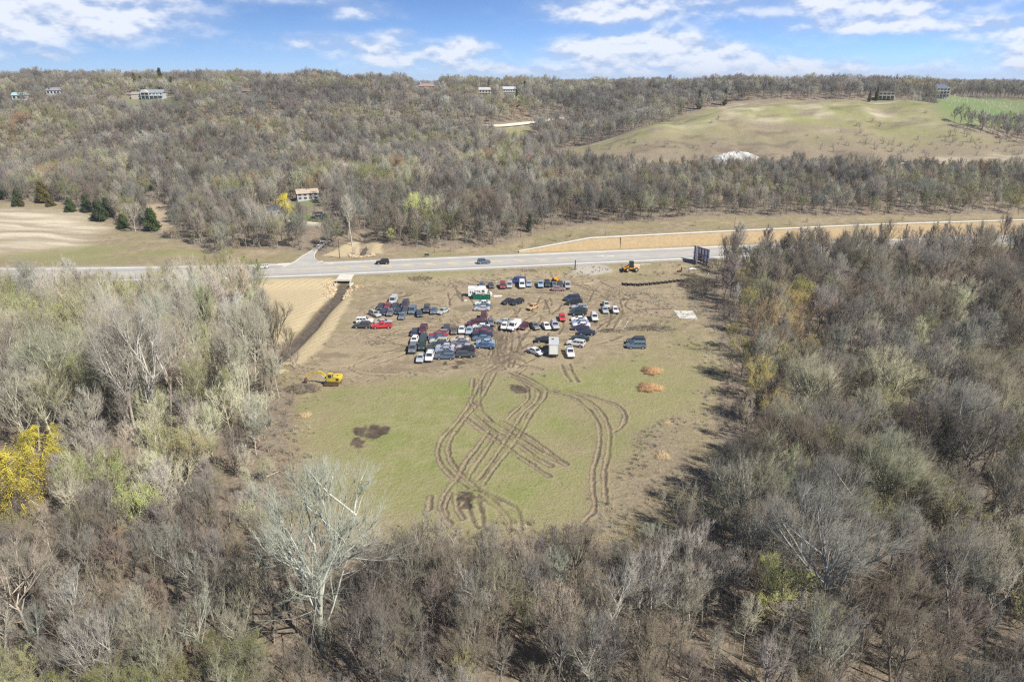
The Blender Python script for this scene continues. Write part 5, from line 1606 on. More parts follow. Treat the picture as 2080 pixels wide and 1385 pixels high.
# ------------------------------------------------------------------ excavator
M_YEL = simple_mat('machine_yellow', (0.60, 0.46, 0.03), 0.55, scale=1.1, col2=(0.40, 0.31, 0.07)); M_ORG = simple_mat('machine_orange', (0.66, 0.31, 0.03), 0.5, var=0.15, scale=1.5)
M_TRACK = simple_mat('rusty_track', (0.13, 0.075, 0.045), 0.9, var=0.3, scale=3.0)
x, y = gp(677, 779.5, 0.0)
ex = empty('excavator', (x, y, 0.08), R(176)); tag(ex, 'yellow tracked excavator with its arm stretched to the left', 'excavator')
for s in (-1, 1):
    m = MB(); m.prism([(-1.6, 0.12), (-1.35, 0.0), (1.35, 0.0), (1.6, 0.12), (1.7, 0.35), (1.55, 0.62), (1.3, 0.72), (-1.3, 0.72), (-1.55, 0.62), (-1.7, 0.35)], s * 1.05 - 0.25, s * 1.05 + 0.25)
    t = m.build('track', M_TRACK, ex)
    for k in range(11): MB().box((-1.35 + 0.27 * k, s * 1.05, 0.745), (0.16, 0.54, 0.05)).build('track_shoe', M_TRIM, t)
MB().box((0, 0, 0.5), (1.6, 1.7, 0.35)).build('undercarriage', M_TRACK, ex)
m = MB(); m.cyl((0, 0, 0.66), (0, 0, 0.86), 0.7, 16); m.build('turntable', M_TRIM, ex)
m = MB(); m.prism([(-1.9, 0.9), (-1.95, 1.5), (-1.75, 1.98), (-0.35, 1.98), (-0.2, 1.75), (1.0, 1.55), (1.05, 0.9)], -1.12, 1.12); hs = m.build('engine_house', M_YEL, ex)
MB().box((-1.35, 1.13, 1.45), (0.62, 0.04, 0.5)).build('grille', M_TRIM, hs); MB().box((-1.2, 0.2, 2.06), (0.25, 0.2, 0.2)).build('exhaust', M_TRIM, hs)
m = MB(); m.prism([(-0.25, 1.5), (-0.25, 2.72), (0.70, 2.72), (1.05, 2.0), (1.05, 1.2), (0.3, 1.2)], 0.18, 1.08); cb = m.build('cab', M_YEL, ex)
MB().box((0.28, 1.09, 2.15), (0.75, 0.03, 0.75)).build('side_window', M_GLASS, cb); MB().box((0.90, 0.63, 2.32), (0.04, 0.74, 0.72), ry=-0.45).build('windshield', M_GLASS, cb); MB().box((-0.265, 0.63, 2.2), (0.03, 0.7, 0.6)).build('rear_window', M_GLASS, cb)
m = MB(); m.prism([(0.9, 1.15), (1.25, 1.0), (2.5, 2.35), (3.2, 2.55), (4.35, 2.35), (4.4, 2.62), (3.2, 2.95), (2.3, 2.78)], -0.18, 0.18); m.build('boom', M_YEL, ex)
m = MB(); m.prism([(4.15, 2.72), (4.0, 2.45), (4.35, 2.2), (6.0, 1.15), (6.15, 1.3), (4.55, 2.62)], -0.14, 0.14); m.build('stick', M_YEL, ex)
MB().cyl((1.1, 0.3, 0.95), (2.35, 0.3, 2.1), 0.09, 8).build('boom_cylinder', M_STEEL, ex); MB().cyl((2.8, 0, 3.05), (4.2, 0, 2.78), 0.08, 8).build('stick_cylinder', M_STEEL, ex)
m = MB(); m.prism([(5.95, 1.2), (6.25, 1.15), (6.35, 0.75), (6.1, 0.4), (5.6, 0.35), (5.75, 0.75)], -0.35, 0.35); m.build('bucket', M_TRACK, ex)

# ------------------------------------------------------------------ wheel loader
x, y = gp(1281, 553.5, 0.0)
z = float(zfun(np.array([x]), np.array([y]))[0]) + 0.05
wl_ = empty('wheel_loader', (x, y, z), R(184)); tag(wl_, 'orange wheel loader with black cab and bucket, beside the road', 'wheel loader')
m = MB(); m.prism([(-2.9, 1.0), (-2.95, 2.1), (-2.4, 2.25), (-0.9, 2.1), (-0.7, 1.0)], -0.85, 0.85); m.build('engine_hood', simple_mat('loader_beige', (0.62, 0.48, 0.30), 0.6, var=0.1), wl_)
MB().box((0.4, 0, 1.15), (2.6, 1.2, 0.55)).build('frame', M_ORG, wl_)
m = MB(); m.prism([(-0.75, 1.5), (-0.75, 3.3), (0.55, 3.3), (0.8, 2.2), (0.7, 1.5)], -0.75, 0.75); m.build('cab', simple_mat('cab_dark', (0.02, 0.03, 0.035), 0.15, spec=0.6), wl_)
MB().box((-0.1, 0, 3.36), (1.5, 1.6, 0.10)).build('cab_roof', M_TRIM, wl_)
for s in (-1, 1):
    m = MB(); m.prism([(0.5, 1.9), (0.8, 2.15), (2.2, 1.3), (2.9, 0.55), (2.7, 0.4), (1.9, 1.05)], s * 0.55 - 0.09, s * 0.55 + 0.09); m.build('lift_arm', M_ORG, wl_)
m = MB(); m.prism([(2.6, 0.15), (3.6, 0.05), (3.65, 0.15), (2.9, 0.3), (2.75, 0.9), (3.1, 1.3), (3.0, 1.38), (2.55, 0.95)], -1.35, 1.35); m.build('bucket', M_TRIM, wl_)
lw = MB(); lw.cyl((0, -0.24, 0), (0, 0.24, 0), 0.72, 16, 0); lw.cyl((0, -0.26, 0), (0, 0.26, 0), 0.36, 10, 1); lw = lw.mesh('loader_wheel', [M_TYRE, simple_mat('loader_rim', (0.5, 0.40, 0.28), 0.6)])
for xx in (-1.7, 1.35):
    for s in (-1, 1): obj('wheel', lw, wl_, (xx, s * 0.98, 0.72))

# old rusty mast machine standing behind the back row
x, y = gp(980 + 780 / 5.2, 500 + 372 / 5.2, 0.0)
fk = empty('mast_forklift', (x, y, float(zfun(np.array([x]), np.array([y]))[0]) + 0.05), R(-60)); tag(fk, 'rusty orange mast forklift behind the back row of cars', 'forklift')
m = MB(); m.prism([(-1.3, 0.4), (-1.4, 1.1), (-0.6, 1.25), (-0.5, 0.75), (0.7, 0.75), (0.8, 0.4)], -0.6, 0.6); m.build('chassis', M_ORG, fk)
for s in (-1, 1): MB().box((0.95, s * 0.4, 1.9), (0.16, 0.12, 3.4)).build('mast_rail', M_ORG, fk)
for zz in (0.6, 2.0, 3.5): MB().box((0.95, 0, zz), (0.12, 0.66, 0.12)).build('mast_crossbar', M_ORG, fk)
for s in (-1, 1): MB().box((1.6, s * 0.3, 0.3), (1.2, 0.12, 0.06)).build('fork', M_TRIM, fk)
fw = MB(); fw.cyl((0, -0.15, 0), (0, 0.15, 0), 0.42, 12); fw = fw.mesh('forklift_wheel', [M_TYRE])
for xx in (-0.95, 0.6):
    for s in (-1, 1): obj('wheel', fw, fk, (xx, s * 0.7, 0.42))
# small rusty implement in the grass
x, y = gp(1380, 553, 0.0)
im = empty('rusty_plough', (x, y, 0.02), R(20)); tag(im, 'small rusty farm implement standing in the grass below the billboard', 'implement')
MB().box((0, 0, 0.6), (1.8, 0.18, 0.18), ry=-0.2).build('beam', M_TRACK, im)
for k in range(3): m = MB(); m.prism([(-0.7 + 0.6 * k, 0.0), (-0.4 + 0.6 * k, 0.05), (-0.55 + 0.6 * k, 0.7), (-0.7 + 0.6 * k, 0.65)], -0.3, 0.3); m.build('share', M_TRACK, im)
MB().box((0.75, 0, 1.1), (0.12, 0.5, 1.3)).build('hitch_frame', M_TRACK, im)

# ------------------------------------------------------------------ V-shaped billboard, seen from behind
x, y = gp(1426, 544, 0.2)
bz = float(zfun(np.array([x]), np.array([y]))[0])
bb = empty('billboard', (x, y, bz)); tag(bb, 'V-shaped roadside billboard seen from behind on rusty framing', 'billboard')
M_PANEL = simple_mat('billboard_face', (0.55, 0.60, 0.68), 0.7, var=0.06); M_BEAM = simple_mat('rusty_red_beam', (0.16, 0.055, 0.04), 0.85, var=0.3, scale=2.0)
def panel(p0, p1, z0, z1, out):
    d = Vector((p1[0] - p0[0], p1[1] - p0[1], 0)); L = d.length; a = math.atan2(d.y, d.x); c = ((p0[0] + p1[0]) / 2, (p0[1] + p1[1]) / 2)
    n = Vector((-math.sin(a), math.cos(a), 0)) * out
    MB().box((c[0] + n.x * 0.05, c[1] + n.y * 0.05, (z0 + z1) / 2), (L, 0.06, z1 - z0), rz=a).build('sign_panel', M_PANEL, bb)
    for k in range(5):
        t = (k + 0.5) / 5; q = (p0[0] + d.x * t - n.x * 0.16, p0[1] + d.y * t - n.y * 0.16)
        MB().box((q[0], q[1], z1 / 2), (0.16, 0.16, z1), rz=a).build('upright', M_BEAM, bb)
    for zz in (z0 + 0.3, (z0 + z1) / 2, z1 - 0.2):
        MB().box((c[0] - n.x * 0.32, c[1] - n.y * 0.32, zz), (L, 0.14, 0.18), rz=a).build('crossbeam', M_BEAM, bb)
panel((-1.9, 0.3), (-1.1, 6.5), 1.0, 6.0, 1)
panel((-1.6, 6.7), (2.0, -0.3), 1.0, 6.0, 1)
for k in range(4): MB().box((-0.6 + k * 0.25, 1.2 + k * 1.2, 2.5), (2.6 - k * 0.5, 0.12, 0.14), ry=(-1) ** k * 0.35).build('brace', M_BEAM, bb)

# ------------------------------------------------------------------ silt fence
M_FAB = simple_mat('black_silt_fabric', (0.014, 0.014, 0.016), 0.9, var=0.2); M_STAKE = simple_mat('grey_wood_stake', (0.30, 0.27, 0.23), 0.9)
fp = resample([gp(u, v, 0) for u, v in ((1262, 579), (1290, 581), (1310, 580), (1330, 578), (1350, 576), (1372, 573), (1392, 572))], 16)
sf = empty('silt_fence', (fp[7][0], fp[7][1], 0.0)); tag(sf, 'sagging black silt fence on wooden stakes along the track', 'fence')
sm = MB().box((0, 0, 0.55), (0.09, 0.09, 1.5)).mesh('stake', [M_STAKE])
zf = lambda p: float(zfun(np.array([p[0]]), np.array([p[1]]))[0])
for i, p in enumerate(fp):
    o = obj('stake', sm, sf, (p[0] - fp[7][0], p[1] - fp[7][1] - 0.06, zf(p))); o.rotation_euler = (rnd.gauss(0, .06), rnd.gauss(0, .06), 0)
for i in range(15):
    a, b = fp[i], fp[i + 1]; vs, fs = [], []
    for j in range(7):
        t = j / 6; sag = 4 * t * (1 - t); q = a * (1 - t) + b * t
        z0 = zf(q)
        for k in range(4):
            h = k / 3; bulge = sag * 0.35 * math.sin(math.pi * (1 - h * 0.8))
            vs.append((q[0] - fp[7][0], q[1] - fp[7][1] - bulge, z0 + h * (1.15 - 0.25 * sag) - 0.05))
    for j in range(6):
        for k in range(3): c = j * 4 + k; fs.append((c, c + 4, c + 5, c + 1))
    obj('fabric_panel', mesh('fabric_panel', vs, fs, [M_FAB]), sf)

# ------------------------------------------------------------------ poles, signs, slabs, boards
M_POLE = simple_mat('pole_timber', (0.10, 0.065, 0.045), 0.9, var=0.2)
def pole(u, v, h, lab, arm=True, r0=0.16):
    x, y, z = at(u, v); e = empty('utility_pole', (x, y, z)); tag(e, lab, 'pole', 'poles by the road')
    MB().cyl((0, 0, -0.5), (0.05, 0, h), r0, 8, r2=r0 * 0.7).build('shaft', M_POLE, e)
    if arm:
        MB().box((0, 0, h - 0.5), (2.2, 0.12, 0.14), rz=0.3).build('crossarm', M_POLE, e)
        for s in (-1, 0, 1): MB().cyl((s * 0.9, s * 0.28, h - 0.42), (s * 0.9, s * 0.28, h - 0.22), 0.05, 6).build('insulator', M_STEEL, e)
    return e
pole(690, 525, 7.2, 'dark wooden utility pole beside the side road')
pole(1168, 548, 3.4, 'short thick timber post beside the gravel entry', False, 0.24)
pole(882, 514, 5.0, 'thin bare pole on the far verge', False, 0.10)
pole(1490, 473, 6.0, 'thin pole behind the retaining wall', False, 0.10)
x, y = gp(867, 521.5, ROAD_Z + 0.1); sg = empty('road_sign', (x, y, ROAD_Z - 0.05), R(10)); tag(sg, 'low dark road sign board on the far shoulder', 'sign')
MB().box((0, 0, 0.9), (1.7, 0.06, 0.7)).build('board', M_TRIM, sg)
for s in (-1, 1): MB().box((s * 0.6, 0.06, 0.4), (0.08, 0.06, 1.3)).build('post', M_POLE, sg)
a = [gp(u, v, 0.1) for u, v in ((1367, 630), (1408, 631), (1417, 648), (1380, 646))]
m = MB(); m.add([(p[0], p[1], z) for z in (-0.15, 0.12) for p in (a[3], a[2], a[1], a[0])], [(3, 2, 1, 0), (4, 5, 6, 7), (0, 1, 5, 4), (1, 2, 6, 5), (2, 3, 7, 6), (3, 0, 4, 7)])
tag(m.build('concrete_pad', simple_mat('chalky_concrete', (0.42, 0.405, 0.365), 0.9, var=0.4, scale=0.5)), 'white stained concrete pad at the lot edge', kind='structure')
for u, v, L, W, rz, lab, col in ((1011, 602, 2.6, 1.2, 0.1, 'white sheet of board lying right of the green container', (0.72, 0.71, 0.68)), (1307, 545, 5.0, 0.3, 0.12, 'long white pole lying behind the wheel loader', (0.66, 0.64, 0.60)), (946, 611, 0.9, 0.5, 0.4, 'small white slab on the ground left of the white sedan', (0.75, 0.74, 0.7)),
                                 (1330, 628, 10.0, 0.22, 0.05, 'long rusty pipe lying left of the concrete pad', (0.15, 0.085, 0.06)), (1405, 548, 2.6, 1.6, 0.3, 'pale crumpled sheet below the billboard', (0.55, 0.55, 0.55)), (1195, 576, 3.4, 0.25, 0.2, 'pale timber lying below the gravel entry', (0.55, 0.48, 0.38))):
    x, y = gp(u, v, 0.1); z = float(zfun(np.array([x]), np.array([y]))[0])
    o = MB().box((0, 0, 0.12), (L, W, 0.14 if W < 0.4 else 0.08), taper=0.94).build('white_board' if 'white' in lab else 'scrap', simple_mat('scrap_%d' % u, col, 0.7, var=0.15), None, (x, y, z + 0.03), rz)
    tag(o, lab, 'board' if W > 0.4 else 'pole')

# ------------------------------------------------------------------ brush piles, logs and clumps of dry grass
M_LOG = simple_mat('weathered_log', (0.36, 0.31, 0.25), 0.95, var=0.25, scale=2.0); M_BRUSH = simple_mat('grey_brush', (0.20, 0.165, 0.135), 0.95, var=0.3, scale=2.0); M_DBRUSH = simple_mat('dark_brush', (0.11, 0.09, 0.072), 0.95, var=0.3)
def brush(u, v, n, rx, ry, h, mat, lab, seed, ln=1.6, rad=0.035):
    x, y = gp(u, v, 0); r = np.random.default_rng(seed); C = Tubes()
    a = r.uniform(0, 6.28, n); q = np.sqrt(r.uniform(0, 1, n))
    p = np.stack([np.cos(a) * q * rx, np.sin(a) * q * ry, r.uniform(0, 1, n) * h * (1 - q * q * 0.8)], -1)
    d = norm(np.stack([r.normal(size=n), r.normal(size=n) * 0.7, r.normal(size=n) * 0.3], -1)) * r.uniform(0.4, 1.2, (n, 1)) * ln
    C.spikes(p - d * 0.5, p + d * 0.5, rad * r.uniform(0.5, 1.6, n))
    o = obj('brush_pile', C.mesh('brush_pile', [mat]), None, (x, y, float(zfun(np.array([x]), np.array([y]))[0])))
    return tag(o, lab, 'brush pile', 'brush piles round the lot')
brush(760, 697, 120, 2.6, 1.6, 0.6, M_LOG, 'pale heap of branches in the dirt left of the lower block', 1)
brush(853, 571, 260, 4.0, 2.2, 0.9, M_BRUSH, 'wide grey brush pile below the road bank', 2, 2.0)
brush(1322, 668, 420, 7.0, 2.2, 1.0, M_BRUSH, 'long low brush pile above the dark SUV', 3, 2.2)
brush(1418, 580, 900, 6.5, 7.0, 2.2, M_DBRUSH, 'large dark brush heap at the end of the silt fence', 4, 2.6, 0.05)
brush(1240, 672, 160, 3.6, 1.4, 0.6, M_DBRUSH, 'dark brush strip beside the rutted track', 5)
brush(1072, 557, 120, 3.0, 1.2, 0.5, M_LOG, 'pale fallen branches above the blue van', 6, 2.4)
brush(612, 790, 420, 4.0, 2.6, 0.9, M_BRUSH, 'grey brush pile under the excavator arm', 7, 1.6)
brush(545, 965, 60, 3.0, 1.0, 0.3, M_LOG, 'pale dead branches at the left field edge', 8, 2.2)
def log(u0, v0, u1, v1, r0, lab):
    a, b = gp(u0, v0, 0.15), gp(u1, v1, 0.15); o = MB().cyl((0, 0, 0), (b[0] - a[0], b[1] - a[1], 0.1), r0, 8, r2=r0 * 0.55).build('fallen_log', M_LOG, None, (a[0], a[1], float(zfun(np.array([a[0]]), np.array([a[1]]))[0]) + r0 * 0.9))
    tag(o, lab, 'log', 'fallen logs')
log(1350, 674, 1318, 667, 0.16, 'pale fallen log on the brush pile above the dark SUV'); log(1345, 606, 1322, 612, 0.14, 'pale log pointing at the lot from the right woods'); log(1440, 555, 1430, 572, 0.18, 'pale log leaning in the dark brush heap')
log(1262, 650, 1246, 672, 0.13, 'thin pale log beside the right-hand ruts'); log(1276, 652, 1260, 676, 0.13, 'second pale log, right of the thin one beside the ruts'); log(540, 967, 570, 955, 0.12, 'thin dead log at the left field edge')
M_STRAW = simple_mat('orange_dry_grass', (0.47, 0.31, 0.17), 0.9, scale=1.6, col2=(0.31, 0.185, 0.095)); M_PSTRAW = simple_mat('pale_dry_grass', (0.44, 0.34, 0.21), 0.9, var=0.3, scale=2.0)
def clump(u, v, rx, ry, h, n, lab, seed):
    x, y = gp(u, v, 0); r = np.random.default_rng(seed); C = Tubes()
    a = r.uniform(0, 6.28, n); q = np.sqrt(r.uniform(0, 1, n)) * (0.72 + 0.16 * np.sin(a * 3 + seed) + 0.14 * np.sin(a * 7) + r.normal(size=n) * 0.10)
    p = np.stack([np.cos(a) * q * rx * 0.85, np.sin(a) * q * ry * 0.85, np.zeros(n)], -1)
    d = norm(np.stack([np.cos(a) * q * 0.9, np.sin(a) * q * 0.9, np.ones(n)], -1) + r.normal(size=(n, 3)) * 0.45) * (h * r.uniform(0.5, 1.15, (n, 1)))
    C.spikes(p, p + d, 0.032 * r.uniform(0.6, 1.4, n))
    o = obj('dry_grass_clump', C.mesh('dry_grass_clump', [M_STRAW if n > 2000 else M_PSTRAW]), None, (x, y, float(zfun(np.array([x]), np.array([y]))[0])))
    tag(o, lab, 'grass clump', 'orange dry grass clumps')
clump(1324, 756, 2.7, 2.5, 1.05, 2800, 'round clump of orange dry grass, the upper of the two', 1); clump(1319, 789, 3.5, 2.6, 1.0, 3200, 'wide clump of orange dry grass, the lower of the two', 2)
clump(1345, 925, 1.6, 2.2, 0.6, 700, 'low thin tuft of pale dry grass in the brushy corner', 3); clump(1355, 858, 1.2, 1.2, 0.4, 350, 'small tuft of dry grass at the right field edge', 4)
clump(618, 845, 1.6, 1.4, 0.9, 600, 'tawny dry grass tuft at the left field edge', 5)
# ------------------------------------------------------------------ houses
M_WIN = simple_mat('house_glass', (0.03, 0.04, 0.05), 0.1, spec=0.6)
_hm = {}
def hm(col, rough=0.85):
    if col not in _hm: _hm[col] = simple_mat('house_paint_%d' % len(_hm), col, rough, var=0.08, scale=0.4)
    return _hm[col]


def house(u, v, w, d, h, roof_h, wall, roof, lab, floors=1, nwin=4, rz=0.0, name='house', hip=False, chimneys=(), deck=False, Y=None, trim=(0.44, 0.44, 0.42), sink=0.0, porch=None, wing=None):
    x, y, z = at(u, v)
    e = empty(name, (x, y + d / 2, float(ground_z(np.array([x]), np.array([y + d / 2]))[0]) - sink), R(rz) + math.atan2(-x, y) * 0.4)
    e.scale = (0.86, 0.86, 0.86) if y > 500 else (0.78, 0.78, 0.78)
    tag(e, lab, 'house' if name != 'garden_shed' else 'shed', 'houses across the road')
    WM, RM, TM = hm(wall), hm(roof, 0.9), hm(trim)
    MB().box((0, 0, h / 2 - 1.5), (w, d, h + 3)).build('wall', WM, e)
    m = MB(); o_ = 0.5
    if hip:
        k = min(d / 2, w / 2) * 0.95
        m.add([(-w / 2 - o_, -d / 2 - o_, h), (w / 2 + o_, -d / 2 - o_, h), (w / 2 + o_, d / 2 + o_, h), (-w / 2 - o_, d / 2 + o_, h), (-w / 2 + k, 0, h + roof_h), (w / 2 - k, 0, h + roof_h)], [(0, 1, 5, 4), (2, 3, 4, 5), (1, 2, 5), (3, 0, 4), (3, 2, 1, 0)])
    else:
        m.prism([], 0, 0) if False else m.add([(-w / 2 - o_, -d / 2 - o_, h), (w / 2 + o_, -d / 2 - o_, h), (w / 2 + o_, d / 2 + o_, h), (-w / 2 - o_, d / 2 + o_, h), (-w / 2 - o_, 0, h + roof_h), (w / 2 + o_, 0, h + roof_h)], [(0, 1, 5, 4), (2, 3, 4, 5), (1, 2, 5), (3, 0, 4), (3, 2, 1, 0)])
    rf_ = m.build('roof', RM, e)
    MB().box((0, -d / 2 - o_ - 0.03, h - 0.10), (w + 2 * o_, 0.12, 0.28)).build('fascia', TM, rf_)
    for cx_, col_ in chimneys: MB().box((cx_, 0.5, h + roof_h * 0.7 + 0.6), (1.0, 1.0, roof_h + 1.6)).build('chimney', hm(col_), rf_)
    fh = h / floors
    for f in range(floors):
        for i in range(nwin):
            xx = -w / 2 + w * (i + 0.5) / nwin; ww = w / nwin * 0.55
            wn = MB().box((xx, -d / 2 - 0.03, fh * (f + 0.52)), (ww, 0.08, fh * 0.52)).build('window', M_WIN, e)
            MB().box((xx, -d / 2 - 0.05, fh * (f + 0.24)), (ww + 0.3, 0.14, 0.12)).build('sill', TM, wn)
    if deck:
        for f in range(1, floors): MB().box((0, -d / 2 - 1.2, fh * f), (w * 0.96, 2.3, 0.22)).build('balcony', TM, e)
        n = max(4, int(w / 3))
        for i in range(n): MB().box((-w * 0.47 + w * 0.94 * i / (n - 1), -d / 2 - 2.2, h * 0.48), (0.3, 0.3, h * 0.98)).build('column', TM, e)
        MB().box((0, -d / 2 - 2.25, fh + 1.0), (w * 0.96, 0.08, 0.1)).build('railing', TM, e)
    else:
        MB().box((w * 0.12, -d / 2 - 0.04, 1.05), (1.1, 0.1, 2.1)).build('door', hm((0.20, 0.13, 0.09)), e)
    if porch:
        px_, pw, ph = porch
        m = MB(); m.add([(px_ - pw / 2 - .3, -d / 2 - 3.0, h - 0.1), (px_ + pw / 2 + .3, -d / 2 - 3.0, h - 0.1), (px_, -d / 2 - 3.0, h + ph), (px_ - pw / 2 - .3, d * 0.1, h - 0.1), (px_ + pw / 2 + .3, d * 0.1, h - 0.1), (px_, d * 0.1, h + ph)], [(0, 1, 2), (0, 2, 5, 3), (1, 4, 5, 2), (0, 3, 4, 1), (3, 5, 4)])
        m.build('porch_gable', TM, e)
        for s in (-1, 1): MB().box((px_ + s * pw / 2, -d / 2 - 2.8, h / 2 - 0.05), (0.4, 0.4, h)).build('porch_column', TM, e)
    if wing:
        wx, ww, wh, wc = wing
        MB().box((wx, 1.0, wh / 2 - 1.5), (ww, d * 0.8, wh + 3)).build('wing_wall', hm(wc), e)
        m = MB(); m.add([(wx - ww / 2 - .4, 1 - d * .4 - .4, wh), (wx + ww / 2 + .01, 1 - d * .4 - .4, wh), (wx + ww / 2 + .01, 1 + d * .4 + .4, wh), (wx - ww / 2 - .4, 1 + d * .4 + .4, wh), (wx - ww / 2 - .4, 1, wh + 2.2), (wx + ww / 2 + .01, 1, wh + 2.2)], [(0, 1, 5, 4), (2, 3, 4, 5), (1, 2, 5), (3, 0, 4), (3, 2, 1, 0)])
        m.build('wing_roof', hm((0.26, 0.23, 0.20)), e)
    return e


W0, G0, BL = (0.43, 0.43, 0.41), (0.30, 0.31, 0.33), (0.20, 0.23, 0.27)
house(307, 203, 20, 11, 5.6, 2.6, (0.44, 0.48, 0.49), BL, 'long white two-storey house with blue-grey roof on the left bluff', 2, 6, deck=True, porch=(-5.5, 7, 2.4), wing=(-14.5, 9.5, 4.0, (0.40, 0.36, 0.32)))
house(500, 192, 10, 7, 3.0, 2.6, (0.16, 0.08, 0.06), (0.15, 0.10, 0.085), 'dark red cabin on the skyline left of centre', 1, 3)
house(866, 182, 22, 10, 4.2, 3.4, (0.40, 0.33, 0.26), (0.27, 0.165, 0.12), 'terracotta-roofed villa with white chimneys on the skyline', 1, 5, hip=True, chimneys=((-8, W0), (6, W0), (8.5, W0)))
house(985, 196, 15, 9, 7.5, 3.0, (0.42, 0.39, 0.35), (0.38, 0.37, 0.35), 'grey two-storey house left of the white one on the far bluff', 2, 4, deck=True, trim=(0.40, 0.36, 0.32))
house(1034, 194, 16, 9, 7.5, 3.0, W0, (0.40, 0.41, 0.43), 'white two-storey house on the far bluff at centre', 2, 5, deck=True)
house(1800, 205, 17, 9, 7.0, 1.2, (0.07, 0.07, 0.065), (0.06, 0.06, 0.06), 'dark flat-roofed house with pale pillars at the hill top', 2, 4, deck=True, trim=(0.62, 0.55, 0.42), hip=True)
house(1912, 201, 18, 11, 9.5, 4.0, (0.36, 0.34, 0.28), (0.10, 0.13, 0.18), 'tall pale house with blue roof above the green vineyard', 3, 5, deck=True, hip=True, trim=(0.42, 0.40, 0.34))
house(621, 408, 12.5, 7, 4.0, 2.2, W0, (0.36, 0.29, 0.23), 'white two-level house among trees behind the side road', 2, 4, rz=14)
house(560, 440, 11, 8, 2.6, 2.6, (0.30, 0.28, 0.26), (0.06, 0.065, 0.075), 'low house with dark roof beside the golden willow', 1, 3, rz=22)
house(645, 444, 3.6, 3.4, 2.4, 1.1, (0.24, 0.30, 0.38), (0.06, 0.06, 0.07), 'small blue-grey shed on the green lawn', 1, 1, name='garden_shed')
house(705, 350, 9, 7, 4.2, 2.2, W0, (0.40, 0.38, 0.36), 'small white house half hidden on the wooded slope', 1, 3)
house(36, 205, 11, 8, 4.0, 2.4, (0.38, 0.40, 0.41), (0.26, 0.38, 0.40), 'pale house at the far left of the bluff', 1, 3)
house(110, 194, 15, 8, 4.2, 2.4, (0.48, 0.46, 0.47), (0.20, 0.20, 0.25), 'grey-roofed house left of the long white house', 1, 5)

# ------------------------------------------------------------------ quarry heap, log stacks, vineyard stakes
x, y, z = at(1492, 327)
rgq = np.random.default_rng(9); vs, fs = [], []
NA, NR = 40, 12
for i in range(NR + 1):
    for j in range(NA):
        a = 2 * math.pi * j / NA; t = i / NR
        rr_ = t * (17 + 3 * math.sin(a * 3 + 1) + 2 * math.sin(a * 7)); hh = (6.2 + 1.6 * math.sin(a * 2 + 1) * t) * (1 - t ** 1.6) + (rgq.uniform(-0.6, 0.6) if 0 < t < 1 else 0)
        vs.append((rr_ * math.cos(a), rr_ * 0.7 * math.sin(a), hh - 0.8))
for i in range(NR):
    for j in range(NA): a = i * NA + j; b = i * NA + (j + 1) % NA; fs.append((a, a + NA, b + NA, b))
tag(obj('chalk_heap', mesh('chalk_heap', vs, fs, [simple_mat('white_aggregate', (0.50, 0.49, 0.45), 0.95, scale=0.16, col2=(0.24, 0.24, 0.235))]), None, (x, y, z)), 'white heap of crushed stone at the foot of the bare hill', 'heap')
for u, v, n, lab in ((1304, 334, 16, 'stack of pale yellow logs at the foot of the hill'), (1337, 336, 10, 'smaller stack of brown logs right of the pale stack')):
    x, y, z = at(u, v); e = empty('log_stack', (x, y, float(ground_z(np.array([x]), np.array([y]))[0]))); tag(e, lab, 'log stack')
    lm = simple_mat('cut_log_%d' % u, (0.52, 0.45, 0.25) if n > 12 else (0.30, 0.24, 0.15), 0.9, var=0.3)
    k = 0
    for row in range(3):
        for c_ in range(n // 2 - row * 2):
            MB().cyl((-4 + c_ * 1.25 + row * 0.6, -2, 0.6 + row * 1.0), (-4 + c_ * 1.25 + row * 0.6 + rnd.uniform(-.4, .4), 2.2, 0.6 + row * 1.0), 0.58, 8).build('log', lm, e)
m = MB(); r = random.Random(12)
for i in range(420):
    u, v = r.uniform(1898, 2110), r.uniform(206, 258)
    x, y, z = (0, 0, 0)
    px_, py_ = r.uniform(395, 640), 0
    X0 = r.uniform(395, 640); Y0 = 622 + 8.0 * r.randrange(0, 12)
    if float(sdist(np.array([X0]), np.array([Y0]), VINEYARD)[0]) < 3: continue
    z = float(ground_z(np.array([X0]), np.array([Y0]))[0]); m.box((X0, Y0, z + 0.9), (0.22, 0.22, 2.2))
tag(m.build('vineyard_stakes', simple_mat('pale_stake', (0.62, 0.62, 0.52), 0.9)), 'rows of pale stakes on the bright green slope', kind='stuff')
# vertical rock faces showing at the quarry edge are left to the terrain
# ------------------------------------------------------------------ where the woods stand
def project(x, y, z):
    """photo pixel of a point"""
    x = np.asarray(x, float); y = np.asarray(y, float); z = np.asarray(z, float) - CAM_H
    depth = y * _c - z * _s
    up = y * _s + z * _c
    return 1040 + FPX * x / depth, 692.5 - FPX * up / depth, depth


def jgrid(x0, x1, y0, y1, step, seed, jit=0.85):
    r = np.random.default_rng(seed)
    xs = np.arange(x0, x1, step); ys = np.arange(y0, y1, step)
    X, Y = np.meshgrid(xs, ys)
    X = X + r.uniform(-0.5, 0.5, X.shape) * step * jit; Y = Y + r.uniform(-0.5, 0.5, Y.shape) * step * jit
    return X.ravel(), Y.ravel(), r


PAL.update(rust=(0.37, 0.27, 0.17), gold=(0.64, 0.56, 0.09), lime=(0.46, 0.42, 0.10), lime2=(0.46, 0.46, 0.20), paleg=(0.46, 0.45, 0.31), mustard=(0.44, 0.375, 0.175), tan=(0.46, 0.35, 0.22))
PAL_N = list(PAL)
PAL_A = np.array([PAL[k] for k in PAL_N])


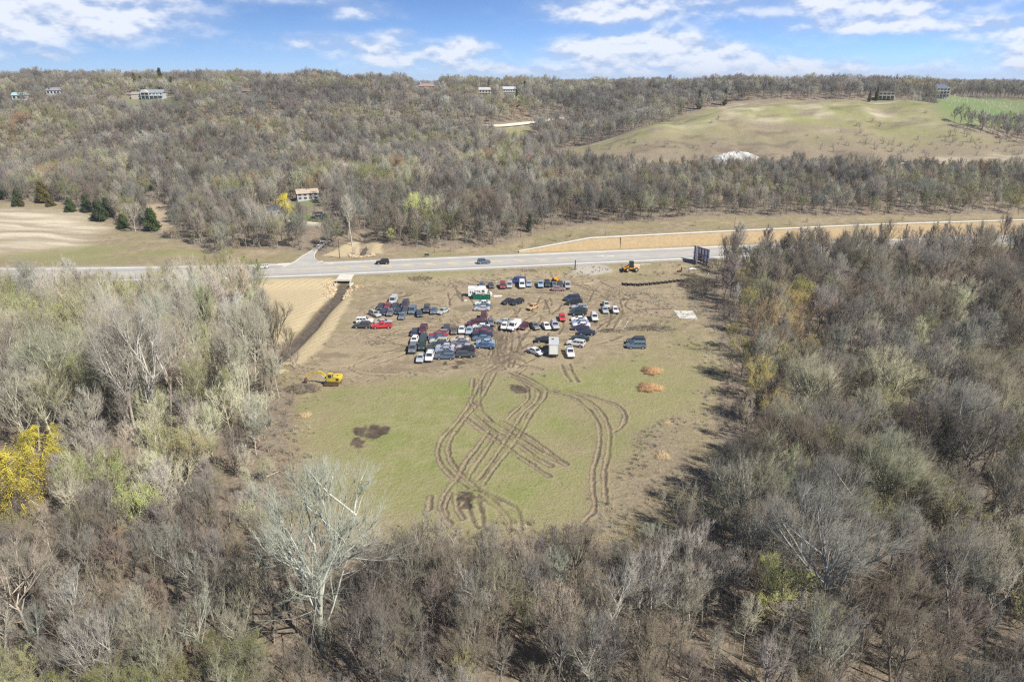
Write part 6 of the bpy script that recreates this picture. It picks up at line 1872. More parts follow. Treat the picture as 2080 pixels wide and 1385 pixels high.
def pick_tint(X, Y, weights, r, scale=22.0, seed=80):
    """twig colours in drifts: neighbours tend to share a kind"""
    names = list(weights); wts = np.array([weights[k] for k in names], float); wts /= wts.sum()
    n = 0.72 * fbm(X / scale, Y / scale, seed, 3) + 0.28 * r.uniform(0, 1, len(X))
    rk = np.argsort(np.argsort(n)) / max(1, len(n) - 1)
    i = np.minimum(np.searchsorted(np.cumsum(wts), rk), len(names) - 1)
    cols = np.array([PAL[k] for k in names])[i]
    cols = cols * (1 + r.uniform(-0.14, 0.14, (len(X), 1))) * (1 + r.uniform(-0.05, 0.05, (len(X), 3)))
    return cols, np.array(names)[i]


# ---- near woods: on both sides of the field and in front of it
NW = {}
Xc, Yc, rr = jgrid(-215, 215, 44, 262, 5.6, 901)
_x2, _y2, _ = jgrid(-70, 90, 44, 100, 5.0, 911)
Xc, Yc = np.r_[Xc, _x2], np.r_[Yc, _y2]
s_ = road_s(Xc, Yc)
d_open = sdist(Xc, Yc, OPEN)
keep = (s_ < -9) & (d_open < -2.5)
# leave the lot's scrubby eastern edge, the mats and the creek clear
for pg in (MAT_L, MAT_R):
    keep &= sdist(Xc, Yc, pg) < -1.5
keep &= dist_line(Xc, Yc, CREEK) > 3.5
keep &= ~((Xc > -140) & (Xc < -70) & (s_ > -22))       # road verge kept mown west of the culvert
u_, v_, dep = project(Xc, Yc, 0 * Xc)
keep &= (u_ > -260) & (u_ < 2340) & (dep > 30)
keep &= ~((np.hypot(Xc - PAD[0], Yc - PAD[1]) < 9))
keep &= rr.uniform(0, 1, len(Xc)) < 0.86
keep &= ~((np.abs(u_ - 60) < 75) & (v_ > 930) & (v_ < 1150))     # room round the yellow willow
keep &= ~((np.abs(u_ - 655) < 90) & (v_ > 1180) & (v_ < 1420))   # and round the big pale tree
keep &= ~((u_ > 1330) & (u_ < 1500) & (v_ < 700) & (v_ > 560) & (d_open > -9))
Xc, Yc, u_, v_, d_open = Xc[keep], Yc[keep], u_[keep], v_[keep], d_open[keep]
left = (u_ < 640) & (v_ < 1120)
right = (u_ > 1340) & (v_ < 1150)
front = ~(left | right)
kinds, tints, tnames, heights = [None] * len(Xc), np.zeros((len(Xc), 3)), [None] * len(Xc), np.zeros(len(Xc))
R_ROAD, R_MID = right & (v_ < 640), right & (v_ >= 640) & (v_ < 960) & (u_ < 1660)
R_FAR = right & ~R_ROAD & ~R_MID
for sel, wts, sd in ((left, dict(grey=2.4, pale=2.6, paleg=2.4, beige=2.6, olive=2.2, green=0.6, brown=1.2), 81), (R_ROAD, dict(dark=3, brown=2.2, grey=2, olive=1.2, plum=1.0), 82), (R_MID, dict(brown=2.4, mustard=3.2, rust=2.6, olive=2.2, plum=1.0, beige=0.6), 84),
                     (R_FAR, dict(dark=1.2, grey=2.4, paleg=1.4, olive=2.4, brown=2.4, beige=1.0), 85), (front, dict(plum=2.0, brown=2.6, grey=2.2, pale=1.6, beige=1.8, olive=1.0), 83)):
    ii = np.where(sel)[0]
    if not len(ii): continue
    c, nm = pick_tint(Xc[ii], Yc[ii], wts, rr, 16.0, sd)
    tints[ii] = c
    tints[ii] *= {81: 1.0, 82: 0.78, 83: 0.82, 84: 0.86, 85: 0.72}[sd]
    for k, n in zip(ii, nm): tnames[k] = n
for i in range(len(Xc)):
    t = tnames[i]
    if left[i]:
        kd = rnd.choice(['cottonwood_0', 'cottonwood_1', 'cottonwood_2'] if t in ('pale', 'beige') and v_[i] < 900 else ['woodland_0', 'woodland_1', 'woodland_2', 'woodland_3', 'pole_0', 'pole_1', 'spreading_0', 'clump_0'])
        h = rnd.uniform(15, 22) if kd.startswith('cotton') else rnd.uniform(10, 16)
        if t in ('green', 'olive'): kd = rnd.choice(['budding_0', 'budding_1', 'budding_2', 'woodland_1', 'woodland_3']); h = rnd.uniform(11, 17)
        if v_[i] > 950: h *= 0.72
        if d_open[i] > -6: h *= 0.55; kd = rnd.choice(['clump_0', 'clump_1', 'pole_0'])
    elif right[i]:
        kd = rnd.choice(['woodland_0', 'woodland_1', 'woodland_2', 'woodland_3', 'spreading_0', 'spreading_1', 'clump_0'])
        h = rnd.uniform(10, 15.5)
        if t in ('green', 'olive', 'mustard'): kd = rnd.choice(['budding_0', 'budding_1', 'budding_2']); h = rnd.uniform(7.5, 11.5)
        if t == 'rust' and rnd.random() < 0.5: kd = 'leafy_0'; h = rnd.uniform(7, 10)
        if d_open[i] > -7: h *= 0.7
    else:
        kd = rnd.choice(['clump_0', 'clump_1', 'pole_0', 'pole_1', 'woodland_0', 'woodland_2', 'woodland_1', 'woodland_3'])
        h = rnd.uniform(8, 12.5)
        if t == 'olive': kd = 'budding_%d' % rnd.randrange(3); h = rnd.uniform(7, 10)
        if d_open[i] > -9: h = min(h, 5.5) * rnd.uniform(0.7, 1)
    if left[i]: h = max(3.5, min(h, 62 - 0.273 * Yc[i] + rnd.uniform(-2.0, 4.5)))      # the road still shows over the tops
    kinds[i] = kd; heights[i] = h
TREES = [dict(kind=kinds[i], x=float(Xc[i]), y=float(Yc[i]), h=float(heights[i]), tint=tuple(tints[i]), tn=tnames[i], rot=rnd.uniform(0, 6.28)) for i in range(len(Xc))]

# ---- trees that stand out in the photograph, each put where its foot is seen
HERO = [  # kind, foot px, height, palette, turn
    ('spreading_1', 655, 1318, 22.0, 'pale', 0.6), ('cottonwood_1', 298, 912, 28.5, 'pale', 0.2), ('cottonwood_2', 283, 905, 26.5, 'pale', 1.4), ('cottonwood_0', 318, 900, 26.0, 'beige', 2.2),
    ('cottonwood_0', 272, 884, 25.0, 'beige', 3.3), ('spreading_0', 146, 862, 20.0, 'beige', 4.0), ('cottonwood_2', 120, 850, 18.5, 'olive', 1.0), ('woodland_2', 212, 925, 15.0, 'pale', 0.0),
    ('cottonwood_0', 404, 802, 22.0, 'beige', 5.0), ('cottonwood_1', 470, 850, 20.0, 'beige', 0.9), ('cottonwood_2', 522, 800, 22.5, 'pale', 2.7), ('pole_0', 498, 790, 20.0, 'pale', 1.9), ('pole_1', 505, 815, 19.0, 'beige', 3.1),
    ('pole_0', 536, 790, 18.0, 'beige', 4.4), ('cottonwood_0', 430, 760, 21.0, 'olive', 1.1), ('spreading_0', 565, 748, 16.5, 'dark', 2.0), ('woodland_1', 590, 735, 9.0, 'brown', 1.0), ('pole_1', 545, 735, 15.0, 'beige', 2.0), ('clump_0', 600, 752, 5.5, 'plum', 2.5), ('cottonwood_0', 540, 700, 15.0, 'pale', 0.4), ('budding_1', 480, 610, 15.5, 'green', 0.3), ('budding_2', 440, 620, 14.0, 'olive', 2.3), ('budding_0', 530, 612, 13.0, 'olive', 1.3),
    ('cottonwood_1', 60, 720, 16.0, 'olive', 2.2), ('cottonwood_2', 350, 720, 17.0, 'pale', 5.4), ('cottonwood_0', 180, 730, 17.0, 'paleg', 4.1),
    ('willow_0', 30, 1060, 13.0, 'gold', 0.0), ('willow_0', 95, 985, 11.5, 'gold', 2.0), ('willow_1', 940, 1400, 5.2, 'lime', 1.0), ('budding_1', 1560, 1290, 11.0, 'lime2', 0.5),
    ('spreading_0', 1650, 1310, 19.0, 'grey', 1.2), ('spreading_1', 1560, 1180, 12.0, 'beige', 3.2), ('cottonwood_1', 1930, 1290, 16.0, 'grey', 2.4), ('spreading_1', 1905, 960, 16.5, 'grey', 4.4), ('spreading_0', 1780, 860, 15.0, 'paleg', 0.7),
    ('spreading_1', 1640, 880, 14.5, 'paleg', 2.9), ('spreading_0', 2010, 660, 16.0, 'dark', 3.0), ('budding_0', 1505, 770, 10.0, 'mustard', 0.2), ('budding_2', 1535, 850, 9.5, 'mustard', 2.2), ('budding_1', 1560, 940, 10.5, 'olive', 1.4),
    ('leafy_0', 1555, 740, 9.5, 'rust', 0.1), ('leafy_0', 1680, 700, 11.0, 'rust', 1.7), ('leafy_0', 1610, 610, 10.0, 'beige', 2.9), ('budding_2', 1500, 620, 10.5, 'mustard', 3.4), ('budding_1', 1540, 580, 10.0, 'olive', 0.6), ('budding_0', 1590, 600, 10.0, 'olive', 4.6),
    ('woodland_1', 1468, 572, 15.5, 'dark', 1.0), ('woodland_3', 1492, 560, 14.0, 'dark', 2.0), ('spreading_1', 1720, 590, 15.0, 'dark', 2.7), ('woodland_0', 1622, 560, 13.5, 'dark', 0.4), ('woodland_2', 1780, 560, 13.0, 'dark', 3.3), ('woodland_3', 1690, 566, 14.0, 'dark', 5.2),
    ('woodland_1', 1860, 556, 13.0, 'grey', 4.0), ('woodland_0', 1560, 565, 12.5, 'dark', 1.5), ('pole_1', 1493, 640, 9.5, 'pale', 0.0), ('woodland_3', 1250, 1330, 13.0, 'pale', 0.8), ('woodland_1', 1400, 1240, 12.0, 'pale', 2.4), ('woodland_0', 960, 1330, 11.5, 'grey', 4.0),
    ('woodland_2', 760, 1370, 10.5, 'grey', 1.0), ('leafy_0', 245, 1180, 8.5, 'tan', 1.0), ('spreading_0', 60, 1290, 12.0, 'beige', 5.0), ('woodland_1', 180, 1330, 11.0, 'pale', 3.3), ('woodland_3', 430, 1350, 10.5, 'pale', 0.9), ('clump_1', 480, 960, 8.0, 'plum', 0.0)]
for k, u, v, h, t, a in HERO:
    x, y, z = at(u, v)
    TREES.append(dict(kind=k, x=x, y=y, h=h, tint=jitter(PAL[t], rnd, 0.05), tn=t, rot=a, hero=True))
# ---- individuals beyond the road
HERO_FAR = [
    ('cottonwood_1', 515, 497, 19.0, 'pale', 0.4), ('cottonwood_2', 535, 500, 17.0, 'pale', 1.4), ('willow_1', 580, 452, 11.5, 'gold', 0.9), ('willow_1', 596, 458, 8.0, 'lime', 2.2), ('cottonwood_0', 716, 500, 20.0, 'pale', 3.0), ('cottonwood_1', 708, 488, 17.0, 'pale', 0.2),
    ('budding_1', 850, 480, 17.0, 'lime2', 0.2), ('cottonwood_2', 875, 478, 17.5, 'paleg', 1.9), ('cottonwood_0', 895, 478, 16.0, 'paleg', 2.9), ('budding_0', 835, 470, 14.5, 'paleg', 3.7), ('budding_2', 798, 498, 6.5, 'lime2', 0.4), ('woodland_1', 1265, 410, 14.0, 'dark', 0.4),
    ('woodland_3', 1480, 430, 12.5, 'dark', 1.4), ('spreading_1', 1185, 420, 14.0, 'dark', 2.4), ('spreading_0', 1345, 430, 13.0, 'dark', 3.4), ('woodland_0', 1410, 345, 9.0, 'dark', 0.1), ('woodland_2', 1160, 368, 11.0, 'dark', 0.7), ('woodland_1', 1205, 362, 10.0, 'dark', 2.7),
    ('woodland_3', 1285, 352, 10.0, 'grey', 2.2), ('spreading_1', 1770, 420, 13.0, 'grey', 0.2), ('spreading_0', 1880, 425, 13.0, 'grey', 1.2), ('budding_0', 2068, 438, 8.5, 'mustard', 1.2), ('spreading_0', 275, 470, 12.0, 'beige', 0.2), ('woodland_1', 262, 452, 11.0, 'brown', 1.2),
    ('cottonwood_0', 765, 345, 16.0, 'pale', 0.5), ('cottonwood_2', 790, 340, 16.0, 'pale', 2.5), ('cottonwood_1', 740, 350, 15.0, 'pale', 4.5), ('budding_1', 960, 358, 11.0, 'lime2', 0.5)]
for k, u, v, h, t, a in HERO_FAR:
    x, y, z = at(u, v)
    TREES.append(dict(kind=k, x=x, y=y, h=h, tint=jitter(PAL[t], rnd, 0.05), tn=t, rot=a, hero=True, far=True))

for t in TREES:
    t['z'] = float(zfun(np.array([t['x']]), np.array([t['y']]))[0])
    u0, v0, dp = project(t['x'], t['y'], t['z'] + t['h'] * 0.6)
    t['u'], t['v'], t['dep'] = float(u0), float(v0), float(dp)
    seen = -60 < t['u'] < 2140 and t['v'] < 1450
    t['rank'] = (t['h'] / t['dep'] if seen else 0) + (10 if t.get('hero') else 0)
TREES.sort(key=lambda t: -t['rank'])
N_IND = 318
IND, REST = TREES[:N_IND], TREES[N_IND:]

KIND_WORDS = {'cottonwood': ('cottonwood_tree', 'tall bare cottonwood'), 'spreading': ('spreading_tree', 'broad-crowned bare tree'), 'woodland': ('woodland_tree', 'bare woodland tree'), 'budding': ('budding_tree', 'budding small tree'),
              'pole': ('slender_tree', 'slender bare tree'), 'clump': ('multistem_tree', 'several-stemmed bare tree'), 'leafy': ('dry_leaf_tree', 'tree holding dry brown leaves'), 'willow': ('willow_tree', 'willow in fresh leaf')}
TINT_WORDS = dict(grey='grey', brown='brown', dark='dark', pale='pale', beige='beige', olive='olive', rust='rusty', green='green-tinged', yellow='yellow', plum='purplish', gold='bright golden', lime='yellow-green', lime2='lime-tinged',
                  paleg='pale green-grey', mustard='mustard', tan='tan')


def region(t):
    u, v = t['u'], t['v']
    if t.get('far'):
        return 'beyond the road' + (' at left' if u < 640 else ' near the creek' if u < 960 else ' below the bare hill' if u < 1500 else ' at right')
    if v > 1200: row = 'along the bottom edge'
    elif v > 950: row = 'low in the picture'
    elif v > 720: row = 'level with the field'
    else: row = 'near the road'
    col = 'far left' if u < 260 else 'left' if u < 640 else 'centre' if u < 1340 else 'right' if u < 1720 else 'far right'
    return row + ', ' + col


cells = {}
for t in IND:
    t['desc'] = TINT_WORDS[t['tn']] + ' ' + KIND_WORDS[t['kind'].rsplit('_', 1)[0]][1]
    cells.setdefault((t['desc'], region(t)), []).append(t)
ORD = ['first', 'second', 'third', 'fourth', 'fifth', 'sixth', 'seventh', 'eighth', 'ninth', 'tenth', 'eleventh', 'twelfth', 'thirteenth', 'fourteenth', 'fifteenth', 'sixteenth', 'seventeenth', 'eighteenth', 'nineteenth', 'twentieth', 'twenty-first', 'twenty-second', 'twenty-third', 'twenty-fourth', 'twenty-fifth']
for (desc, reg), ts in cells.items():
    ts.sort(key=lambda t: t['u'])
    for i, t in enumerate(ts):
        t['label'] = desc + ' ' + reg if len(ts) == 1 else '%s %s, %s from left' % (desc, reg, ORD[min(i, 24)])


def plant(t):
    stem_, words_ = KIND_WORDS[t['kind'].rsplit('_', 1)[0]]
    tm, cm, H0 = NEAR[t['kind']]
    e = empty(stem_, (t['x'], t['y'], t['z']), t['rot'])
    k = t['h'] / H0
    e.scale = (k * rnd.uniform(0.95, 1.12), k * rnd.uniform(0.95, 1.12), k)
    e.rotation_euler = (rnd.gauss(0, 0.035), rnd.gauss(0, 0.035), t['rot'])
    tag(e, t['label'], 'tree', 'trees beyond the road' if t.get('far') else 'trees of the woods round the field')
    c = t['tint']
    tr_ = obj('trunk', tm, e); cr_ = obj('crown', cm, e)
    bark = tuple(0.95 * x + 0.04 for x in c) if t['tn'] in ('pale', 'beige', 'paleg', 'olive') else tuple(0.75 * x + 0.05 for x in c)
    if t['tn'] in ('gold', 'lime', 'lime2', 'mustard', 'tan', 'rust', 'green'): bark = (0.17, 0.135, 0.095)
    tr_['tint'] = bark; cr_['tint'] = tuple((1.0 if t['tn'] in ('gold', 'lime', 'lime2') else 0.76) * x for x in c)
    return e


for t in IND:
    plant(t)

# ---- the trees past those, one mass
rg = np.random.default_rng(77)
P = np.array([(t['x'], t['y'], t['z']) for t in REST]); 
hs = np.array([t['h'] for t in REST]); tc_ = np.array([t['tint'] for t in REST]) * 0.95
pk = np.array([6 if t['kind'].startswith('bud') else (5 if t['kind'].startswith('cotton') else rg.integers(0, 5)) for t in REST])
sc_ = hs / np.where(pk == 5, 19.0, np.where(pk == 6, 13.0, 15.0))
scatter('woods', P, sc_, rg.uniform(0, 6.28, len(P)), pk, tc_, PROTO_COLS['mid_forest_kinds'], 'bare woods on the field sides, the farther trees')

# ---- undergrowth: thickets of thin stems under the trees and along the edges
Xs, Ys, r2 = jgrid(-200, 200, 42, 258, 2.05, 902, 1.0)
s2 = road_s(Xs, Ys); do = sdist(Xs, Ys, OPEN)
k = (s2 < -7) & (do < 0.5 + 2.5 * (fbm(Xs / 6, Ys / 6, 90) - 0.5) * 2)
for pg in (MAT_L, MAT_R): k &= sdist(Xs, Ys, pg) < 0
k &= dist_line(Xs, Ys, CREEK) > 2.2
us, vs, ds = project(Xs, Ys, 0 * Xs)
k &= (us > -150) & (us < 2230) & (ds > 30) & (vs < 1700)
dens = fbm(Xs / 11, Ys / 11, 91)
k &= r2.uniform(0, 1, len(Xs)) < np.clip(0.15 + 1.7 * (dens - 0.25), 0.12, 0.95) * np.where((us < 560) & (vs < 980), 0.6, np.where(vs > 1000, 1.0, 0.85))
brush = (area(Xs, Ys, BRUSHY, 4, 4, 34) > 0.5) & (r2.uniform(0, 1, len(Xs)) < 0.35)
k |= brush
Xs, Ys, us, vs, do = Xs[k], Ys[k], us[k], vs[k], do[k]; brush = brush[k]
wl = dict(plum=2.2, brown=3.0, grey=2.0, beige=1.8, olive=1.0, rust=0.8)
ct, _ = pick_tint(Xs, Ys, wl, r2, 9.0, 84)
pk = np.where(r2.uniform(0, 1, len(Xs)) < 0.62, r2.integers(0, 4, len(Xs)), np.where(r2.uniform(0, 1, len(Xs)) < 0.25, r2.integers(4, 6, len(Xs)), r2.integers(6, 9, len(Xs))))
front_thicket = (vs > 1080) & (us > 620) & (us < 1420)
pk = np.where(front_thicket & (r2.uniform(0, 1, len(Xs)) < 0.6), r2.integers(6, 9, len(Xs)), pk)
sc_ = r2.uniform(0.55, 1.15, len(Xs)) * np.where(front_thicket & (do < -5), 1.2, 1.0) * np.where(do > -4, 0.55, 1.0) * np.where(brush, 0.35, 1.0)
Zs = zfun(Xs, Ys)
scatter('undergrowth', np.stack([Xs, Ys, Zs], -1), sc_, r2.uniform(0, 6.28, len(Xs)), pk, ct * 0.66, PROTO_COLS['undergrowth_kinds'], 'thickets of thin bare stems under the trees')  # stems tinted darker to paint deeper shade into the gaps below the crowns

# ---- forest beyond the road up the bluffs and over the plateau
SIGHT = []      # the plots of the houses stay open towards the valley
for (hx, hy, hr), (u0, v0, r0_) in zip(PLOTS, HOUSE_PLOTS):
    L = np.hypot(hx, hy); k_ = 1.3 if hy > 500 else 2.2; SIGHT.append((hx, hy, hx - hx / L * hr * k_, hy - hy / L * hr * k_, hr * 0.8))


VIEWS = [(300, 201, 42), (500, 188, 12), (866, 178, 30), (985, 192, 18), (1034, 190, 20), (1803, 203, 24), (1912, 198, 20), (36, 202, 11), (110, 191, 17), (1492, 316, 34)]
VIEWS = [(u, v, w_, at(u, v + 3)) for u, v, w_ in VIEWS]


def low_wood(X, Y, h):
    """growth kept low in front of the houses, so that they look out over it: factor on the height h"""
    f = np.ones(len(X)); Z = zfun(X, Y)
    u, v, d = project(X, Y, Z)
    for hu, hv, hw, (hx, hy, hz) in VIEWS:
        e = np.clip(np.abs(u - hu) / hw, 0, 2)
        dr_ = ray(hu, hv - 1)
        limit = CAM_H + dr_[2] / dr_[1] * Y - Z
        f = np.where((e < 1.0) & (Y < hy - 4), np.minimum(f, np.clip(limit / h, 0.0, 1.0)), f)
    return f


def far_keep(X, Y, margin=3.0):
    s = road_s(X, Y)
    k = s > 2 * ROAD_HALF + 9
    for pg, mg in ((LEFT_FIELD, margin), (HILL, margin), (VINEYARD, margin), (MID_SLOPE, margin), (VERGE, 1.0), (LEFT_VERGE, 1.0), (LAWN, 2), (DRIVE, 2), (MAT_UP1, 1), (MAT_UP2, 1)):
        k &= sdist(X, Y, pg) < -mg * 0.3
    for ax, ay, bx, by, r in SIGHT:
        k &= dist_line(X, Y, [(ax, ay), (bx, by)]) > r
    k &= dist_line(X, Y, HILL_PATH) > 4
    k &= dist_line(X, Y, SAND_PATH) > 6
    k &= dist_line(X, Y, SIDE_ROAD) > 5
    k &= dist_line(X, Y, CREEK_UP) > 3
    u, v, d = project(X, Y, zfun(X, Y) + 6)
    return k & (u > -160) & (u < 2240)


FW = dict(dark=0.9, grey=3.6, plum=1.2, pale=1.0, brown=2.2, beige=1.7, olive=1.8, paleg=0.7, green=0.3, rust=0.3)
Xf, Yf, r3 = jgrid(-420, 420, 236, 520, 5.1, 903)
k = far_keep(Xf, Yf) & (np.hypot(Xf, Yf) < 520) & (r3.uniform(0, 1, len(Xf)) < 0.93)
Xf, Yf = Xf[k], Yf[k]
cf, nf_ = pick_tint(Xf, Yf, FW, r3, 28.0, 85)
pk = np.where((nf_ == 'green') | (nf_ == 'olive'), 6, r3.integers(0, 6, len(Xf)))
sc_ = r3.uniform(0.62, 0.98, len(Xf)) * np.where(pk == 5, 0.85, 1.0)
sc_ *= 1 - 0.24 * sstep(40, 90, Xf) * (Yf < 430)
lw = low_wood(Xf, Yf, sc_ * 16); ok = lw > 0.22
Xf, Yf, sc_, pk, cf = Xf[ok], Yf[ok], (sc_ * lw)[ok], pk[ok], cf[ok]
scatter('forest_slope', np.stack([Xf, Yf, zfun(Xf, Yf) - 0.3], -1), sc_, r3.uniform(0, 6.28, len(Xf)), pk, cf * (0.66 * (0.68 + 0.64 * fbm(Xf / 38, Yf / 38, 98)))[:, None] * np.where((Xf > 30) & (Yf < 430), 0.82, 1.0)[:, None], PROTO_COLS['mid_forest_kinds'], 'bare woods climbing the slope across the road')

parts_ = []
for x0, x1, y0, y1, st, lo, hi, seed in ((-760, 760, 380, 960, 6.8, 520, 960, 904), (-1500, 1500, 700, 1800, 13.0, 960, 1800, 905), (-3300, 3300, 1400, 4200, 38.0, 1800, 4200, 906)):
    Xf, Yf, r3 = jgrid(x0, x1, y0, y1, st, seed)
    rad = np.hypot(Xf, Yf)
    k = far_keep(Xf, Yf) & (rad >= lo) & (rad < hi)
    Xf, Yf = Xf[k], Yf[k]
    cf, nf_ = pick_tint(Xf, Yf, FW, r3, 45.0 * st / 7.2, 86)
    pk = np.where((nf_ == 'green') | ((nf_ == 'olive') & (r3.uniform(0, 1, len(Xf)) < 0.5)), 6, r3.integers(0, 6, len(Xf)))
    sc_ = r3.uniform(0.6, 1.05, len(Xf)) * (0.6 + 0.75 * fbm(Xf / 45, Yf / 45, 95)) * (1.0 if st < 10 else 1.15 if st < 20 else 1.6)
    lw = low_wood(Xf, Yf, sc_ * 15.5)
    sc_ = sc_ * lw; ok = lw > 0.22
    Xf, Yf, sc_, pk, cf = Xf[ok], Yf[ok], sc_[ok], pk[ok], cf[ok]
    parts_.append((np.stack([Xf, Yf, zfun(Xf, Yf) - (0.3 if st < 20 else 6)], -1), sc_, r3.uniform(0, 6.28, len(Xf)), pk, cf))
P, S_, Rr, K_, C_ = (np.concatenate([p[i] for p in parts_]) for i in range(5))
scatter('forest_bluffs', P, S_, Rr, K_, C_ * (0.62 * (0.62 + 0.76 * fbm(P[:, 0] / 55, P[:, 1] / 55, 99)))[:, None], PROTO_COLS['far_forest_kinds'], 'grey-brown leafless woods over the bluffs to the skyline')

# low scrub along the wood's foot across the road
Xs, Ys, r4 = jgrid(-330, 330, 240, 420, 3.3, 907, 1.0)
k = far_keep(Xs, Ys, 1.0) & (r4.uniform(0, 1, len(Xs)) < 0.6)
k |= (sdist(Xs, Ys, VERGE) > 2) & (r4.uniform(0, 1, len(Xs)) < 0.06) & (road_s(Xs, Ys) > 2 * ROAD_HALF + 8)
Xs, Ys = Xs[k], Ys[k]
ct, _ = pick_tint(Xs, Ys, wl, r4, 12.0, 87)
scatter('scrub', np.stack([Xs, Ys, zfun(Xs, Ys)], -1), r4.uniform(0.6, 1.3, len(Xs)), r4.uniform(0, 6.28, len(Xs)), r4.integers(0, 6, len(Xs)), ct, PROTO_COLS['undergrowth_kinds'], 'low brown scrub under the woods across the road')

# ---- evergreens
EG = [('cedar_0', 38, 416, 6.0), ('cedar_0', 90, 412, 8.5), ('cedar_1', 104, 420, 4.2), ('cedar_1', 145, 431, 5.0), ('cedar_0', 178, 432, 6.5), ('cedar_0', 206, 428, 8.0), ('cedar_0', 240, 405, 9.5), ('cedar_1', 204, 448, 7.0), ('cedar_0', 222, 440, 7.0),
      ('cedar_1', 252, 462, 4.8), ('cedar_0', 312, 470, 8.0), ('cedar_0', 296, 452, 7.0), ('spruce_0', 348, 372, 11.5), ('cedar_0', 8, 404, 6.5), ('cedar_1', 30, 419, 2.6), ('cedar_1', 44, 419, 2.8), ('cedar_1', 139, 376, 4.5), ('cedar_1', 312, 384, 4.0), ('cedar_0', 230, 385, 8.5),
      ('spruce_0', 278, 190, 13.0), ('spruce_0', 290, 188, 11.0), ('spruce_0', 330, 186, 16.0), ('spruce_0', 352, 192, 12.0), ('spruce_0', 362, 205, 8.0), ('spruce_0', 1050, 218, 12.0), ('spruce_0', 1066, 205, 14.0), ('spruce_0', 994, 188, 12.0), ('spruce_0', 1076, 470, 6.0),
      ('spruce_0', 1420, 222, 13.0), ('spruce_0', 1472, 214, 12.0), ('spruce_0', 548, 188, 12.0), ('spruce_0', 212, 172, 15.0), ('spruce_0', 388, 172, 16.0), ('spruce_0', 1780, 205, 10.0), ('spruce_0', 1765, 207, 8.0)]
EG_L = []
for k, u, v, h in EG:
    x, y, z = at(u, v)
    EG_L.append((k, u, v, h, x, y, z))
seen_ = {}
for k, u, v, h, x, y, z in EG_L:
    tm, cm, H0 = EVG[k]
    near_ = v > 350
    nm = 'cedar_tree' if k.startswith('cedar') else 'spruce_tree'
    e = empty(nm, (x, y, z), rnd.uniform(0, 6.28)); h *= 1.25; kk = h / H0; e.scale = (kk, kk, kk)
    size = 'small' if h < 4.6 else 'mid-size' if h < 7.5 else 'tall'
    where = 'at the pale field edge' if u < 360 and near_ else 'behind the long white house on the bluff' if u < 380 and not near_ else 'on the road verge woods' if near_ else 'by the far houses' if 980 < u < 1100 else 'on the skyline' if u < 600 else 'at the bare hill top'
    base = '%s dark green %s %s' % (size, 'cedar' if nm[0] == 'c' else 'spruce', where)
    seen_.setdefault(base, []).append((u, e))
    tr_ = obj('trunk', tm, e); cr_ = obj('crown', cm, e)
    tr_['tint'] = (0.13, 0.10, 0.08); g = rnd.uniform(0.8, 1.2)
    cr_['tint'] = (0.055 * g, 0.075 * g, 0.028) if rnd.random() < 0.6 else (0.10 * g, 0.085 * g, 0.03)
for base, lst in seen_.items():
    lst.sort(key=lambda t: t[0])
    for i, (u, e) in enumerate(lst):
        tag(e, base if len(lst) == 1 else '%s, %s from left' % (base, ORD[i]), 'tree', 'evergreens')

# ---- tufts of dry grass and weed stalks on the banks and field margins
TUF = [gen_shrub(500 + i, 1.0, 14, 5, 0, 0.014, 0.55).mesh('tuft', [M_TWIG, M_BUD]) for i in range(3)]
proto_objects('tuft_kinds', TUF)
Xs, Ys, r5 = jgrid(-120, 100, 78, 245, 0.95, 908, 1.0)
s5 = road_s(Xs, Ys); do = sdist(Xs, Ys, OPEN)
bank = np.exp(-((s5 + 11) / 4.5) ** 2) * (Xs > -48) * 0.55
edge = np.exp(-((do - 1.0) / 4.0) ** 2) * 0.75 * (s5 < -8)
br = area(Xs, Ys, BRUSHY, 4, 4, 34) * 0.7
scr = area(Xs, Ys, poly((1290, 590), (1420, 600), (1440, 690), (1380, 680), (1280, 660)), 3, 3, 12) * 0.5
fld = area(Xs, Ys, GREEN, 2, 2, 32) * 0.30
k = r5.uniform(0, 1, len(Xs)) < np.maximum(np.maximum(bank, edge), np.maximum(np.maximum(br, scr), fld)) * sstep(0.35, 0.6, fbm(Xs / 5, Ys / 5, 97))
k &= s5 < -2.5
for pg in (MAT_L, MAT_R): k &= sdist(Xs, Ys, pg) < 0.3
k &= dist_line(Xs, Ys, CREEK) > 2.0
Xs, Ys = Xs[k], Ys[k]
ct, _ = pick_tint(Xs, Ys, dict(beige=3, brown=2, grey=2, plum=1.0, olive=1.4, rust=0.4), r5, 8.0, 88)
infld = (sdist(Xs, Ys, GREEN) > 3) & (area(Xs, Ys, BRUSHY, 4, 4, 34) < 0.3)
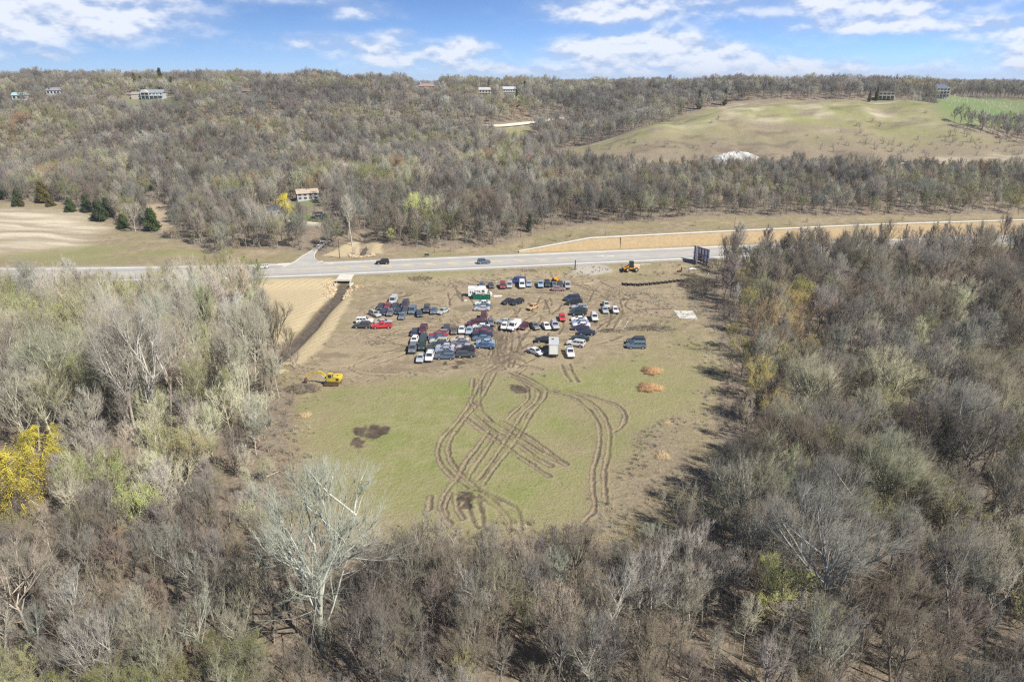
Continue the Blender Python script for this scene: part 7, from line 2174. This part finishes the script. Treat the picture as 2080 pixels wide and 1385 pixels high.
scatter('dry_grass', np.stack([Xs, Ys, zfun(Xs, Ys)], -1), r5.uniform(0.4, 1.1, len(Xs)) * np.where(infld, 0.32, 1.0), r5.uniform(0, 6.28, len(Xs)), r5.integers(0, 3, len(Xs)), ct, PROTO_COLS['tuft_kinds'], 'dry grass and weed stalks on the banks and field margins')

# brush on the bare hill
Xs, Ys, r6 = jgrid(60, 420, 400, 640, 3.6, 909, 1.0)
k = (sdist(Xs, Ys, HILL) > 2)
bushy = np.zeros(len(Xs))
for u, v, rx, ry in ((1790, 292, 26, 14), (1700, 300, 16, 8), (1850, 305, 18, 8), (1465, 250, 8, 6), (1740, 258, 14, 5), (1650, 285, 10, 8), (1960, 285, 30, 12), (2050, 300, 30, 14), (1250, 300, 30, 4), (1390, 300, 30, 4), (1990, 250, 40, 10)):
    x0, y0, _ = at(u, v); bushy = np.maximum(bushy, np.exp(-((Xs - x0) / rx) ** 2 - ((Ys - y0) / (ry * 1.6)) ** 2))
k &= r6.uniform(0, 1, len(Xs)) < bushy ** 2 * 0.45 + 0.0008
Xs, Ys = Xs[k], Ys[k]
ct, _ = pick_tint(Xs, Ys, dict(grey=3, plum=2, brown=2, olive=1), r6, 15.0, 89)
scatter('hill_brush', np.stack([Xs, Ys, ground_z(Xs, Ys)], -1), r6.uniform(0.7, 1.7, len(Xs)), r6.uniform(0, 6.28, len(Xs)), r6.integers(0, 6, len(Xs)), ct, PROTO_COLS['undergrowth_kinds'], 'patches of grey brush on the bare hill')
# ------------------------------------------------------------------ the air: distant bluffs fade a little to blue
hz = MB().box((0, 5200, 60), (16000, 13600, 150)).build('haze', [])
hm_ = bpy.data.materials.new('spring_haze'); hm_.use_nodes = True
hn = hm_.node_tree; hn.nodes.clear()
pv = hn.nodes.new('ShaderNodeVolumePrincipled'); po = hn.nodes.new('ShaderNodeOutputMaterial'); hn.links.new(pv.outputs[0], po.inputs['Volume'])
pv.inputs['Color'].default_value = rgb(0.72, 0.82, 1.0); pv.inputs['Density'].default_value = 0.00010; pv.inputs['Anisotropy'].default_value = 0.0
hz.data.materials.append(hm_)
tag(hz, 'thin blue spring haze over the whole valley', kind='stuff')
